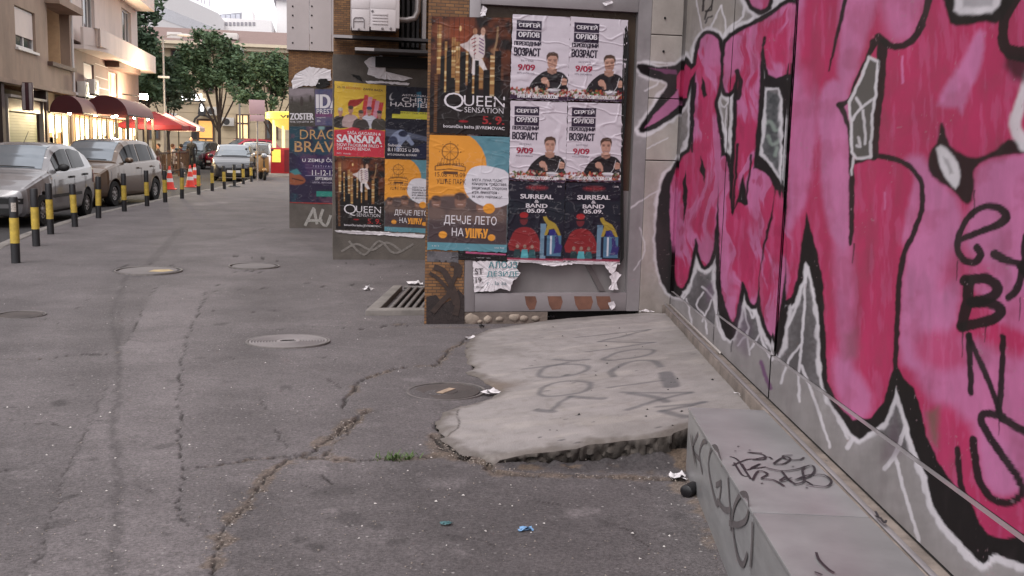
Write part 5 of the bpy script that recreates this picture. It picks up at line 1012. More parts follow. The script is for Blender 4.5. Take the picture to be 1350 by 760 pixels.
S('band_poster', [(381, 117), (414, 117), (415, 166), (381, 166)], Y3, p_zoster, T_zos(1.4), 'small brown band poster above the dark festival poster', .6); S('band_poster', [(415, 118), (450, 118), (450, 166), (415.5, 166)], Y3, p_ida, T_ida(1.4), 'lilac concert poster with large white letters beside the small brown poster', .6); S('festival_poster', [(381, 167), (452, 167), (452, 270), (382, 268)], Y3, p_drag, T_drag(1.45), 'dark purple festival poster with golden lettering and dragon', .6)
# older sheets and remnants
def p_grey(C, a):
    C.c[:] = K(86, 84, 88); n = fbm(C.x*5, C.y*5, 4, 25); C.mix(np.arange(C.x.size), sstep(.4, .6, n)*.6, K(126, 122, 126)); C.line([(.4, .3), (.5, .6), (.6, .3), (.7, .6)], .06, K(50, 48, 52), .03)
S('old_poster', [(563, 331), (606, 333), (604, 347), (563, 345)], FY, p_grey, [], 'grey strip of an older poster peeping out below the orange summer poster', 1, lift=-.002)
def p_blk(C, a):
    C.c[:] = K(26, 22, 24); C.rect(.15, 0, .97, .22*a if a < 1 else .2, K(190, 90, 130), .02)
S('old_poster', [(604, 331), (669, 335), (668, 344), (604, 343)], FY, p_blk, [('koncert - veče', .38, .6, .66, .72, WH)], 'black strip of an older poster with pink band below the orange summer poster', .6, lift=-.002)
# torn sheets
m_torn = mat('torn_paper', srgb(206, 200, 204), .8, var=.12, scale=14, bump=.3, bscale=20, space='World')
def torn(name, pts, Y, label, lift=.003, m=None, jag=1.2, texts=(), rgb=None):
    P = np.array(pts, float); out = []
    for a, b in zip(P, np.roll(P, -1, 0)):
        n = max(2, int(np.hypot(*(b-a))/2.2))
        for k in range(n): out.append(a+(b-a)*k/n+(0 if k == 0 else 1)*np.array([random.uniform(-jag, jag), random.uniform(-jag, jag)])*.6)
    c = np.mean(out, 0); V = []; n = len(out)
    for q in out: p = at_Y(q[0], q[1], Y); V.append((p[0], p[1]-lift-.003-random.random()*.010, p[2]))
    p = at_Y(c[0], c[1], Y); V.append((p[0], p[1]-lift-.004, p[2])); V2 = [(v[0], v[1]+.001, v[2]) for v in V]
    mb = MB(); mb.add(V, [(i, (i+1) % n, n) for i in range(n)]); o = mb.build(name, m or m_torn); tag(o, label, 'paper', None)
    for s, x0, y0, x1, y1, c_, bo in texts:
        gv, gf = glyphs(s, min(bo, .008)); VV = [tuple(at_Y(x0+(x1-x0)*u_, y1+(y0-y1)*v_, Y-lift-.016)) for u_, v_ in gv]; me = bpy.data.meshes.new('lettering'); me.from_pydata(VV, [], gf); link_mesh('lettering', me, ink(c_), o)['kind'] = 'stuff'
    return o
torn('torn_poster', [(623, 345), (643, 344), (684, 346), (680, 352), (686, 360), (682, 366), (676, 370), (672, 384), (660, 380), (650, 384), (625, 385)], FY, 'torn white poster with teal Cyrillic letters low on the display window', .004, None, 1.0,
     [('ST', 626, 354, 637, 362, (60, 54, 56), .02), ('19.', 627, 366, 637, 373, (60, 54, 56), .02), ('АЛОЈЗ', 644, 345, 682, 354, (70, 140, 150), .01), ('ДЕЗИДЕ', 642, 358, 684, 366, (70, 140, 150), .01), ('r . la sa', 642, 371, 668, 376, (90, 120, 130), .0), ('music', 628, 377, 638, 380, (70, 64, 66), .02)])
torn('paper_scrap', [(794, 346), (813, 347), (811, 357), (806, 362), (800, 355)], FY, 'white triangular paper scrap hanging below the band posters'); torn('paper_scrap', [(803, 364), (812, 358), (819, 362), (812, 372), (815, 382), (802, 382), (806, 372)], FY, 'crumpled printed paper scrap stuck near the right window stile'); torn('paper_scrap', [(801, 399), (809, 397), (811, 404), (806, 409), (803, 404)], FY, 'small white paper scrap on the bottom window rail')
torn('paper_remnant', [(390, 98), (408, 88), (436, 92), (437, 106), (424, 106), (418, 114), (400, 113), (386, 118), (384, 108)], Y3, 'pale torn paper remnant above the small brown band poster'); torn('paper_remnant', [(420, 105), (430, 104), (436, 112), (424, 117), (416, 115)], Y3, 'dark flap of torn paper above the lilac poster', .008, m_dark)
torn('paper_remnant', [(480, 82), (488, 76), (497, 74), (504, 74), (500, 84), (508, 88), (505, 96), (514, 102), (530, 100), (544, 104), (530, 107), (500, 104), (484, 98), (486, 90)], Y2, 'shredded white paper remnant under the dark shelves'); torn('paper_remnant', [(482, 107), (500, 107), (540, 110), (538, 113), (500, 110), (484, 110)], Y2, 'narrow white paper edge above the astronaut poster', .004)
torn('paper_remnant', [(478, 108), (474, 100), (462, 98), (470, 104)], Y2, 'dark curled paper strip above the yellow band poster', .006, m_dark, .6)
torn('paper_strip', [(822, 40), (826, 34), (829, 60), (826, 130), (821, 200), (819, 240), (822, 340), (817, 350), (818, 250), (819, 150)], FY, 'long ragged dark paper strip along the right edge of the posters', .0, m_dark, 1)
torn('paper_strip', [(672, 343), (742, 345), (790, 345), (818, 347), (816, 349), (760, 348), (728, 351), (700, 346), (668, 345)], FY, 'ragged white paper edge below the navy band posters', .0)
torn('paper_remnant', [(636, 8), (642, 12), (640, 21), (633, 22), (634, 14)], FY, 'small white paper tuft above the black concert poster'); torn('paper_remnant', [(794, 4), (804, 0), (808, 4), (797, 8)], FY-.0, 'white paper tuft on the top window rail'); torn('paper_strip', [(441, 304), (506, 306), (560, 310), (558, 314), (505, 310), (470, 309), (443, 306)], Y2, 'torn white paper edge under the lower posters of the wall end', .0)
# ------------------------------------------------------------------ houses along the left side of the street (fronts in the plane X = LX)
LX = -9.5
def LZ(x, y, X=LX): p = at_X(x, y, X); return p[1], p[2]
def lbox(name, m, y0, y1, z0, z1, x0, x1, root, bevel=0): return adopt(box_obj(name, m, x0, x1, y0, y1, z0, z1, bevel=bevel), root)
def pillbox(root, m, holes, y0, y1, z0, z1, x0, x1, name='wall'):
    """front wall with rectangular openings, cut as one mesh of strips"""
    ysx = sorted(set([y0, y1]+[v for h in holes for v in h[:2]])); zsx = sorted(set([z0, z1]+[v for h in holes for v in h[2:4]])); mb = MB()
    for a, b in zip(ysx[:-1], ysx[1:]):
        run = None
        for c, d in zip(zsx[:-1], zsx[1:]):
            hole = any(h[0]-1e-6 <= a and b <= h[1]+1e-6 and h[2]-1e-6 <= c and d <= h[3]+1e-6 for h in holes)
            if not hole: mb.box(x0, x1, a, b, c, d)
    me = mb.mesh(name); bm = bmesh.new(); bm.from_mesh(me); bmesh.ops.remove_doubles(bm, verts=bm.verts, dist=1e-4)
    seen = {}; kill = []
    for f in bm.faces:
        k = tuple(round(v, 3) for v in f.calc_center_median())
        if k in seen: kill += [f, seen[k]]
        else: seen[k] = f
    bmesh.ops.delete(bm, geom=list(set(kill)), context='FACES'); bm.to_mesh(me); bm.free()
    return adopt(link_mesh(name, me, m), root)
m_plb = mat('stained_brown_render', srgb(150, 128, 112), .95, var=.14, scale=1.2, bump=.3, bscale=12, stain=.42, space='World', aniso=(1, 1, .45))
m_plp = mat('pinkish_render', srgb(206, 190, 182), .92, var=.07, scale=1.5, stain=.16, space='World', aniso=(1, 1, .5))
m_cladb = mat('brown_cladding', srgb(122, 100, 92), .85, var=.12, scale=2, stain=.25, space='World')
m_frame = mat('window_white', srgb(206, 200, 196), .5, var=.05); m_shut = mat('beige_shutter', srgb(196, 180, 172), .6, var=.06, scale=3)
m_gl = mat('window_glass', srgb(60, 62, 66), .08, var=.1, spec=.7); m_brown = mat('brown_reveal', srgb(86, 66, 58), .8)
m_ac = mat('ac_plastic', srgb(190, 184, 178), .55, var=.05); m_acd = mat('ac_fan', srgb(52, 50, 52), .6)
m_lit = mat('lit_shop_interior', srgb(255, 238, 190), .6, emit=(1, .82, .5), estr=3.4); m_litw = mat('lit_room', srgb(255, 225, 160), .6, emit=(1, .70, .34), estr=.6)
m_lampw = mat('lamp_glow', (1, 1, 1), .4, emit=(1, .9, .66), estr=60); m_sign = mat('bar_sign', srgb(70, 34, 40), .5)
def window(root, y0, y1, z0, z1, xr, kind='panes', lit=False, n=2):
    """window set back at x = xr; y along the street"""
    f = lbox('window', m_lit if lit == 2 else (m_litw if lit else m_gl), y0+.05, y1-.05, z0+.05, z1-.05, xr-.03, xr-.015, root)
    fr = MB()
    for a, b, c, d in ((y0, y0+.07, z0, z1), (y1-.07, y1, z0, z1), (y0+.07, y1-.07, z0, z0+.07), (y0+.07, y1-.07, z1-.07, z1)): fr.box(xr-.04, xr+.03, a, b, c, d)
    for k in range(1, n): yy = y0+(y1-y0)*k/n; fr.box(xr-.012, xr+.028, yy-.04, yy+.04, z0+.07, z1-.07)
    q = fr.build('frame', m_frame); q.parent = f
    q.matrix_parent_inverse = f.matrix_parent_inverse.copy() @ Matrix.Identity(4) if False else Matrix.Identity(4)
    if kind == 'shutter':
        s = box_obj('shutter', m_shut, xr+.0, xr+.05, y0+.07, y1-.07, z0+(z1-z0)*.3, z1-.07); s.parent = f
    return f
def ac_unit(root_label, y, z, X, label, ry=.8, rz=.56, d=.3, rot=0):
    r_ = empty('air_conditioner', (X, y, z), rot, label, 'air conditioner', 'air conditioner outdoor units')
    MB().box(0, d, -ry/2, ry/2, 0, rz).build('casing', m_ac, r_, bevel=.02)
    MB().lathe([(0, .012), (.19, .012), (.2, .004), (.2, 0)], 20, (d, -.1*ry, rz/2), 'x').build('fan_grille', m_acd, r_)
    MB().box(0, d, -ry/2+.05, -ry/2+.1, -.06, -.002).box(0, d, ry/2-.1, ry/2-.05, -.06, -.002).build('bracket', m_acd, r_)['kind'] = 'stuff'
    return r_
# ---- first house: brown, stained
h1 = empty('brown_house', (LX-3, 36, 0), 0, 'stained brown rendered house with shuttered windows above dark shops', 'house')
zl = 3.28; Yb = 42.2
w1 = (34.85, 37.2, 4.36, 5.66); lg = (38.75, 42.0, 4.2, 6.2)
holes = [w1, lg, (30.2, 32.6, 4.36, 5.66), (34.85, 37.2, 7.4, 8.7), (30.2, 32.6, 7.4, 8.7), (38.75, 42.0, 7.2, 9.2)]
pillbox(h1, m_plb, holes, 14, Yb, zl, 11.5, LX-.35, LX)
for (a, b, c, d) in holes:
    if b-a > 3: continue
    window(h1, a+.02, b-.02, c+.02, d-.02, LX-.12, 'shutter', n=2); lbox('sill', m_frame, a-.06, b+.06, c-.09, c-.012, LX-.1, LX+.09, h1)
lbox('loggia_back', m_plb, 38.6, 42.1, 4.0, 10, LX-1.4, LX-1.3, h1); lbox('loggia_floor', m_plb, 38.6, 42.1, 4.0, 4.19, LX-1.3, LX-.36, h1); lbox('loggia_side', mat('ochre_render', srgb(190, 158, 124), .9, var=.1), 41.9, 42.1, 4.2, 10, LX-1.3, LX-.351, h1)
window(h1, 38.9, 40.2, 4.3, 5.4, LX-.9, 'shutter'); lbox('loggia_wall', m_plb, 40.3, 41.89, 4.2, 10, LX-1.0, LX-.8, h1)
lbox('parapet_ledge', m_brown, 38.6, 42.15, 4.05, 4.19, LX+.002, LX+.18, h1); lbox('canopy_slab', m_plb, 38.5, 42.1, 6.2, 6.45, LX+.002, LX+.5, h1)
lbox('string_course', m_plb, 14, Yb, zl-.14, zl-.002, LX-.3, LX+.12, h1); lbox('body', m_plb, 14, Yb, 3.2, 11.4, LX-9, LX-1.5, h1)
lbox('ground_floor_back', mat('dark_shop_depth', srgb(44, 36, 34), .9), 14, Yb, -.1, zl-.15, LX-1.4, LX-1.2, h1)
for y in (14.3, 22, 30, 33.2, 38.3, 41.9): lbox('pier', mat('dark_pier', srgb(74, 60, 56), .8), y, y+.3, -.1, zl-.15, LX-.6, LX-.02, h1)
# roller shutter shop, its sign and pilasters
m_roll = mat('green_roller', srgb(112, 116, 84), .6, var=.1, scale=3)
for k in range(24): lbox('shutter_slat', m_roll, 34.5, 37.7, .0+k*.095, .09+k*.095, LX-.25, LX-.21, h1)
lbox('shop_sign', m_sign, 34.0, 37.9, 2.32, 2.72, LX-.2, LX-.12, h1); lbox('shop_lintel', mat('pale_metal', srgb(150, 140, 132), .5), 33.9, 38.1, 2.74, 2.82, LX-.2, LX+.05, h1)
for y in (33.9, 38.0): lbox('steel_jamb', MATS['pale_metal'], y, y+.09, -.1, 2.74, LX-.2, LX-.05, h1)
sg = empty('projecting_sign', (LX+.25, 35.0, 2.75), 0, 'narrow dark red projecting sign beneath the brown house', 'sign')
MB().box(-.17, .17, -.07, .07, -.4, .5).build('panel', m_sign, sg, bevel=.02); MB().box(.06, .15, -.08, -.071, -.38, .48).box(-.15, -.06, -.08, -.071, -.38, .48).build('light_tubes', mat('pale_tube', srgb(170, 160, 160), .4), sg)['kind'] = 'stuff'
# ---- second house: pale with long balcony
h2 = empty('pale_house', (LX-3, 50, 0), 0, 'pale pinkish house with long curved balcony above the awnings', 'house')
Y2a, Y2b = Yb+.02, 57.0
up = [(44.2, 46.6, 6.0, 8.1), (52.7, 55.2, 6.3, 7.9), (44.5, 46.5, 9.2, 11), (52.7, 55.2, 9.3, 10.9)]; lo = [(44.25, 46.15, 3.38, 4.62), (49.2, 51.2, 2.9, 4.6)]
pillbox(h2, m_plp, up, Y2a, Y2b, 5.35, 12.4, LX-.35, LX); pillbox(h2, m_cladb, lo, Y2a, Y2b, 2.6, 5.2, LX-.35, LX-.01, 'lower_wall')
for j, (a, b, c, d) in enumerate(up): window(h2, a+.02, b-.02, c+.02, d-.02, LX-.15, n=3)
window(h2, 44.27, 46.13, 3.4, 4.6, LX-.12, 'shutter'); window(h2, 49.22, 51.18, 2.92, 4.58, LX-.12, n=2, lit=True)
lbox('body', m_plp, Y2a, Y2b, 2.6, 12.3, LX-9, LX-.5, h2)
for z, x1_, nm in ((5.0, .95, 'balcony_slab'), (8.2, .95, 'balcony_slab')):
    pts = [(LX+.001, 42.6), (LX+.35, 42.7), (LX+.75, 43.3), (LX+x1_, 44.3), (LX+x1_, 56.6), (LX+.001, 56.8)]
    sl_ = adopt(MB().prism(pts, z, z+.16, 'z').build(nm, m_plp), h2)
    pr = adopt(MB().prism(cat(pts[1:5], 3).tolist()+[(LX+x1_-.1, 56.6)]+[(p[0]-.1, p[1]) for p in cat(pts[1:5], 3)[::-1]], z+.162, z+.86, 'z').build('parapet', m_plp), h2)
lbox('ledge', m_brown, 48.5, 54.0, 4.72, 4.98, LX+.001, LX+.6, h2); lbox('sill_band', m_frame, Y2a, Y2b, 3.2, 3.3, LX-.005, LX+.06, h2)
lbox('lower_band', m_cladb, Y2a, Y2b, 2.45, 2.598, LX-.3, LX+.02, h2)
for z in (3.7, 4.15, 4.7): lbox('cladding_joint', m_frame, 46.4, 49.0, z, z+.025, LX-.009, LX+.002, h2)
ac_unit(h2, 43.2, 3.15, LX+.02, 'small pale air conditioner above the valley between the two awnings', .7, .6); ac_unit(h2, 45.0, 3.35, LX+.02, 'air conditioner below the closed shutter of the pale house', .85, .6); ac_unit(h2, 47.3, 8.0, LX+.05, 'air conditioner high on the pale house over the balcony', 1.0, .7); ac_unit(h2, 42.9, 7.6, LX+.05, 'air conditioner at the upper edge of the brown and pale house corner', .8, .5)
MB().tube([(LX+.02, Yb+.1, 3.1), (LX+.02, Yb+.1, 12)], .05, 8).build('drainpipe', m_frame); tag(bpy.data.objects['drainpipe'], 'white drainpipe between the brown and the pale house', 'drainpipe')
for y in (42.4, 45.5, 49.0, 52.8, 56.6): lbox('pier', mat('ochre_pier', srgb(150, 118, 84), .8), y, y+.3, -.1, 2.44, LX-.5, LX-.08, h2)
# ---- lit shop windows: glowing interiors behind glass bars
for k, (a, b) in enumerate(((38.6, 41.8), (42.75, 45.4), (45.85, 48.9), (49.35, 52.7), (53.15, 56.5))):
    s = empty('shop_window', (LX-.3, (a+b)/2, 0), 0, ['brightly lit shop window beside the green roller shutter', 'brightly lit shop window under the first awning edge', 'brightly lit shop window under the wide barrel awning', 'lit cafe window behind the awning posts', 'lit cafe window behind the red parasol'][k], 'shop window')
    adopt(box_obj('lit_interior', m_lit, LX-.17, LX-.15, a, b, .55, 2.3), s); adopt(box_obj('plinth', mat('shop_plinth', srgb(120, 96, 70), .7), LX-.4, LX-.06, a, b, -.1, .5), s)
    for j in range(4): yy = a+.02+(b-a-.1)*j/3; adopt(box_obj('mullion', mat('dark_mullion', srgb(52, 46, 40), .5), LX-.13, LX-.07, yy, yy+.08, .5, 2.44), s)
    for j in range(5): yy = a+.2+(b-a-.6)*random.random(); adopt(box_obj('display_item', mat('shop_goods_%d' % (j % 3), srgb(*[(150, 110, 70), (90, 70, 60), (180, 150, 90)][j % 3]), .7), LX-.148, LX-.132, yy, yy+.3+.3*random.random(), .6, 1.0+.8*random.random()), s)
    adopt(box_obj('transom', mat('tan_transom', srgb(176, 130, 80), .6), LX-.149, LX-.1, a, b, 2.301, 2.44), s)
# ---- awnings
m_awn = mat('maroon_canvas', srgb(74, 24, 30), .8, var=.08, scale=3); m_awt = mat('faded_canvas', srgb(124, 94, 92), .85, var=.08, scale=2)
def barrel(y0, y1, z0, rise, dep, label, full=True):
    r_ = empty('barrel_awning', (LX+.02, (y0+y1)/2, z0), 0, label, 'awning'); n = 18; V = []
    for k in range(n+1):
        t = math.pi*k/n; yy = (y0+y1)/2-(y1-y0)/2*math.cos(t); zz = z0+rise*math.sin(t); V += [(LX+.02, yy, zz), (LX+dep, yy, zz-.05)]
    mb = MB(); mb.add(V, [(2*k, 2*k+1, 2*k+3, 2*k+2) for k in range(n)]); adopt(mb.build('cover', m_awt, smooth=40), r_)
    for xx, nm in ((LX+dep+.002, 'front_cheek'),):
        pts = [V[2*k+1] for k in range(n+1)]; mb = MB(); b = [(xx, p[1], p[2]) for p in pts]; mb.add(b, [tuple(range(n+1))]); adopt(mb.build(nm, m_awt), r_)
    # end facing down the street: quarter round cheek
    mb = MB(); V2 = []; 
    for k in range(n+1):
        t = math.pi*k/n; V2.append((LX+dep/2-dep/2*math.cos(t), y0-.0, z0-.02+rise*math.sin(t)*1.0))
    mb.add(V2, [tuple(range(n+1))]); adopt(mb.build('end_cheek', m_awn), r_)
    adopt(MB().tube([(LX+.02, y0, z0-.03), (LX+dep, y0, z0-.03), (LX+dep, y1, z0-.03), (LX+.02, y1, z0-.03)], .025, 6).build('rail', m_acd), r_)
    return r_
def vault(y0, y1, z0, rise, x0, x1, label):
    """barrel vault running along the street, its round maroon end towards the camera"""
    r_ = empty('barrel_awning', ((x0+x1)/2, (y0+y1)/2, z0), 0, label, 'awning'); n = 20
    arc = [((x0+x1)/2-(x1-x0)/2*math.cos(math.pi*k/n), z0+rise*math.sin(math.pi*k/n)) for k in range(n+1)]
    mb = MB(); V = [(p[0], y, p[1]) for y in (y0, y1) for p in arc]; mb.add(V, [(k, k+1, k+n+2, k+n+1) for k in range(n)]); adopt(mb.build('cover', m_awt, smooth=40), r_)
    adopt(MB().add([(p[0], y0-.004, p[1]) for p in arc], [tuple(range(n+1))]).build('end_cheek', m_awn), r_); adopt(MB().add([(p[0], y1+.004, p[1]) for p in arc], [tuple(range(n+1))]).build('end_cheek', m_awn), r_)
    for x in (x0, x1): adopt(MB().tube([(x, y0, z0), (x, y1, z0)], .03, 6).build('rail', m_acd), r_)
    return r_
a1 = at_X(112, 155, -8.0); 
vault(38.5, 40.8, 2.4, .62, LX+.03, -8.35, 'maroon barrel awning over the first lit shop, nearer the roller shutter')
vault(41.0, 47.2, 2.44, .72, -8.9, -7.27, 'wide maroon barrel awning with lamps underneath, in front of the pale house')
for k, (x, y) in enumerate(((-7.3, 41.1), (-7.3, 43.0), (-7.3, 45.2), (-7.3, 47.1), (-8.85, 47.1))):
    o = MB().box(x-.05, x+.05, y-.05, y+.05, -.11, 2.4).build('awning_post', MATS['dark_mullion']); tag(o, 'dark wooden post of the wide awning, standing against the house' if x < -8 else 'dark wooden post under the street edge of the wide awning', 'post', 'awning posts')
# lamps under the awnings (lit in the photograph)
lamps = [(-8.9, 38.9, 2.4), (-8.5, 41.3, 2.42), (-7.8, 41.6, 2.42), (-8.3, 43.6, 2.42), (-7.7, 45.0, 2.42), (-7.5, 47.0, 2.42)]
for x, y, z in lamps:
    r_ = empty('spot_lamp', (x, y, z), 0, 'glowing spot lamp under the small awning by the roller shutter' if y < 40 else 'glowing spot lamp hung under the wide maroon awning', 'lamp', 'spot lamps under the awnings')
    MB().lathe([(.03, .14), (.06, .13), (.09, 0)], 12, (0, 0, 0)).build('lamp_shade', m_acd, r_); MB().ball((0, 0, .01), .075, n=10, m=6).build('bulb', m_lampw, r_)
    ld = bpy.data.lights.new('lamp_light', 'POINT'); ld.energy = 130; ld.color = (1, .78, .45); ld.shadow_soft_size = .1; lo_ = bpy.data.objects.new('lamp_light', ld); COL.objects.link(lo_); lo_.location = (0, 0, -.1); lo_.parent = r_
fl = empty('floodlight', tuple(at_X(190, 128, -8.3)), 0, 'blazing white floodlight on the corner of the pale house', 'lamp')
MB().box(-.12, .12, -.2, .2, -.15, .15).build('housing', m_acd, fl, bevel=.02); MB().box(.122, .13, -.18, .18, -.13, .13).build('lens', mat('flood_glow', (1, 1, 1), .3, emit=(1, .93, .74), estr=160), fl); MB().box(-.16, .16, -.21, -.202, -.12, .12).build('front_lens', MATS['flood_glow'], fl); MB().tube([(-.1, 0, 0), (-1.0, 0, .1)], .03, 6).build('arm', m_acd, fl)
ld = bpy.data.lights.new('lamp_light', 'POINT'); ld.energy = 1100; ld.color = (1, .86, .58); ld.shadow_soft_size = .25; lo_ = bpy.data.objects.new('lamp_light', ld); COL.objects.link(lo_); lo_.location = (.5, .3, -.2); lo_.parent = fl
# ---- cafe terrace: parasols, railing, tables, guests
def parasol(x, y, z, hw, m, label, m2=None):
    r_ = empty('parasol', (x, y, -.1), 0, label, 'parasol'); P = [(-hw, -hw), (hw, -hw), (hw, hw), (-hw, hw)]; V = [(0, 0, z+.62)]
    for a, b in zip(P, P[1:]+P[:1]):
        for k in range(4): t = k/4; V.append((a[0]+(b[0]-a[0])*t, a[1]+(b[1]-a[1])*t, z-.05*math.sin(math.pi*t)+.02))
    n = 16; MB().add(V, [(0, 1+k, 1+(k+1) % n) for k in range(n)]).build('canopy', m, r_)
    W_ = [(v[0]*1.002, v[1]*1.002, v[2]) for v in V[1:]]+[(v[0]*1.002, v[1]*1.002, v[2]-.2) for v in V[1:]]; MB().add(W_, [(k, (k+1) % n, (k+1) % n+n, k+n) for k in range(n)]).build('valance', m2 or m, r_)
    MB().tube([(0, 0, 0), (0, 0, z+.6)], .035, 8).build('pole', MATS['dark_mullion'], r_)
    for a in P: MB().tube([(0, 0, z+.58), (a[0]*.98, a[1]*.98, z-.01)], .014, 5).build('rib', MATS['dark_mullion'], r_)
    MB().lathe([(0, 0), (.3, 0), (.3, .06), (.06, .1), (0, .1)], 16).build('base', m_acd, r_)
m_red = mat('red_canvas', srgb(122, 24, 36), .8, var=.08); m_pale = mat('pale_canvas', srgb(196, 170, 160), .8, var=.06)
parasol(-7.5, 49.0, 2.3, 1.35, m_red, 'large red parasol at the cafe terrace next to the awnings'); parasol(-7.4, 52.0, 2.3, 1.25, m_red, 'red parasol farther along the terrace, beside the pale parasol'); parasol(-7.3, 55.4, 2.3, 1.2, m_pale, 'pale beige parasol at the far end of the cafe terrace')
rl = empty('terrace_railing', (-6.6, 46.5, 0), 0, 'dark wooden railing along the cafe terrace behind the parked cars', 'railing'); m_rail = mat('dark_wood', srgb(70, 48, 36), .7, var=.15)
for z in (.15, .95): adopt(box_obj('rail', m_rail, -6.33, -6.27, 41.5, 51.0, z, z+.07), rl)
for k in range(19): adopt(box_obj('baluster', m_rail, -6.315, -6.285, 41.7+k*.5, 41.74+k*.5, .222, .949), rl)
for y in (41.5, 44.6, 47.8, 50.95): adopt(box_obj('post', m_rail, -6.36, -6.24, y-.05, y+.05, -.11, 1.1), rl)
# ------------------------------------------------------------------ people: one continuous skinned body each
def skin_body(name, joints, edges, m, parent=None):
    me = bpy.data.meshes.new(name); me.from_pydata([j[0] for j in joints], edges, []); o = bpy.data.objects.new(name, me); COL.objects.link(o)
    md = o.modifiers.new('skin', 'SKIN'); md.use_smooth_shade = True; sv = me.skin_vertices[0].data
    for k, j in enumerate(joints): sv[k].radius = (j[1], j[2] if len(j) > 2 else j[1])
    sv[0].use_root = True; ss = o.modifiers.new('sub', 'SUBSURF'); ss.levels = 1; ss.render_levels = 1
    dg = bpy.context.evaluated_depsgraph_get(); m2 = bpy.data.meshes.new_from_object(o.evaluated_get(dg)); bpy.data.objects.remove(o); m2.name = name
    m2.materials.clear(); return link_mesh(name, m2, m, parent)
m_skin = mat('skin', srgb(190, 142, 120), .6)
def person(loc, rz, cloth, hair, label, pose='sit'):
    r_ = empty('person', loc, rz, label, 'person'); c = mat('cloth_%d_%d_%d' % cloth, srgb(*cloth), .85, var=.1)
    if pose == 'sit':
        J = [((0, 0, .5), .15, .13), ((0, 0, .75), .14, .11), ((0, 0, .98), .17, .12), ((0, 0, 1.1), .07), ((0, .02, 1.2), .06), ((.1, 0, .5), .1), ((.12, .42, .5), .075), ((.12, .45, .25), .055), ((.12, .44, .05), .045), ((.12, .56, .03), .04), ((-.1, 0, .5), .1), ((-.12, .42, .5), .075), ((-.12, .45, .25), .055), ((-.12, .44, .05), .045), ((-.12, .56, .03), .04),
             ((.2, 0, 1.02), .065), ((.27, .08, .78), .05), ((.2, .3, .76), .04), ((.18, .38, .77), .035), ((-.2, 0, 1.02), .065), ((-.27, .08, .78), .05), ((-.2, .3, .76), .04), ((-.18, .38, .77), .035)]; hz = 1.3
    else:
        J = [((0, 0, .92), .15, .12), ((0, 0, 1.15), .14, .1), ((0, 0, 1.38), .17, .12), ((0, 0, 1.5), .07), ((0, .02, 1.56), .055), ((.1, 0, .9), .1), ((.11, .04, .5), .075), ((.11, .0, .28), .06), ((.11, -.02, .06), .045), ((.12, .12, .03), .04), ((-.1, 0, .9), .1), ((-.11, -.06, .5), .075), ((-.11, -.1, .28), .06), ((-.11, -.16, .06), .045), ((-.12, -.03, .03), .04),
             ((.2, 0, 1.42), .065), ((.27, -.02, 1.15), .05), ((.28, .08, .92), .04), ((.27, .12, .84), .035), ((-.2, 0, 1.42), .065), ((-.27, -.02, 1.15), .05), ((-.27, .08, .92), .04), ((-.27, .12, .84), .035)]; hz = 1.68
    E_ = [(0, 1), (1, 2), (2, 3), (3, 4), (0, 5), (5, 6), (6, 7), (7, 8), (8, 9), (0, 10), (10, 11), (11, 12), (12, 13), (13, 14), (2, 15), (15, 16), (16, 17), (17, 18), (2, 19), (19, 20), (20, 21), (21, 22)]
    skin_body('body', J, E_, c, r_); mb = MB().ball((0, .03, hz), .085, .1, .125, 12, 9).ball((0, .13, hz-.01), .018, .03, .025, 6, 5)
    mb.build('head', m_skin, r_, smooth=60)['kind'] = 'stuff'; MB().ball((0, .0, hz+.045), .1, .105, .1, 12, 8).build('hair', mat('hair_%d' % hair[0], srgb(*hair), .7), r_, smooth=60)
def chair(x, y, rz, label):
    r_ = empty('cafe_chair', (x, y, -.1), rz, label, 'chair', 'cafe chairs on the terrace'); MB().box(-.22, .22, -.22, .22, .43, .47).build('seat', m_rail, r_); MB().box(-.22, .22, -.24, -.2, .5, .95).build('backrest', m_rail, r_)
    for a in (-.2, .2):
        for b in (-.2, .2): MB().box(a-.02, a+.02, b-.02, b+.02, 0, .43).build('leg', m_rail, r_)
for x, y, rz, cl, ha, lab, po in [(-7.4, 49.2, 2.4, (60, 54, 60), (60, 44, 36), 'seated person in dark clothes at the terrace under the red parasol', 'sit'), (-7.0, 50.9, -1.2, (206, 200, 204), (90, 60, 40), 'seated person in a white top behind the terrace railing', 'sit'), (-6.9, 53.2, .6, (96, 40, 44), (50, 40, 36), 'seated person in a dark red top near the far parasols', 'sit'),
                                  (-6.55, 54.6, 2.8, (36, 34, 38), (28, 24, 24), 'dark haired person standing beside the pale parasol', 'stand'), (-7.8, 46.2, 1.0, (150, 130, 120), (110, 80, 54), 'seated person in beige under the wide awning', 'sit')]:
    person((x, y, -.1), rz, cl, ha, lab, po)
    if po == 'sit': chair(x-.02*math.sin(rz), y, rz, 'dark wooden cafe chair under a seated guest')
person((-4.9, 61.5, -.1), 2.9, (44, 40, 46), (40, 34, 32), 'person in dark clothes by the trunk between the red car and the hatchback', 'stand')
for k, (x, y) in enumerate(((-7.2, 50.0), (-7.1, 53.9), (-7.6, 47.0))):
    r_ = empty('cafe_table', (x, y, -.1), 0, 'small round cafe table among the seated guests', 'table', 'cafe tables on the terrace'); MB().lathe([(0, .7), (.34, .7), (.34, .73), (0, .73)], 18).build('table_top', m_rail, r_); MB().tube([(0, 0, .02), (0, 0, .699)], .03, 8).build('leg', m_acd, r_); MB().lathe([(0, 0), (.24, 0), (.22, .03), (0, .03)], 14).build('base', m_acd, r_)
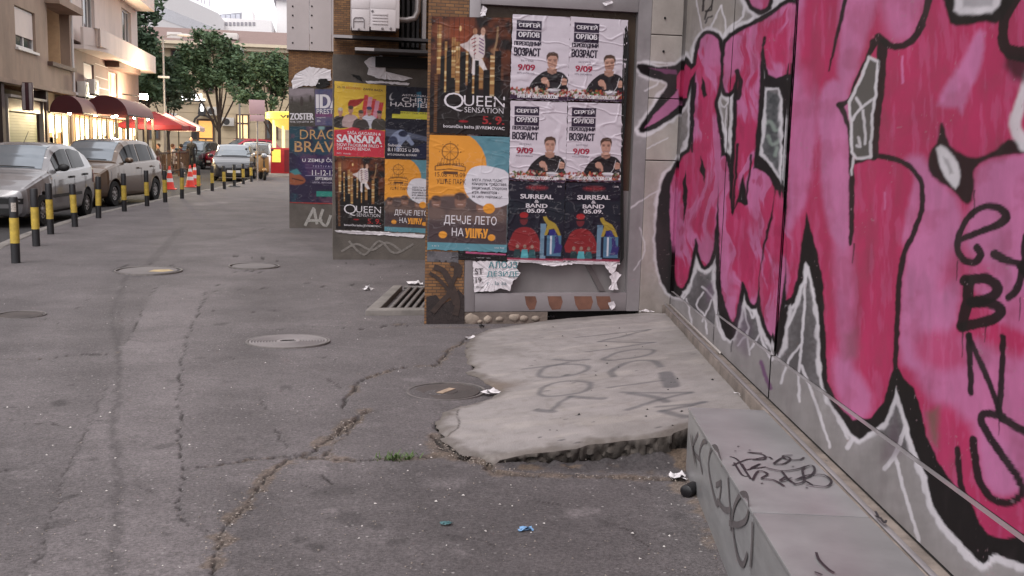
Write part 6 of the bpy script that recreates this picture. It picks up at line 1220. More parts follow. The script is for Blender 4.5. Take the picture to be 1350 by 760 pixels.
# ------------------------------------------------------------------ hotel across the end of the street
HY = 75.0
m_hot = mat('sandstone_render', srgb(186, 168, 142), .9, var=.08, scale=1.2, stain=.2, space='World'); m_hot2 = mat('pale_cornice', srgb(212, 196, 172), .85, var=.06, stain=.12, space='World')
m_roof = mat('brown_tiles', srgb(126, 104, 98), .9, var=.16, scale=9, bump=.4, bscale=20, stain=.2, space='World', aniso=(1, 3, 3))
ht = empty('hotel_building', (-8, HY, 0), 0, 'sandy banded hotel building with long brown tiled roof behind the trees', 'building')
def HXZ(x, y, Y=HY): p = at_Y(x, y, Y); return p[0], p[2]
zc = 7.9
adopt(box_obj('wall', m_hot, -34, 9, HY+.08, HY+9, -.11, zc), ht)
for k in range(13): adopt(box_obj('stone_course', m_hot, -34, 9, HY+.0, HY+.078, .0+k*.58, .555+k*.58), ht)
adopt(box_obj('cornice', m_hot2, -34.3, 9, HY-.5, HY+.5, zc, zc+.28), ht); adopt(box_obj('cornice', m_hot2, -34.3, 9, HY-.75, HY+.5, zc+.282, zc+.5), ht); adopt(box_obj('string_course', m_hot2, -34, 9, HY-.2, HY-.002, 5.6, 5.85), ht)
adopt(MB().prism([(HY-.7, zc+.5), (HY+5, 9.85), (HY+10, zc+.5)], -34.3, 9, 'x').build('roof', m_roof), ht)
for x, y in ((229, 46), (303, 47)):
    p = HXZ(x, y); rt = adopt(MB().box(p[0]-.5, p[0]+.5, HY+.2, HY+1.6, p[1]-.25, p[1]+.2).build('skylight', m_frame, bevel=.05), ht)
def hwin(x0, y0, x1, y1, lit, root=ht):
    a, b = HXZ(x0, y1), HXZ(x1, y0)
    w_ = adopt(box_obj('window', m_litw if lit else m_gl, a[0], b[0], HY-.012, HY-.004, a[1], b[1]), root)
    fr = MB(); X0, X1, Z0, Z1 = a[0], b[0], a[1], b[1]; t = .09
    for q in ((X0-.02, X0+t, Z0, Z1), (X1-t, X1+.02, Z0, Z1), (X0+t, X1-t, Z0, Z0+t), (X0+t, X1-t, Z1-t, Z1), ((X0+X1)/2-.05, (X0+X1)/2+.05, Z0+t, Z1-t)): fr.box(q[0], q[1], HY-.06, HY-.013, q[2], q[3])
    fr.box(X0+t, (X0+X1)/2-.05, HY-.05, HY-.013, Z0+(Z1-Z0)*.6, Z0+(Z1-Z0)*.66).box((X0+X1)/2+.05, X1-t, HY-.05, HY-.013, Z0+(Z1-Z0)*.6, Z0+(Z1-Z0)*.66)
    f = fr.build('frame', m_brown); f.parent = w_
    return w_
hwin(312, 151, 328, 184, 1); hwin(350, 150, 366, 184, 0); hwin(196, 152, 210, 184, 0); hwin(226, 66, 240, 92, 0); hwin(268, 96, 282, 122, 0); hwin(352, 96, 366, 122, 0)
a, b = HXZ(263, 216), HXZ(280, 160)
adopt(box_obj('door', mat('amber_glass', srgb(220, 150, 70), .3, emit=(1, .50, .14), estr=.45), a[0], b[0], HY-.03, HY-.01, -.1, b[1]), ht); dfr = MB()
for q in ((a[0]-.14, a[0], -.1, b[1]+.15), (b[0], b[0]+.14, -.1, b[1]+.15), (a[0], b[0], b[1], b[1]+.15), ((a[0]+b[0])/2-.05, (a[0]+b[0])/2+.05, -.1, 1.6), (a[0], b[0], 1.6, 1.72)): dfr.box(q[0], q[1], HY-.1, HY-.035, q[2], q[3])
adopt(dfr.build('door_frame', m_brown), ht)
arc = [HXZ(x, y) for x, y in ((254, 182), (255, 166), (258, 157), (264, 152), (272, 153), (279, 157), (283, 168))]
cn = adopt(MB().tube([(p[0], HY-.35, p[1]) for p in arc], .07, 6).build('door_canopy_rail', m_acd), ht)
sgn = empty('hotel_sign', (HXZ(256, 128)[0], HY-.3, HXZ(256, 128)[1]), 0, 'white glowing hotel letters on the sandy wall above the door', 'sign'); m_hl = mat('letter_glow', (1, 1, 1), .4, emit=(1, .97, .95), estr=2.2)
for ch, x0, x1 in zip('HOTEL', (235, 243.5, 250.5, 257, 264.5), (242, 250, 256.2, 263.5, 271)):
    gv, gf = glyphs(ch, .03); A, B = HXZ(x0, 132.5), HXZ(x1, 124.5); V = [(A[0]+(B[0]-A[0])*u_, HY-.22, A[1]+(B[1]-A[1])*v_) for u_, v_ in gv]; me = bpy.data.meshes.new('letter'); me.from_pydata(V, [], gf); adopt(link_mesh('letter', me, m_hl), sgn)
adopt(box_obj('mounting_rail', m_acd, HXZ(235, 128)[0], HXZ(271, 128)[0], HY-.2, HY-.16, HXZ(256, 133)[1]-.1, HXZ(256, 133)[1]), sgn)
em = empty('emblem_sign', (HXZ(267, 146)[0], HY-.4, HXZ(267, 146)[1]), 0, 'black framed sign with white figure emblem above the hotel door', 'sign'); e0, e1 = HXZ(262, 152), HXZ(272, 135)
MB().prism([((x-267)/FPX*75, (146-y)/FPX*75) for x, y in ((262, 151), (263, 144), (264, 138), (267, 135), (270, 138), (272, 146), (271, 151), (267, 153))], -.05, .05).build('panel', m_acd, em); MB().prism([((x-267)/FPX*75, (146-y)/FPX*75) for x, y in ((265.5, 147), (265, 143), (266.3, 141), (266.2, 138.5), (267.5, 137.5), (268.8, 138.8), (268.4, 141), (269.6, 142.5), (269, 147))], -.07, -.052).build('emblem', m_hl, em)
def far_ac(x, y, label):
    p = HXZ(x, y); r_ = empty('air_conditioner', (p[0], HY-.32, p[1]-.3), 0, label, 'air conditioner'); MB().box(-.42, .42, 0, .3, 0, .6).build('casing', m_ac, r_, bevel=.03); MB().lathe([(0, -.012), (.22, -.012), (.23, 0)], 18, (-.1, 0, .3), 'y').build('fan_grille', m_acd, r_)
far_ac(301, 161, 'air conditioner on the hotel wall beside the lit window'); far_ac(226, 155, 'air conditioner on the hotel wall behind the pale parasol'); far_ac(281, 147, 'air conditioner on the hotel wall beside the emblem sign')
cx_ = HXZ(258, 175); o = box_obj('notice_board', m_acd, cx_[0]-.25, cx_[0]+.25, HY-.08, HY-.002, 1.6, 2.6); tag(o, 'dark notice board on the hotel wall next to the door', 'board')
# ------------------------------------------------------------------ buildings beyond the hotel roof
m_wb = mat('white_render', srgb(226, 222, 222), .9, var=.04, space='World')
wb = empty('white_building', (-14, 100, 0), 0, 'large white modern building with rooftop letters beyond the hotel roof', 'building')
p0, p1, pm = (-17.6, 76.5), (-10.6, 113), (-14.1, 91)
adopt(MB().prism([p0, p1, (-10.6, 128), (-45, 128), (-45, 76.5)], -.1, 15.0, 'z').build('wall', m_wb), wb)
dv = Vector((p1[0]-p0[0], p1[1]-p0[1], 0)); L_ = dv.length; dv.normalize(); nv = Vector((dv.y, -dv.x, 0))
for k, ch in enumerate('MLADINA DOBRY'):
    if ch == ' ': continue
    gv, gf = glyphs(ch, .03); t0 = 9+k*2.0; V = [tuple(Vector((p0[0], p0[1], 15.2))+dv*(t0+u_*1.5)+nv*.1+Vector((0, 0, v_*1.7))) for u_, v_ in gv]; me = bpy.data.meshes.new('roof_letter'); me.from_pydata(V, [], gf); adopt(link_mesh('roof_letter', me, mat('lilac_letter', srgb(216, 206, 218), .6)), wb)
for k in range(5):
    z = 2.2+k*2.5; V = []
    for t0, t1 in ((2, L_-1),): V = [tuple(Vector((p0[0], p0[1], 0))+dv*t+nv*.03+Vector((0, 0, zz))) for t, zz in ((t0, z), (t1, z), (t1, z+1.1), (t0, z+1.1))]
    adopt(MB().add(V, [(0, 1, 2, 3)]).build('window_band', mat('pale_glass', srgb(190, 190, 196), .2)), wb)
FYb = 120.0
def BXZ(x, y): p = at_Y(x, y, FYb); return p[0], p[2]
pb = empty('penthouse_block', (BXZ(300, 30)[0], FYb, 0), 0, 'pale apartment block with rooftop penthouse beyond the hotel roof', 'building')
a, b = BXZ(262, 60), BXZ(358, 27); adopt(box_obj('wall', m_wb, a[0], b[0], FYb, FYb+12, -.1, b[1]), pb)
a, b = BXZ(270, 28), BXZ(310, 20); adopt(MB().prism([BXZ(270, 28), BXZ(318, 26), BXZ(318, 15), BXZ(270, 20)], FYb+1, FYb+6).build('penthouse', mat('grey_glazing', srgb(150, 150, 158), .3), smooth=None), pb)
for k in range(7): x = 271+k*6.5; q0, q1 = BXZ(x, 27.5), BXZ(x+5.5, 20.5-k*.5); adopt(box_obj('window', mat('penthouse_glass', srgb(176, 178, 188), .15), q0[0], q1[0], FYb+.9, FYb+.96, q0[1], q1[1]), pb)
for k in range(11): x = 281+k*5.2; q0, q1 = BXZ(x, 34), BXZ(x+3.4, 29.5); adopt(box_obj('window', mat('far_window', srgb(146, 142, 148), .3), q0[0], q1[0], FYb-.06, FYb-.01, q0[1], q1[1]), pb)
q0, q1 = BXZ(252, 30), BXZ(268, 21); adopt(box_obj('roof_shed', MATS['grey_glazing'], q0[0], q1[0], FYb+2, FYb+6, 8, q1[1]), pb); q0, q1 = BXZ(318, 26), BXZ(332, 12); adopt(box_obj('lift_house', m_wb, q0[0], q1[0], FYb+1, FYb+6, 8, q1[1]), pb)
tb = empty('white_tower_block', (-4, 126, 0), 0, 'plain white tower block edge beside the pale riveted cladding', 'building'); a = at_Y(364, 5, 126); adopt(box_obj('wall', m_wb, a[0], a[0]+9, 126, 136, -.1, at_Y(364, 1, 126)[2]), tb); adopt(box_obj('roof_slab', MATS['far_window'], a[0]-.3, a[0]+9, 125.6, 136, at_Y(364, 1, 126)[2]+.002, at_Y(364, 1, 126)[2]+.5), tb)
# ------------------------------------------------------------------ trees
m_bark = mat('bark', srgb(62, 50, 44), .95, var=.25, scale=6, bump=.5, bscale=14)
def leaf_mat(name, c): 
    m = mat(name, c, .75, var=.28, scale=1.3); p = m.node_tree.nodes['Principled BSDF']; p.inputs['Subsurface Weight'].default_value = 0; return m
LM = [leaf_mat('leaf_deep', (.036, .066, .034)), leaf_mat('leaf_mid', (.062, .105, .052)), leaf_mat('leaf_dusty', (.085, .112, .072))]
def tree(x, y, clumps, h, label, m, trunk_r=.14, lean=0., n_leaf=5200, size=.17, seed=1):
    """clumps: (dx, dy, z, radius)"""
    rg = np.random.default_rng(seed); r_ = empty('street_tree', (x, y, -.1), 0, label, 'tree', 'trees before the hotel'); tb_ = MB()
    fork = h*.32
    tb_.tube([(0, 0, -.1), (.02, 0, fork*.5), (lean*.3, 0, fork), (lean, 0, h*.62), (lean*1.2, .1, h*.85)], [trunk_r*1.25, trunk_r, trunk_r*.85, trunk_r*.5, trunk_r*.15], 9)
    tb_.build('trunk', m_bark, r_, smooth=60)
    for (dx, dy, z, rr) in clumps:
        lb = MB().tube([(lean*.3, 0, fork*(.8+.3*rg.random())), (dx*.45+lean*.2, dy*.45, fork+(z-fork)*.45), (dx*.8, dy*.8, z-.2), (dx, dy, z+rr*.4)], [trunk_r*.6, trunk_r*.42, trunk_r*.25, trunk_r*.06], 6); lb.build('limb', m_bark, r_, smooth=60)
    tot = sum(c[3]**2 for c in clumps); V = []; 
    for (dx, dy, z, rr) in clumps:
        n = int(n_leaf*rr**2/tot); sub = rg.normal(size=(max(5, int(rr*9)), 3)); sub /= np.linalg.norm(sub, axis=1)[:, None]; sub *= rr*rg.uniform(.45, .95, (len(sub), 1)); sub[:, 2] *= .8
        k = rg.integers(0, len(sub), n); p = sub[k]+rg.normal(size=(n, 3))*rr*.19; V.append(p+np.array([dx, dy, z]))
    P = np.concatenate(V); n = len(P); a = rg.normal(size=(n, 3)); a /= np.linalg.norm(a, axis=1)[:, None]; b = np.cross(a, rg.normal(size=(n, 3))); b /= np.linalg.norm(b, axis=1)[:, None]; s = size*rg.uniform(.5, 1.2, (n, 1))
    a[:, 2] *= .6
    Q = np.stack([P-a*s, P+b*s*.45, P+a*s, P-b*s*.45], 1).reshape(-1, 3); F = np.arange(4*n).reshape(-1, 4); me = np_mesh('crown', Q, F); link_mesh('crown', me, m, r_)
    return r_
t1 = at_Y(289, 200, 66.0); X1 = t1[0]
tree(X1, 66, [(-.4, 0, 7.7, 1.15), (-1.5, .3, 6.4, 1.3), (.9, -.2, 6.4, 1.25), (-.2, .4, 6.2, 1.4), (-2.3, 0, 5.7, 1.1), (1.9, .1, 5.9, 1.1), (.4, -.6, 5.7, .9), (-1.1, .6, 5.5, .95)], 8.0, 'broad green tree with dark forked trunk before the hotel door', LM[1], .11, .1, 9000, .19, 3)
X2 = at_Y(357, 150, 62.0)[0]
tree(X2, 62, [(-.6, 0, 6.0, 1.1), (.5, .2, 6.1, 1.2), (-1.4, -.1, 4.7, .95), (1.3, 0, 5.6, 1.1), (.1, .3, 5.3, 1.1), (-.3, -.4, 4.2, .7), (1.6, .2, 4.6, .9)], 6.8, 'green tree beside the yellow kiosk, partly behind the riveted cladding', LM[1], .09, .0, 6800, .17, 5)
X3 = at_Y(221, 150, 69.0)[0]
tree(X3, 69, [(-.3, 0, 5.2, 1.2), (.8, .2, 4.9, .95), (-1.2, 0, 4.8, 1.1), (.1, .3, 6.2, 1.0), (.3, .1, 4.0, .7)], 6.2, 'low dusty green tree beside the lamp post and hotel letters', LM[2], .1, 0, 5000, .16, 6)
X4 = at_Y(190, 120, 64.0)[0]
tree(X4, 64, [(-.5, 0, 8.2, 1.5), (.1, 0, 6.6, 1.5), (.7, .3, 5.4, 1.4), (-.8, 0, 5.2, 1.6), (.2, .2, 9.2, 1.0)], 9, 'tall dark tree close behind the pale house', LM[0], .18, 0, 9000, .22, 7)
# ------------------------------------------------------------------ lamp posts and sign
m_pole = mat('grey_pole', srgb(150, 144, 142), .5, .3, var=.08)
lp = empty('street_lamp', (at_Y(218, 190, 58)[0], 58, -.1), 0, 'tall grey street lamp with flat arm lantern behind the cafe terrace', 'street lamp'); zt = at_Y(218, 47, 58)[2]+.1
MB().tube([(0, 0, 0), (0, 0, 2), (0, 0, zt)], [.09, .075, .045], 10).build('pole', m_pole, lp, smooth=40); MB().tube([(0, 0, zt-.1), (.4, 0, zt+.05), (.9, 0, zt+.05)], .03, 6).build('arm', m_pole, lp); MB().ball((1.1, 0, zt+.05), .38, .14, .09, 14, 8).build('lantern', m_frame, lp, smooth=60)
zz = at_Y(218, 101, 58)[2]; MB().box(-.3, .3, -.1, .1, zz, zz+.12).build('twin_floodlights', m_frame, lp, bevel=.03)
l2 = empty('street_lamp', (at_Y(316, 150, 70)[0], 70, -.1), 0, 'street lamp with round white globe between the two tree crowns', 'street lamp'); zg2 = at_Y(316, 68, 70)[2]+.1; MB().tube([(0, 0, 0), (0, 0, zg2-.3)], [.08, .05], 8).build('pole', m_pole, l2); MB().ball((0, 0, zg2), .32, .32, .3, 14, 8).build('globe', m_frame, l2, smooth=60)
sp_ = at_Y(339, 160, 41.3); sg2 = empty('traffic_sign', (sp_[0], 41.3, 0), 0, 'square grey backed traffic sign on a thin pole by the scooters', 'traffic sign'); m_sgn = mat('sign_back', srgb(196, 164, 168), .5, .2, var=.06, scale=2)
MB().tube([(0, 0, 0), (0, 0, 3.15)], .032, 10).build('pole', m_pole, sg2, smooth=40); A, B = at_Y(328.5, 160, 41.3), at_Y(349, 132.5, 41.3)
MB().box(A[0]-sp_[0], B[0]-sp_[0], -.07, -.04, A[2]+.28, B[2]).build('square_plate', m_sgn, sg2, bevel=.01); MB().box(A[0]-sp_[0]+.03, B[0]-sp_[0]-.03, -.07, -.04, A[2], A[2]+.25).build('lower_plate', m_sgn, sg2, bevel=.01)
for z in (2.5, 2.95): MB().box(-.05, .05, -.039, .045, z, z+.04).build('clamp', m_acd, sg2)
# ------------------------------------------------------------------ kiosk
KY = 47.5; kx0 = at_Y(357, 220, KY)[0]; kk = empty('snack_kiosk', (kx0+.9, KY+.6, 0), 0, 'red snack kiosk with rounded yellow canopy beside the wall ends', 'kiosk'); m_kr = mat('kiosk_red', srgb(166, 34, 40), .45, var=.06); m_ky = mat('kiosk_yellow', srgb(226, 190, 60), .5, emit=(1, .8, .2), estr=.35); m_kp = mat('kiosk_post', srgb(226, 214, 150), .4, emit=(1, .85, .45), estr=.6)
kz = at_Y(360, 195, KY)[2]
adopt(box_obj('counter', m_kr, kx0, kx0+2.2, KY, KY+1.6, .12, kz, bevel=.03), kk); adopt(box_obj('platform', mat('kiosk_platform', srgb(170, 160, 150), .7), kx0-.1, kx0+2.4, KY-.1, KY+1.7, .0, .118), kk)
c0, c1 = at_Y(358.5, 214, KY), at_Y(370, 197.5, KY); adopt(box_obj('menu_board', m_ky, c0[0], c1[0], KY-.02, KY-.002, c0[2], c1[2]), kk); c0, c1 = at_Y(372, 220, KY), at_Y(384, 198, KY); adopt(box_obj('side_panel', mat('kiosk_dark_red', srgb(110, 24, 30), .5), c0[0]+.1, c0[0]+.9, KY-.02, KY-.002, .2, c1[2]), kk)
ztop = at_Y(360, 158, KY)[2]; zct = at_Y(360, 147, KY)[2]
for dx in (.08, .5, 1.6, 2.1):
    for dy in (.1, 1.4): adopt(box_obj('post', m_kp, kx0+dx, kx0+dx+.1, KY+dy, KY+dy+.1, kz+.001, ztop-.002), kk)
pts = [(kx0-.35+.0, 0)]; mb = MB(); mb.lathe([(0, 0), (1.25, 0), (1.32, .05), (1.32, zct-ztop-.05), (1.2, zct-ztop), (0, zct-ztop+.05)], 36, (kx0+1.05, KY+.8, ztop)); adopt(mb.build('canopy', m_ky, smooth=40), kk); adopt(MB().lathe([(0, -.45), (.55, -.42), (1.0, -.2), (1.15, -.002)], 30, (kx0+1.05, KY+.8, ztop)).build('canopy_underside', m_ky, smooth=60), kk)
gv, gf = glyphs('VRUĆE', .03); V = []
for u_, v_ in gv:
    th = -2.05+u_*1.15; V.append((kx0+1.05+1.335*math.cos(th), KY+.8+1.335*math.sin(th), ztop+.08+v_*(zct-ztop-.2)))
me = bpy.data.meshes.new('lettering'); me.from_pydata(V, [], gf); adopt(link_mesh('lettering', me, m_acd), kk)['kind'] = 'stuff'
# ------------------------------------------------------------------ cars: lofted body with cut wheel arches, glass, lamps, wheels
m_tyre = mat('tyre_rubber', srgb(28, 27, 28), .85, var=.2, scale=20); m_rim = mat('wheel_cover', srgb(150, 146, 146), .4, .5, var=.08); m_cgl = mat('car_glass', srgb(34, 36, 40), .1, var=.05, spec=.12, coat=.0)
m_wsc = mat('windscreen_glass', srgb(122, 130, 138), .1, .4, var=.12, scale=2, spec=.8, coat=.6); m_trim = mat('black_trim', srgb(30, 29, 30), .55, var=.1); m_lens = mat('headlamp_lens', srgb(176, 178, 184), .12, .3, var=.1, scale=12, coat=.8); m_tail = mat('tail_lamp', srgb(140, 24, 26), .2); m_plate = mat('number_plate', srgb(196, 196, 198), .5)  # windscreen's pale blue-grey base colour stands in for reflected sky
def car_paint(name, c, metal=.45): return mat(name, c, .34, metal, var=.05, scale=40, coat=.7, spec=.5)
def car(loc, rz, paint, L, W, prof, wheels, label, detail=2, grille='bar', bumper_trim=True, name='parked_car'):
    """prof: rows of (x from front, z under, z belt, z roof, half width factor); local +x points forward"""
    root = empty(name, loc, rz, label, 'car', 'cars parked in the street'); P = np.array(prof, float); P[:, 2:4] = .2+(P[:, 2:4]-.2)*1.07; n = 56; w = W/2
    xs = np.unique(np.concatenate([np.linspace(0, L, n), P[:, 0]])); f = lambda k: np.interp(xs, P[:, 0], P[:, k])
    def sm(a): b = a.copy(); b[1:-1] = .25*a[:-2]+.5*a[1:-1]+.25*a[2:]; return b
    zl, zb, zr, wf = sm(f(1)), sm(f(2)), sm(f(3)), sm(f(4))
    def sec(zl, zb, zr, wf):
        ww = w*wf; k = np.clip((zr-zb)/.42, 0, 1); wr = ww*(.93-.17*k)
        return [(0, zl), (.86*ww, zl), (.955*ww, zl+.06), (ww, zl+.22), (ww*.998, (zl+.22+zb-.1)/2), (ww*.99, zb-.10), (.962*ww, zb-.015), (.935*ww, zb+.004), (wr+.008*0, zr-.07*k-.004), (wr-.055, zr-.018*k), (wr*.5, zr+.012), (0, zr+.018)]
    V = []; m_ = None
    for i in range(len(xs)):
        S_ = sec(zl[i], zb[i], zr[i], wf[i]); half = [(L/2-xs[i], -y, z) for y, z in S_]; other = [(L/2-xs[i], y, z) for y, z in S_[1:-1]][::-1]; ring = half+other; m_ = len(ring); V += ring
    F = [(i*m_+k, i*m_+(k+1) % m_, (i+1)*m_+(k+1) % m_, (i+1)*m_+k) for i in range(len(xs)-1) for k in range(m_)]+[tuple(range(m_)), tuple(reversed(range((len(xs)-1)*m_, len(xs)*m_)))]
    me = MB().add(V, F).mesh('body'); body = link_mesh('body', me, paint, root)
    R_ = wheels['r']; cut = MB()
    for wx in (wheels['f'], wheels['b']):
        for s in (-1, 1): cut.lathe([(0, 0), (R_*1.17, 0), (R_*1.17, .5), (0, .5)], 28, (L/2-wx, s*(w-.22) if s > 0 else -(w-.22)-.5, R_*1.02), 'y')
    cm = cut.mesh('cutter', weld=False); co = bpy.data.objects.new('cutter', cm); COL.objects.link(co)
    co.parent = root
    bo = body.modifiers.new('b', 'BOOLEAN'); bo.object = co; bo.operation = 'DIFFERENCE'; bo.solver = 'EXACT'
    bpy.context.view_layer.update(); dg = bpy.context.evaluated_depsgraph_get(); nm = bpy.data.meshes.new_from_object(body.evaluated_get(dg)); body.modifiers.clear(); body.data = nm; bpy.data.objects.remove(co)
    nm.materials.clear(); nm.materials.append(paint); nm.shade_smooth(); nm.set_sharp_from_angle(angle=R(28))
    def S(x):     # section at x from front
        return sec(np.interp(x, xs, zl), np.interp(x, xs, zb), np.interp(x, xs, zr), np.interp(x, xs, wf))
    def side_pt(x, t, s, off=.006):
        q = S(x); a, b = q[7], q[8]; y = a[0]+(b[0]-a[0])*t; z = a[1]+(b[1]-a[1])*t; return (L/2-x, s*(y+off), z+off*.2)
    def low_pt(x, z, s, off=.006):
        q = S(x)[2:8]; zz = [p[1] for p in q]; yy = [p[0] for p in q]; return (L/2-x, s*(np.interp(z, zz, yy)+off), z)
    def top_pt(x, v, off=.006):
        q = S(x); y = q[9][0]*.97*v; return (L/2-x, y, np.interp(abs(y), [0, q[10][0], q[9][0]], [q[11][1], q[10][1], q[9][1]])+off)
    g = wheels['glass']
    # windscreen and rear glass
    for nm_, (a, b) in (('windscreen', g['front']), ('rear_window', g['rear'])):
        U = np.unique(np.concatenate([[a, b], xs[(xs > a) & (xs < b)]])); VV = np.linspace(-1, 1, 13); pts = [top_pt(x, v*.95, .009) for x in U for v in VV]; MB().add(pts, [tuple(q) for q in grid_faces(len(U), 13)]).build(nm_, m_wsc, root, smooth=60)
    if detail: 
        a, b = g['front']; MB().tube([tuple(top_pt(a+.03, v, .012)) for v in (-.7, -.3, 0, .05)], .012, 5).build('wiper', m_trim, root); MB().tube([tuple(top_pt(a+.03, v, .012)) for v in (.05, .4, .75)], .012, 5).build('wiper', m_trim, root)
    for s in (-1, 1):
        for (a, b, t1) in g['side']:
            U = np.unique(np.concatenate([[a, b], xs[(xs > a) & (xs < b)]])); T = np.linspace(.06, .93, 5); pts = []
            for k, x in enumerate(U):
                q = S(x); hgt = q[8][1]-q[7][1]
                for t in T: pts.append(side_pt(x, t, s, .009))
            MB().add(pts, [tuple(q) for q in grid_faces(len(U), 5)]).build('side_window', m_cgl, root, smooth=60)
        if detail:
            for x in wheels['seams']:
                zz = np.linspace(S(x)[3][1]-.02, S(x)[7][1]-.01, 6); pts = []
                for z in zz: pts += [low_pt(x-.007, z, s, .002), low_pt(x+.007, z, s, .002)]
                MB().add(pts, [tuple(q) for q in grid_faces(6, 2)]).build('door_seam', m_trim, root)
            pts = []
            zt = wheels.get('strip', .0)
            if zt:
                for x in np.linspace(wheels['f']+.45, wheels['b']-.42, 8): pts += [low_pt(x, zt, s, .012), low_pt(x, zt+.06, s, .012)]
                MB().add(pts, [tuple(q) for q in grid_faces(8, 2)]).build('rub_strip', m_trim, root)
            for x in wheels['handles']: p = low_pt(x, S(x)[7][1]-.13, s, .02); MB().box(p[0]-.1, p[0]+.1, p[1]-.02, p[1]+.02, p[2]-.02, p[2]+.02).build('door_handle', wheels.get('hm', m_trim), root, bevel=.008)
            x = g['front'][0]+.42; p = side_pt(x, .06, s, .0); mr = MB().ball((p[0], p[1]+s*.13, p[2]+.07), .07, .11, .075, 12, 8).build('mirror', wheels.get('mm', m_trim), root, smooth=60)
            MB().tube([(p[0], p[1]-s*.02, p[2]+.02), (p[0], p[1]+s*.08, p[2]+.05)], .025, 6).build('mirror_arm', m_trim, root)
        # lamps
        h = wheels['lamp']; pts = []; nA = 7
        for u_ in np.linspace(0, 1, nA):
            for t in np.linspace(0, 1, 5):
                x = h[0]+(h[1]-h[0])*u_**1.6; yw = h[4]+(1-h[4])*u_; q = S(x); z = h[2]+(h[3]-h[2])*t+.10*u_*(t-.2); y = min(yw*w*1.0, np.interp(z, [p[1] for p in q[2:8]], [p[0] for p in q[2:8]]))
                pts.append((L/2-x+.012*(1-u_), s*(y+.008*u_+0), z))
        MB().add(pts, [tuple(q) for q in grid_faces(nA, 5)]).build('headlight', m_lens, root, smooth=60)
        tl = wheels['tail']; pts = [low_pt(x, z, s, .008) for x in np.linspace(L-.28, L-.03, 4) for z in np.linspace(tl[0], tl[1], 4)]; MB().add(pts, [tuple(q) for q in grid_faces(4, 4)]).build('tail_light', m_tail, root)
    # bumper strip, grille, plate
    def front_strip(z0, z1, frac, off, m, nm_):
        pts = []
        for v in np.linspace(-frac, frac, 15):
            for z in (z0, z1):
                # find how far forward the body reaches at this half width and height
                yy = abs(v)*w; x_hit = L*.2
                for x in np.linspace(0, .6, 61):
                    q = S(x)
                    if q[7][1] >= z-.002 and np.interp(z, [p[1] for p in q[1:8]], [p[0] for p in q[1:8]]) >= yy: x_hit = x; break
                pts.append((L/2-x_hit+off, v*w, z))
        return MB().add(pts, [tuple(q) for q in grid_faces(15, 2)]).build(nm_, m, root, smooth=60)
    b0 = wheels['bump']
    if bumper_trim: front_strip(b0[0], b0[1], .97, .012, m_trim, 'bumper_strip')
    front_strip(b0[2], b0[3], .62, .008, m_trim, 'lower_grille'); front_strip(wheels['grille'][0], wheels['grille'][1], wheels['grille'][2], .008, m_trim, 'grille')
    front_strip(b0[1]-.11, b0[1]+.0, .3, .03, m_plate, 'number_plate')
    MB().ball((L/2+.0, 0, wheels['grille'][1]+.02), .02, .05, .045, 10, 6).build('badge', m_rim, root)
    for wx in (wheels['f'], wheels['b']):
        for s in (-1, 1):
            c = (L/2-wx, s*(w-.11), R_); wd = .095
            prof_ = [(R_*.62, -wd), (R_*.93, -wd), (R_, -wd*.7), (R_, wd*.7), (R_*.93, wd), (R_*.62, wd), (R_*.6, wd*.6), (R_*.6, -wd*.6), (R_*.62, -wd)]
            ty = MB().lathe(prof_, 28, c, 'y').build('wheel', m_tyre, root, smooth=35)
            rm = MB().lathe([(0, .09*s), (R_*.14, .085*s), (R_*.2, .06*s), (R_*.5, .072*s), (R_*.6, .05*s), (R_*.61, .0)], 28, c, 'y')
            ro = rm.build('rim', m_rim, smooth=40); ro.parent = ty
            for k in range(8):
                t = k*math.pi/4; hb = MB().ball((c[0]+R_*.38*math.cos(t), c[1]+s*.073, c[2]+R_*.38*math.sin(t)), R_*.07, .006, R_*.07, 8, 4).build('rim_hole', m_trim); hb.parent = ty
    inner = MB()
    for s in (-1, 1): inner.box(-L/2+.3, L/2-.3, s*(w-.24)-.01, s*(w-.24)+.01, .2, R_*2.1)
    if wheels.get('antenna'): p = top_pt(wheels['antenna'], 0, 0); MB().tube([p, (p[0]-.25, 0, p[2]+.22)], .006, 5).build('antenna', m_trim, root)
    return root
HATCH = [(0, .34, .52, .54, .70), (.04, .24, .60, .62, .80), (.16, .2, .68, .70, .90), (.4, .2, .76, .79, .965), (.75, .2, .84, .875, .99), (1.0, .2, .885, .92, 1.0), (1.12, .2, .905, .96, 1.0), (1.45, .2, .92, 1.18, 1.0), (1.75, .2, .93, 1.36, 1.0), (2.05, .2, .94, 1.43, 1.0), (2.6, .2, .955, 1.435, 1.0), (3.1, .2, .98, 1.38, .99), (3.45, .21, 1.0, 1.25, .97), (3.65, .22, 1.0, 1.05, .95), (3.76, .25, .86, .88, .9), (3.83, .32, .62, .64, .8)]
W206 = dict(r=.295, f=.72, b=3.16, glass=dict(front=(1.14, 1.9), rear=(3.2, 3.6), side=[(1.5, 2.32, 0), (2.4, 3.15, 0)]), seams=[1.28, 2.36, 3.0], handles=[2.2, 3.0], strip=.50, lamp=(.13, .62, .60, .70, .42), tail=(.72, .98), bump=(.44, .54, .26, .36), grille=(.60, .64, .22), antenna=2.0)
tilt = R(90)
silver = car_paint('silver_paint', srgb(132, 129, 131)); 
def park(px, py, th, L, W, wheels):     # from where a rear wheel touches the road
    S_ = at_z(px, py, -.11); t = R(th); f = np.array([-math.sin(t), -math.cos(t)]); l = np.array([math.cos(t), -math.sin(t)]); c = S_[:2]-f*(L/2-wheels['b'])-l*(W/2); return (c[0], c[1], -.11), R(-90-th)
l1, r1 = park(118, 286, 6, 3.83, 1.65, W206)
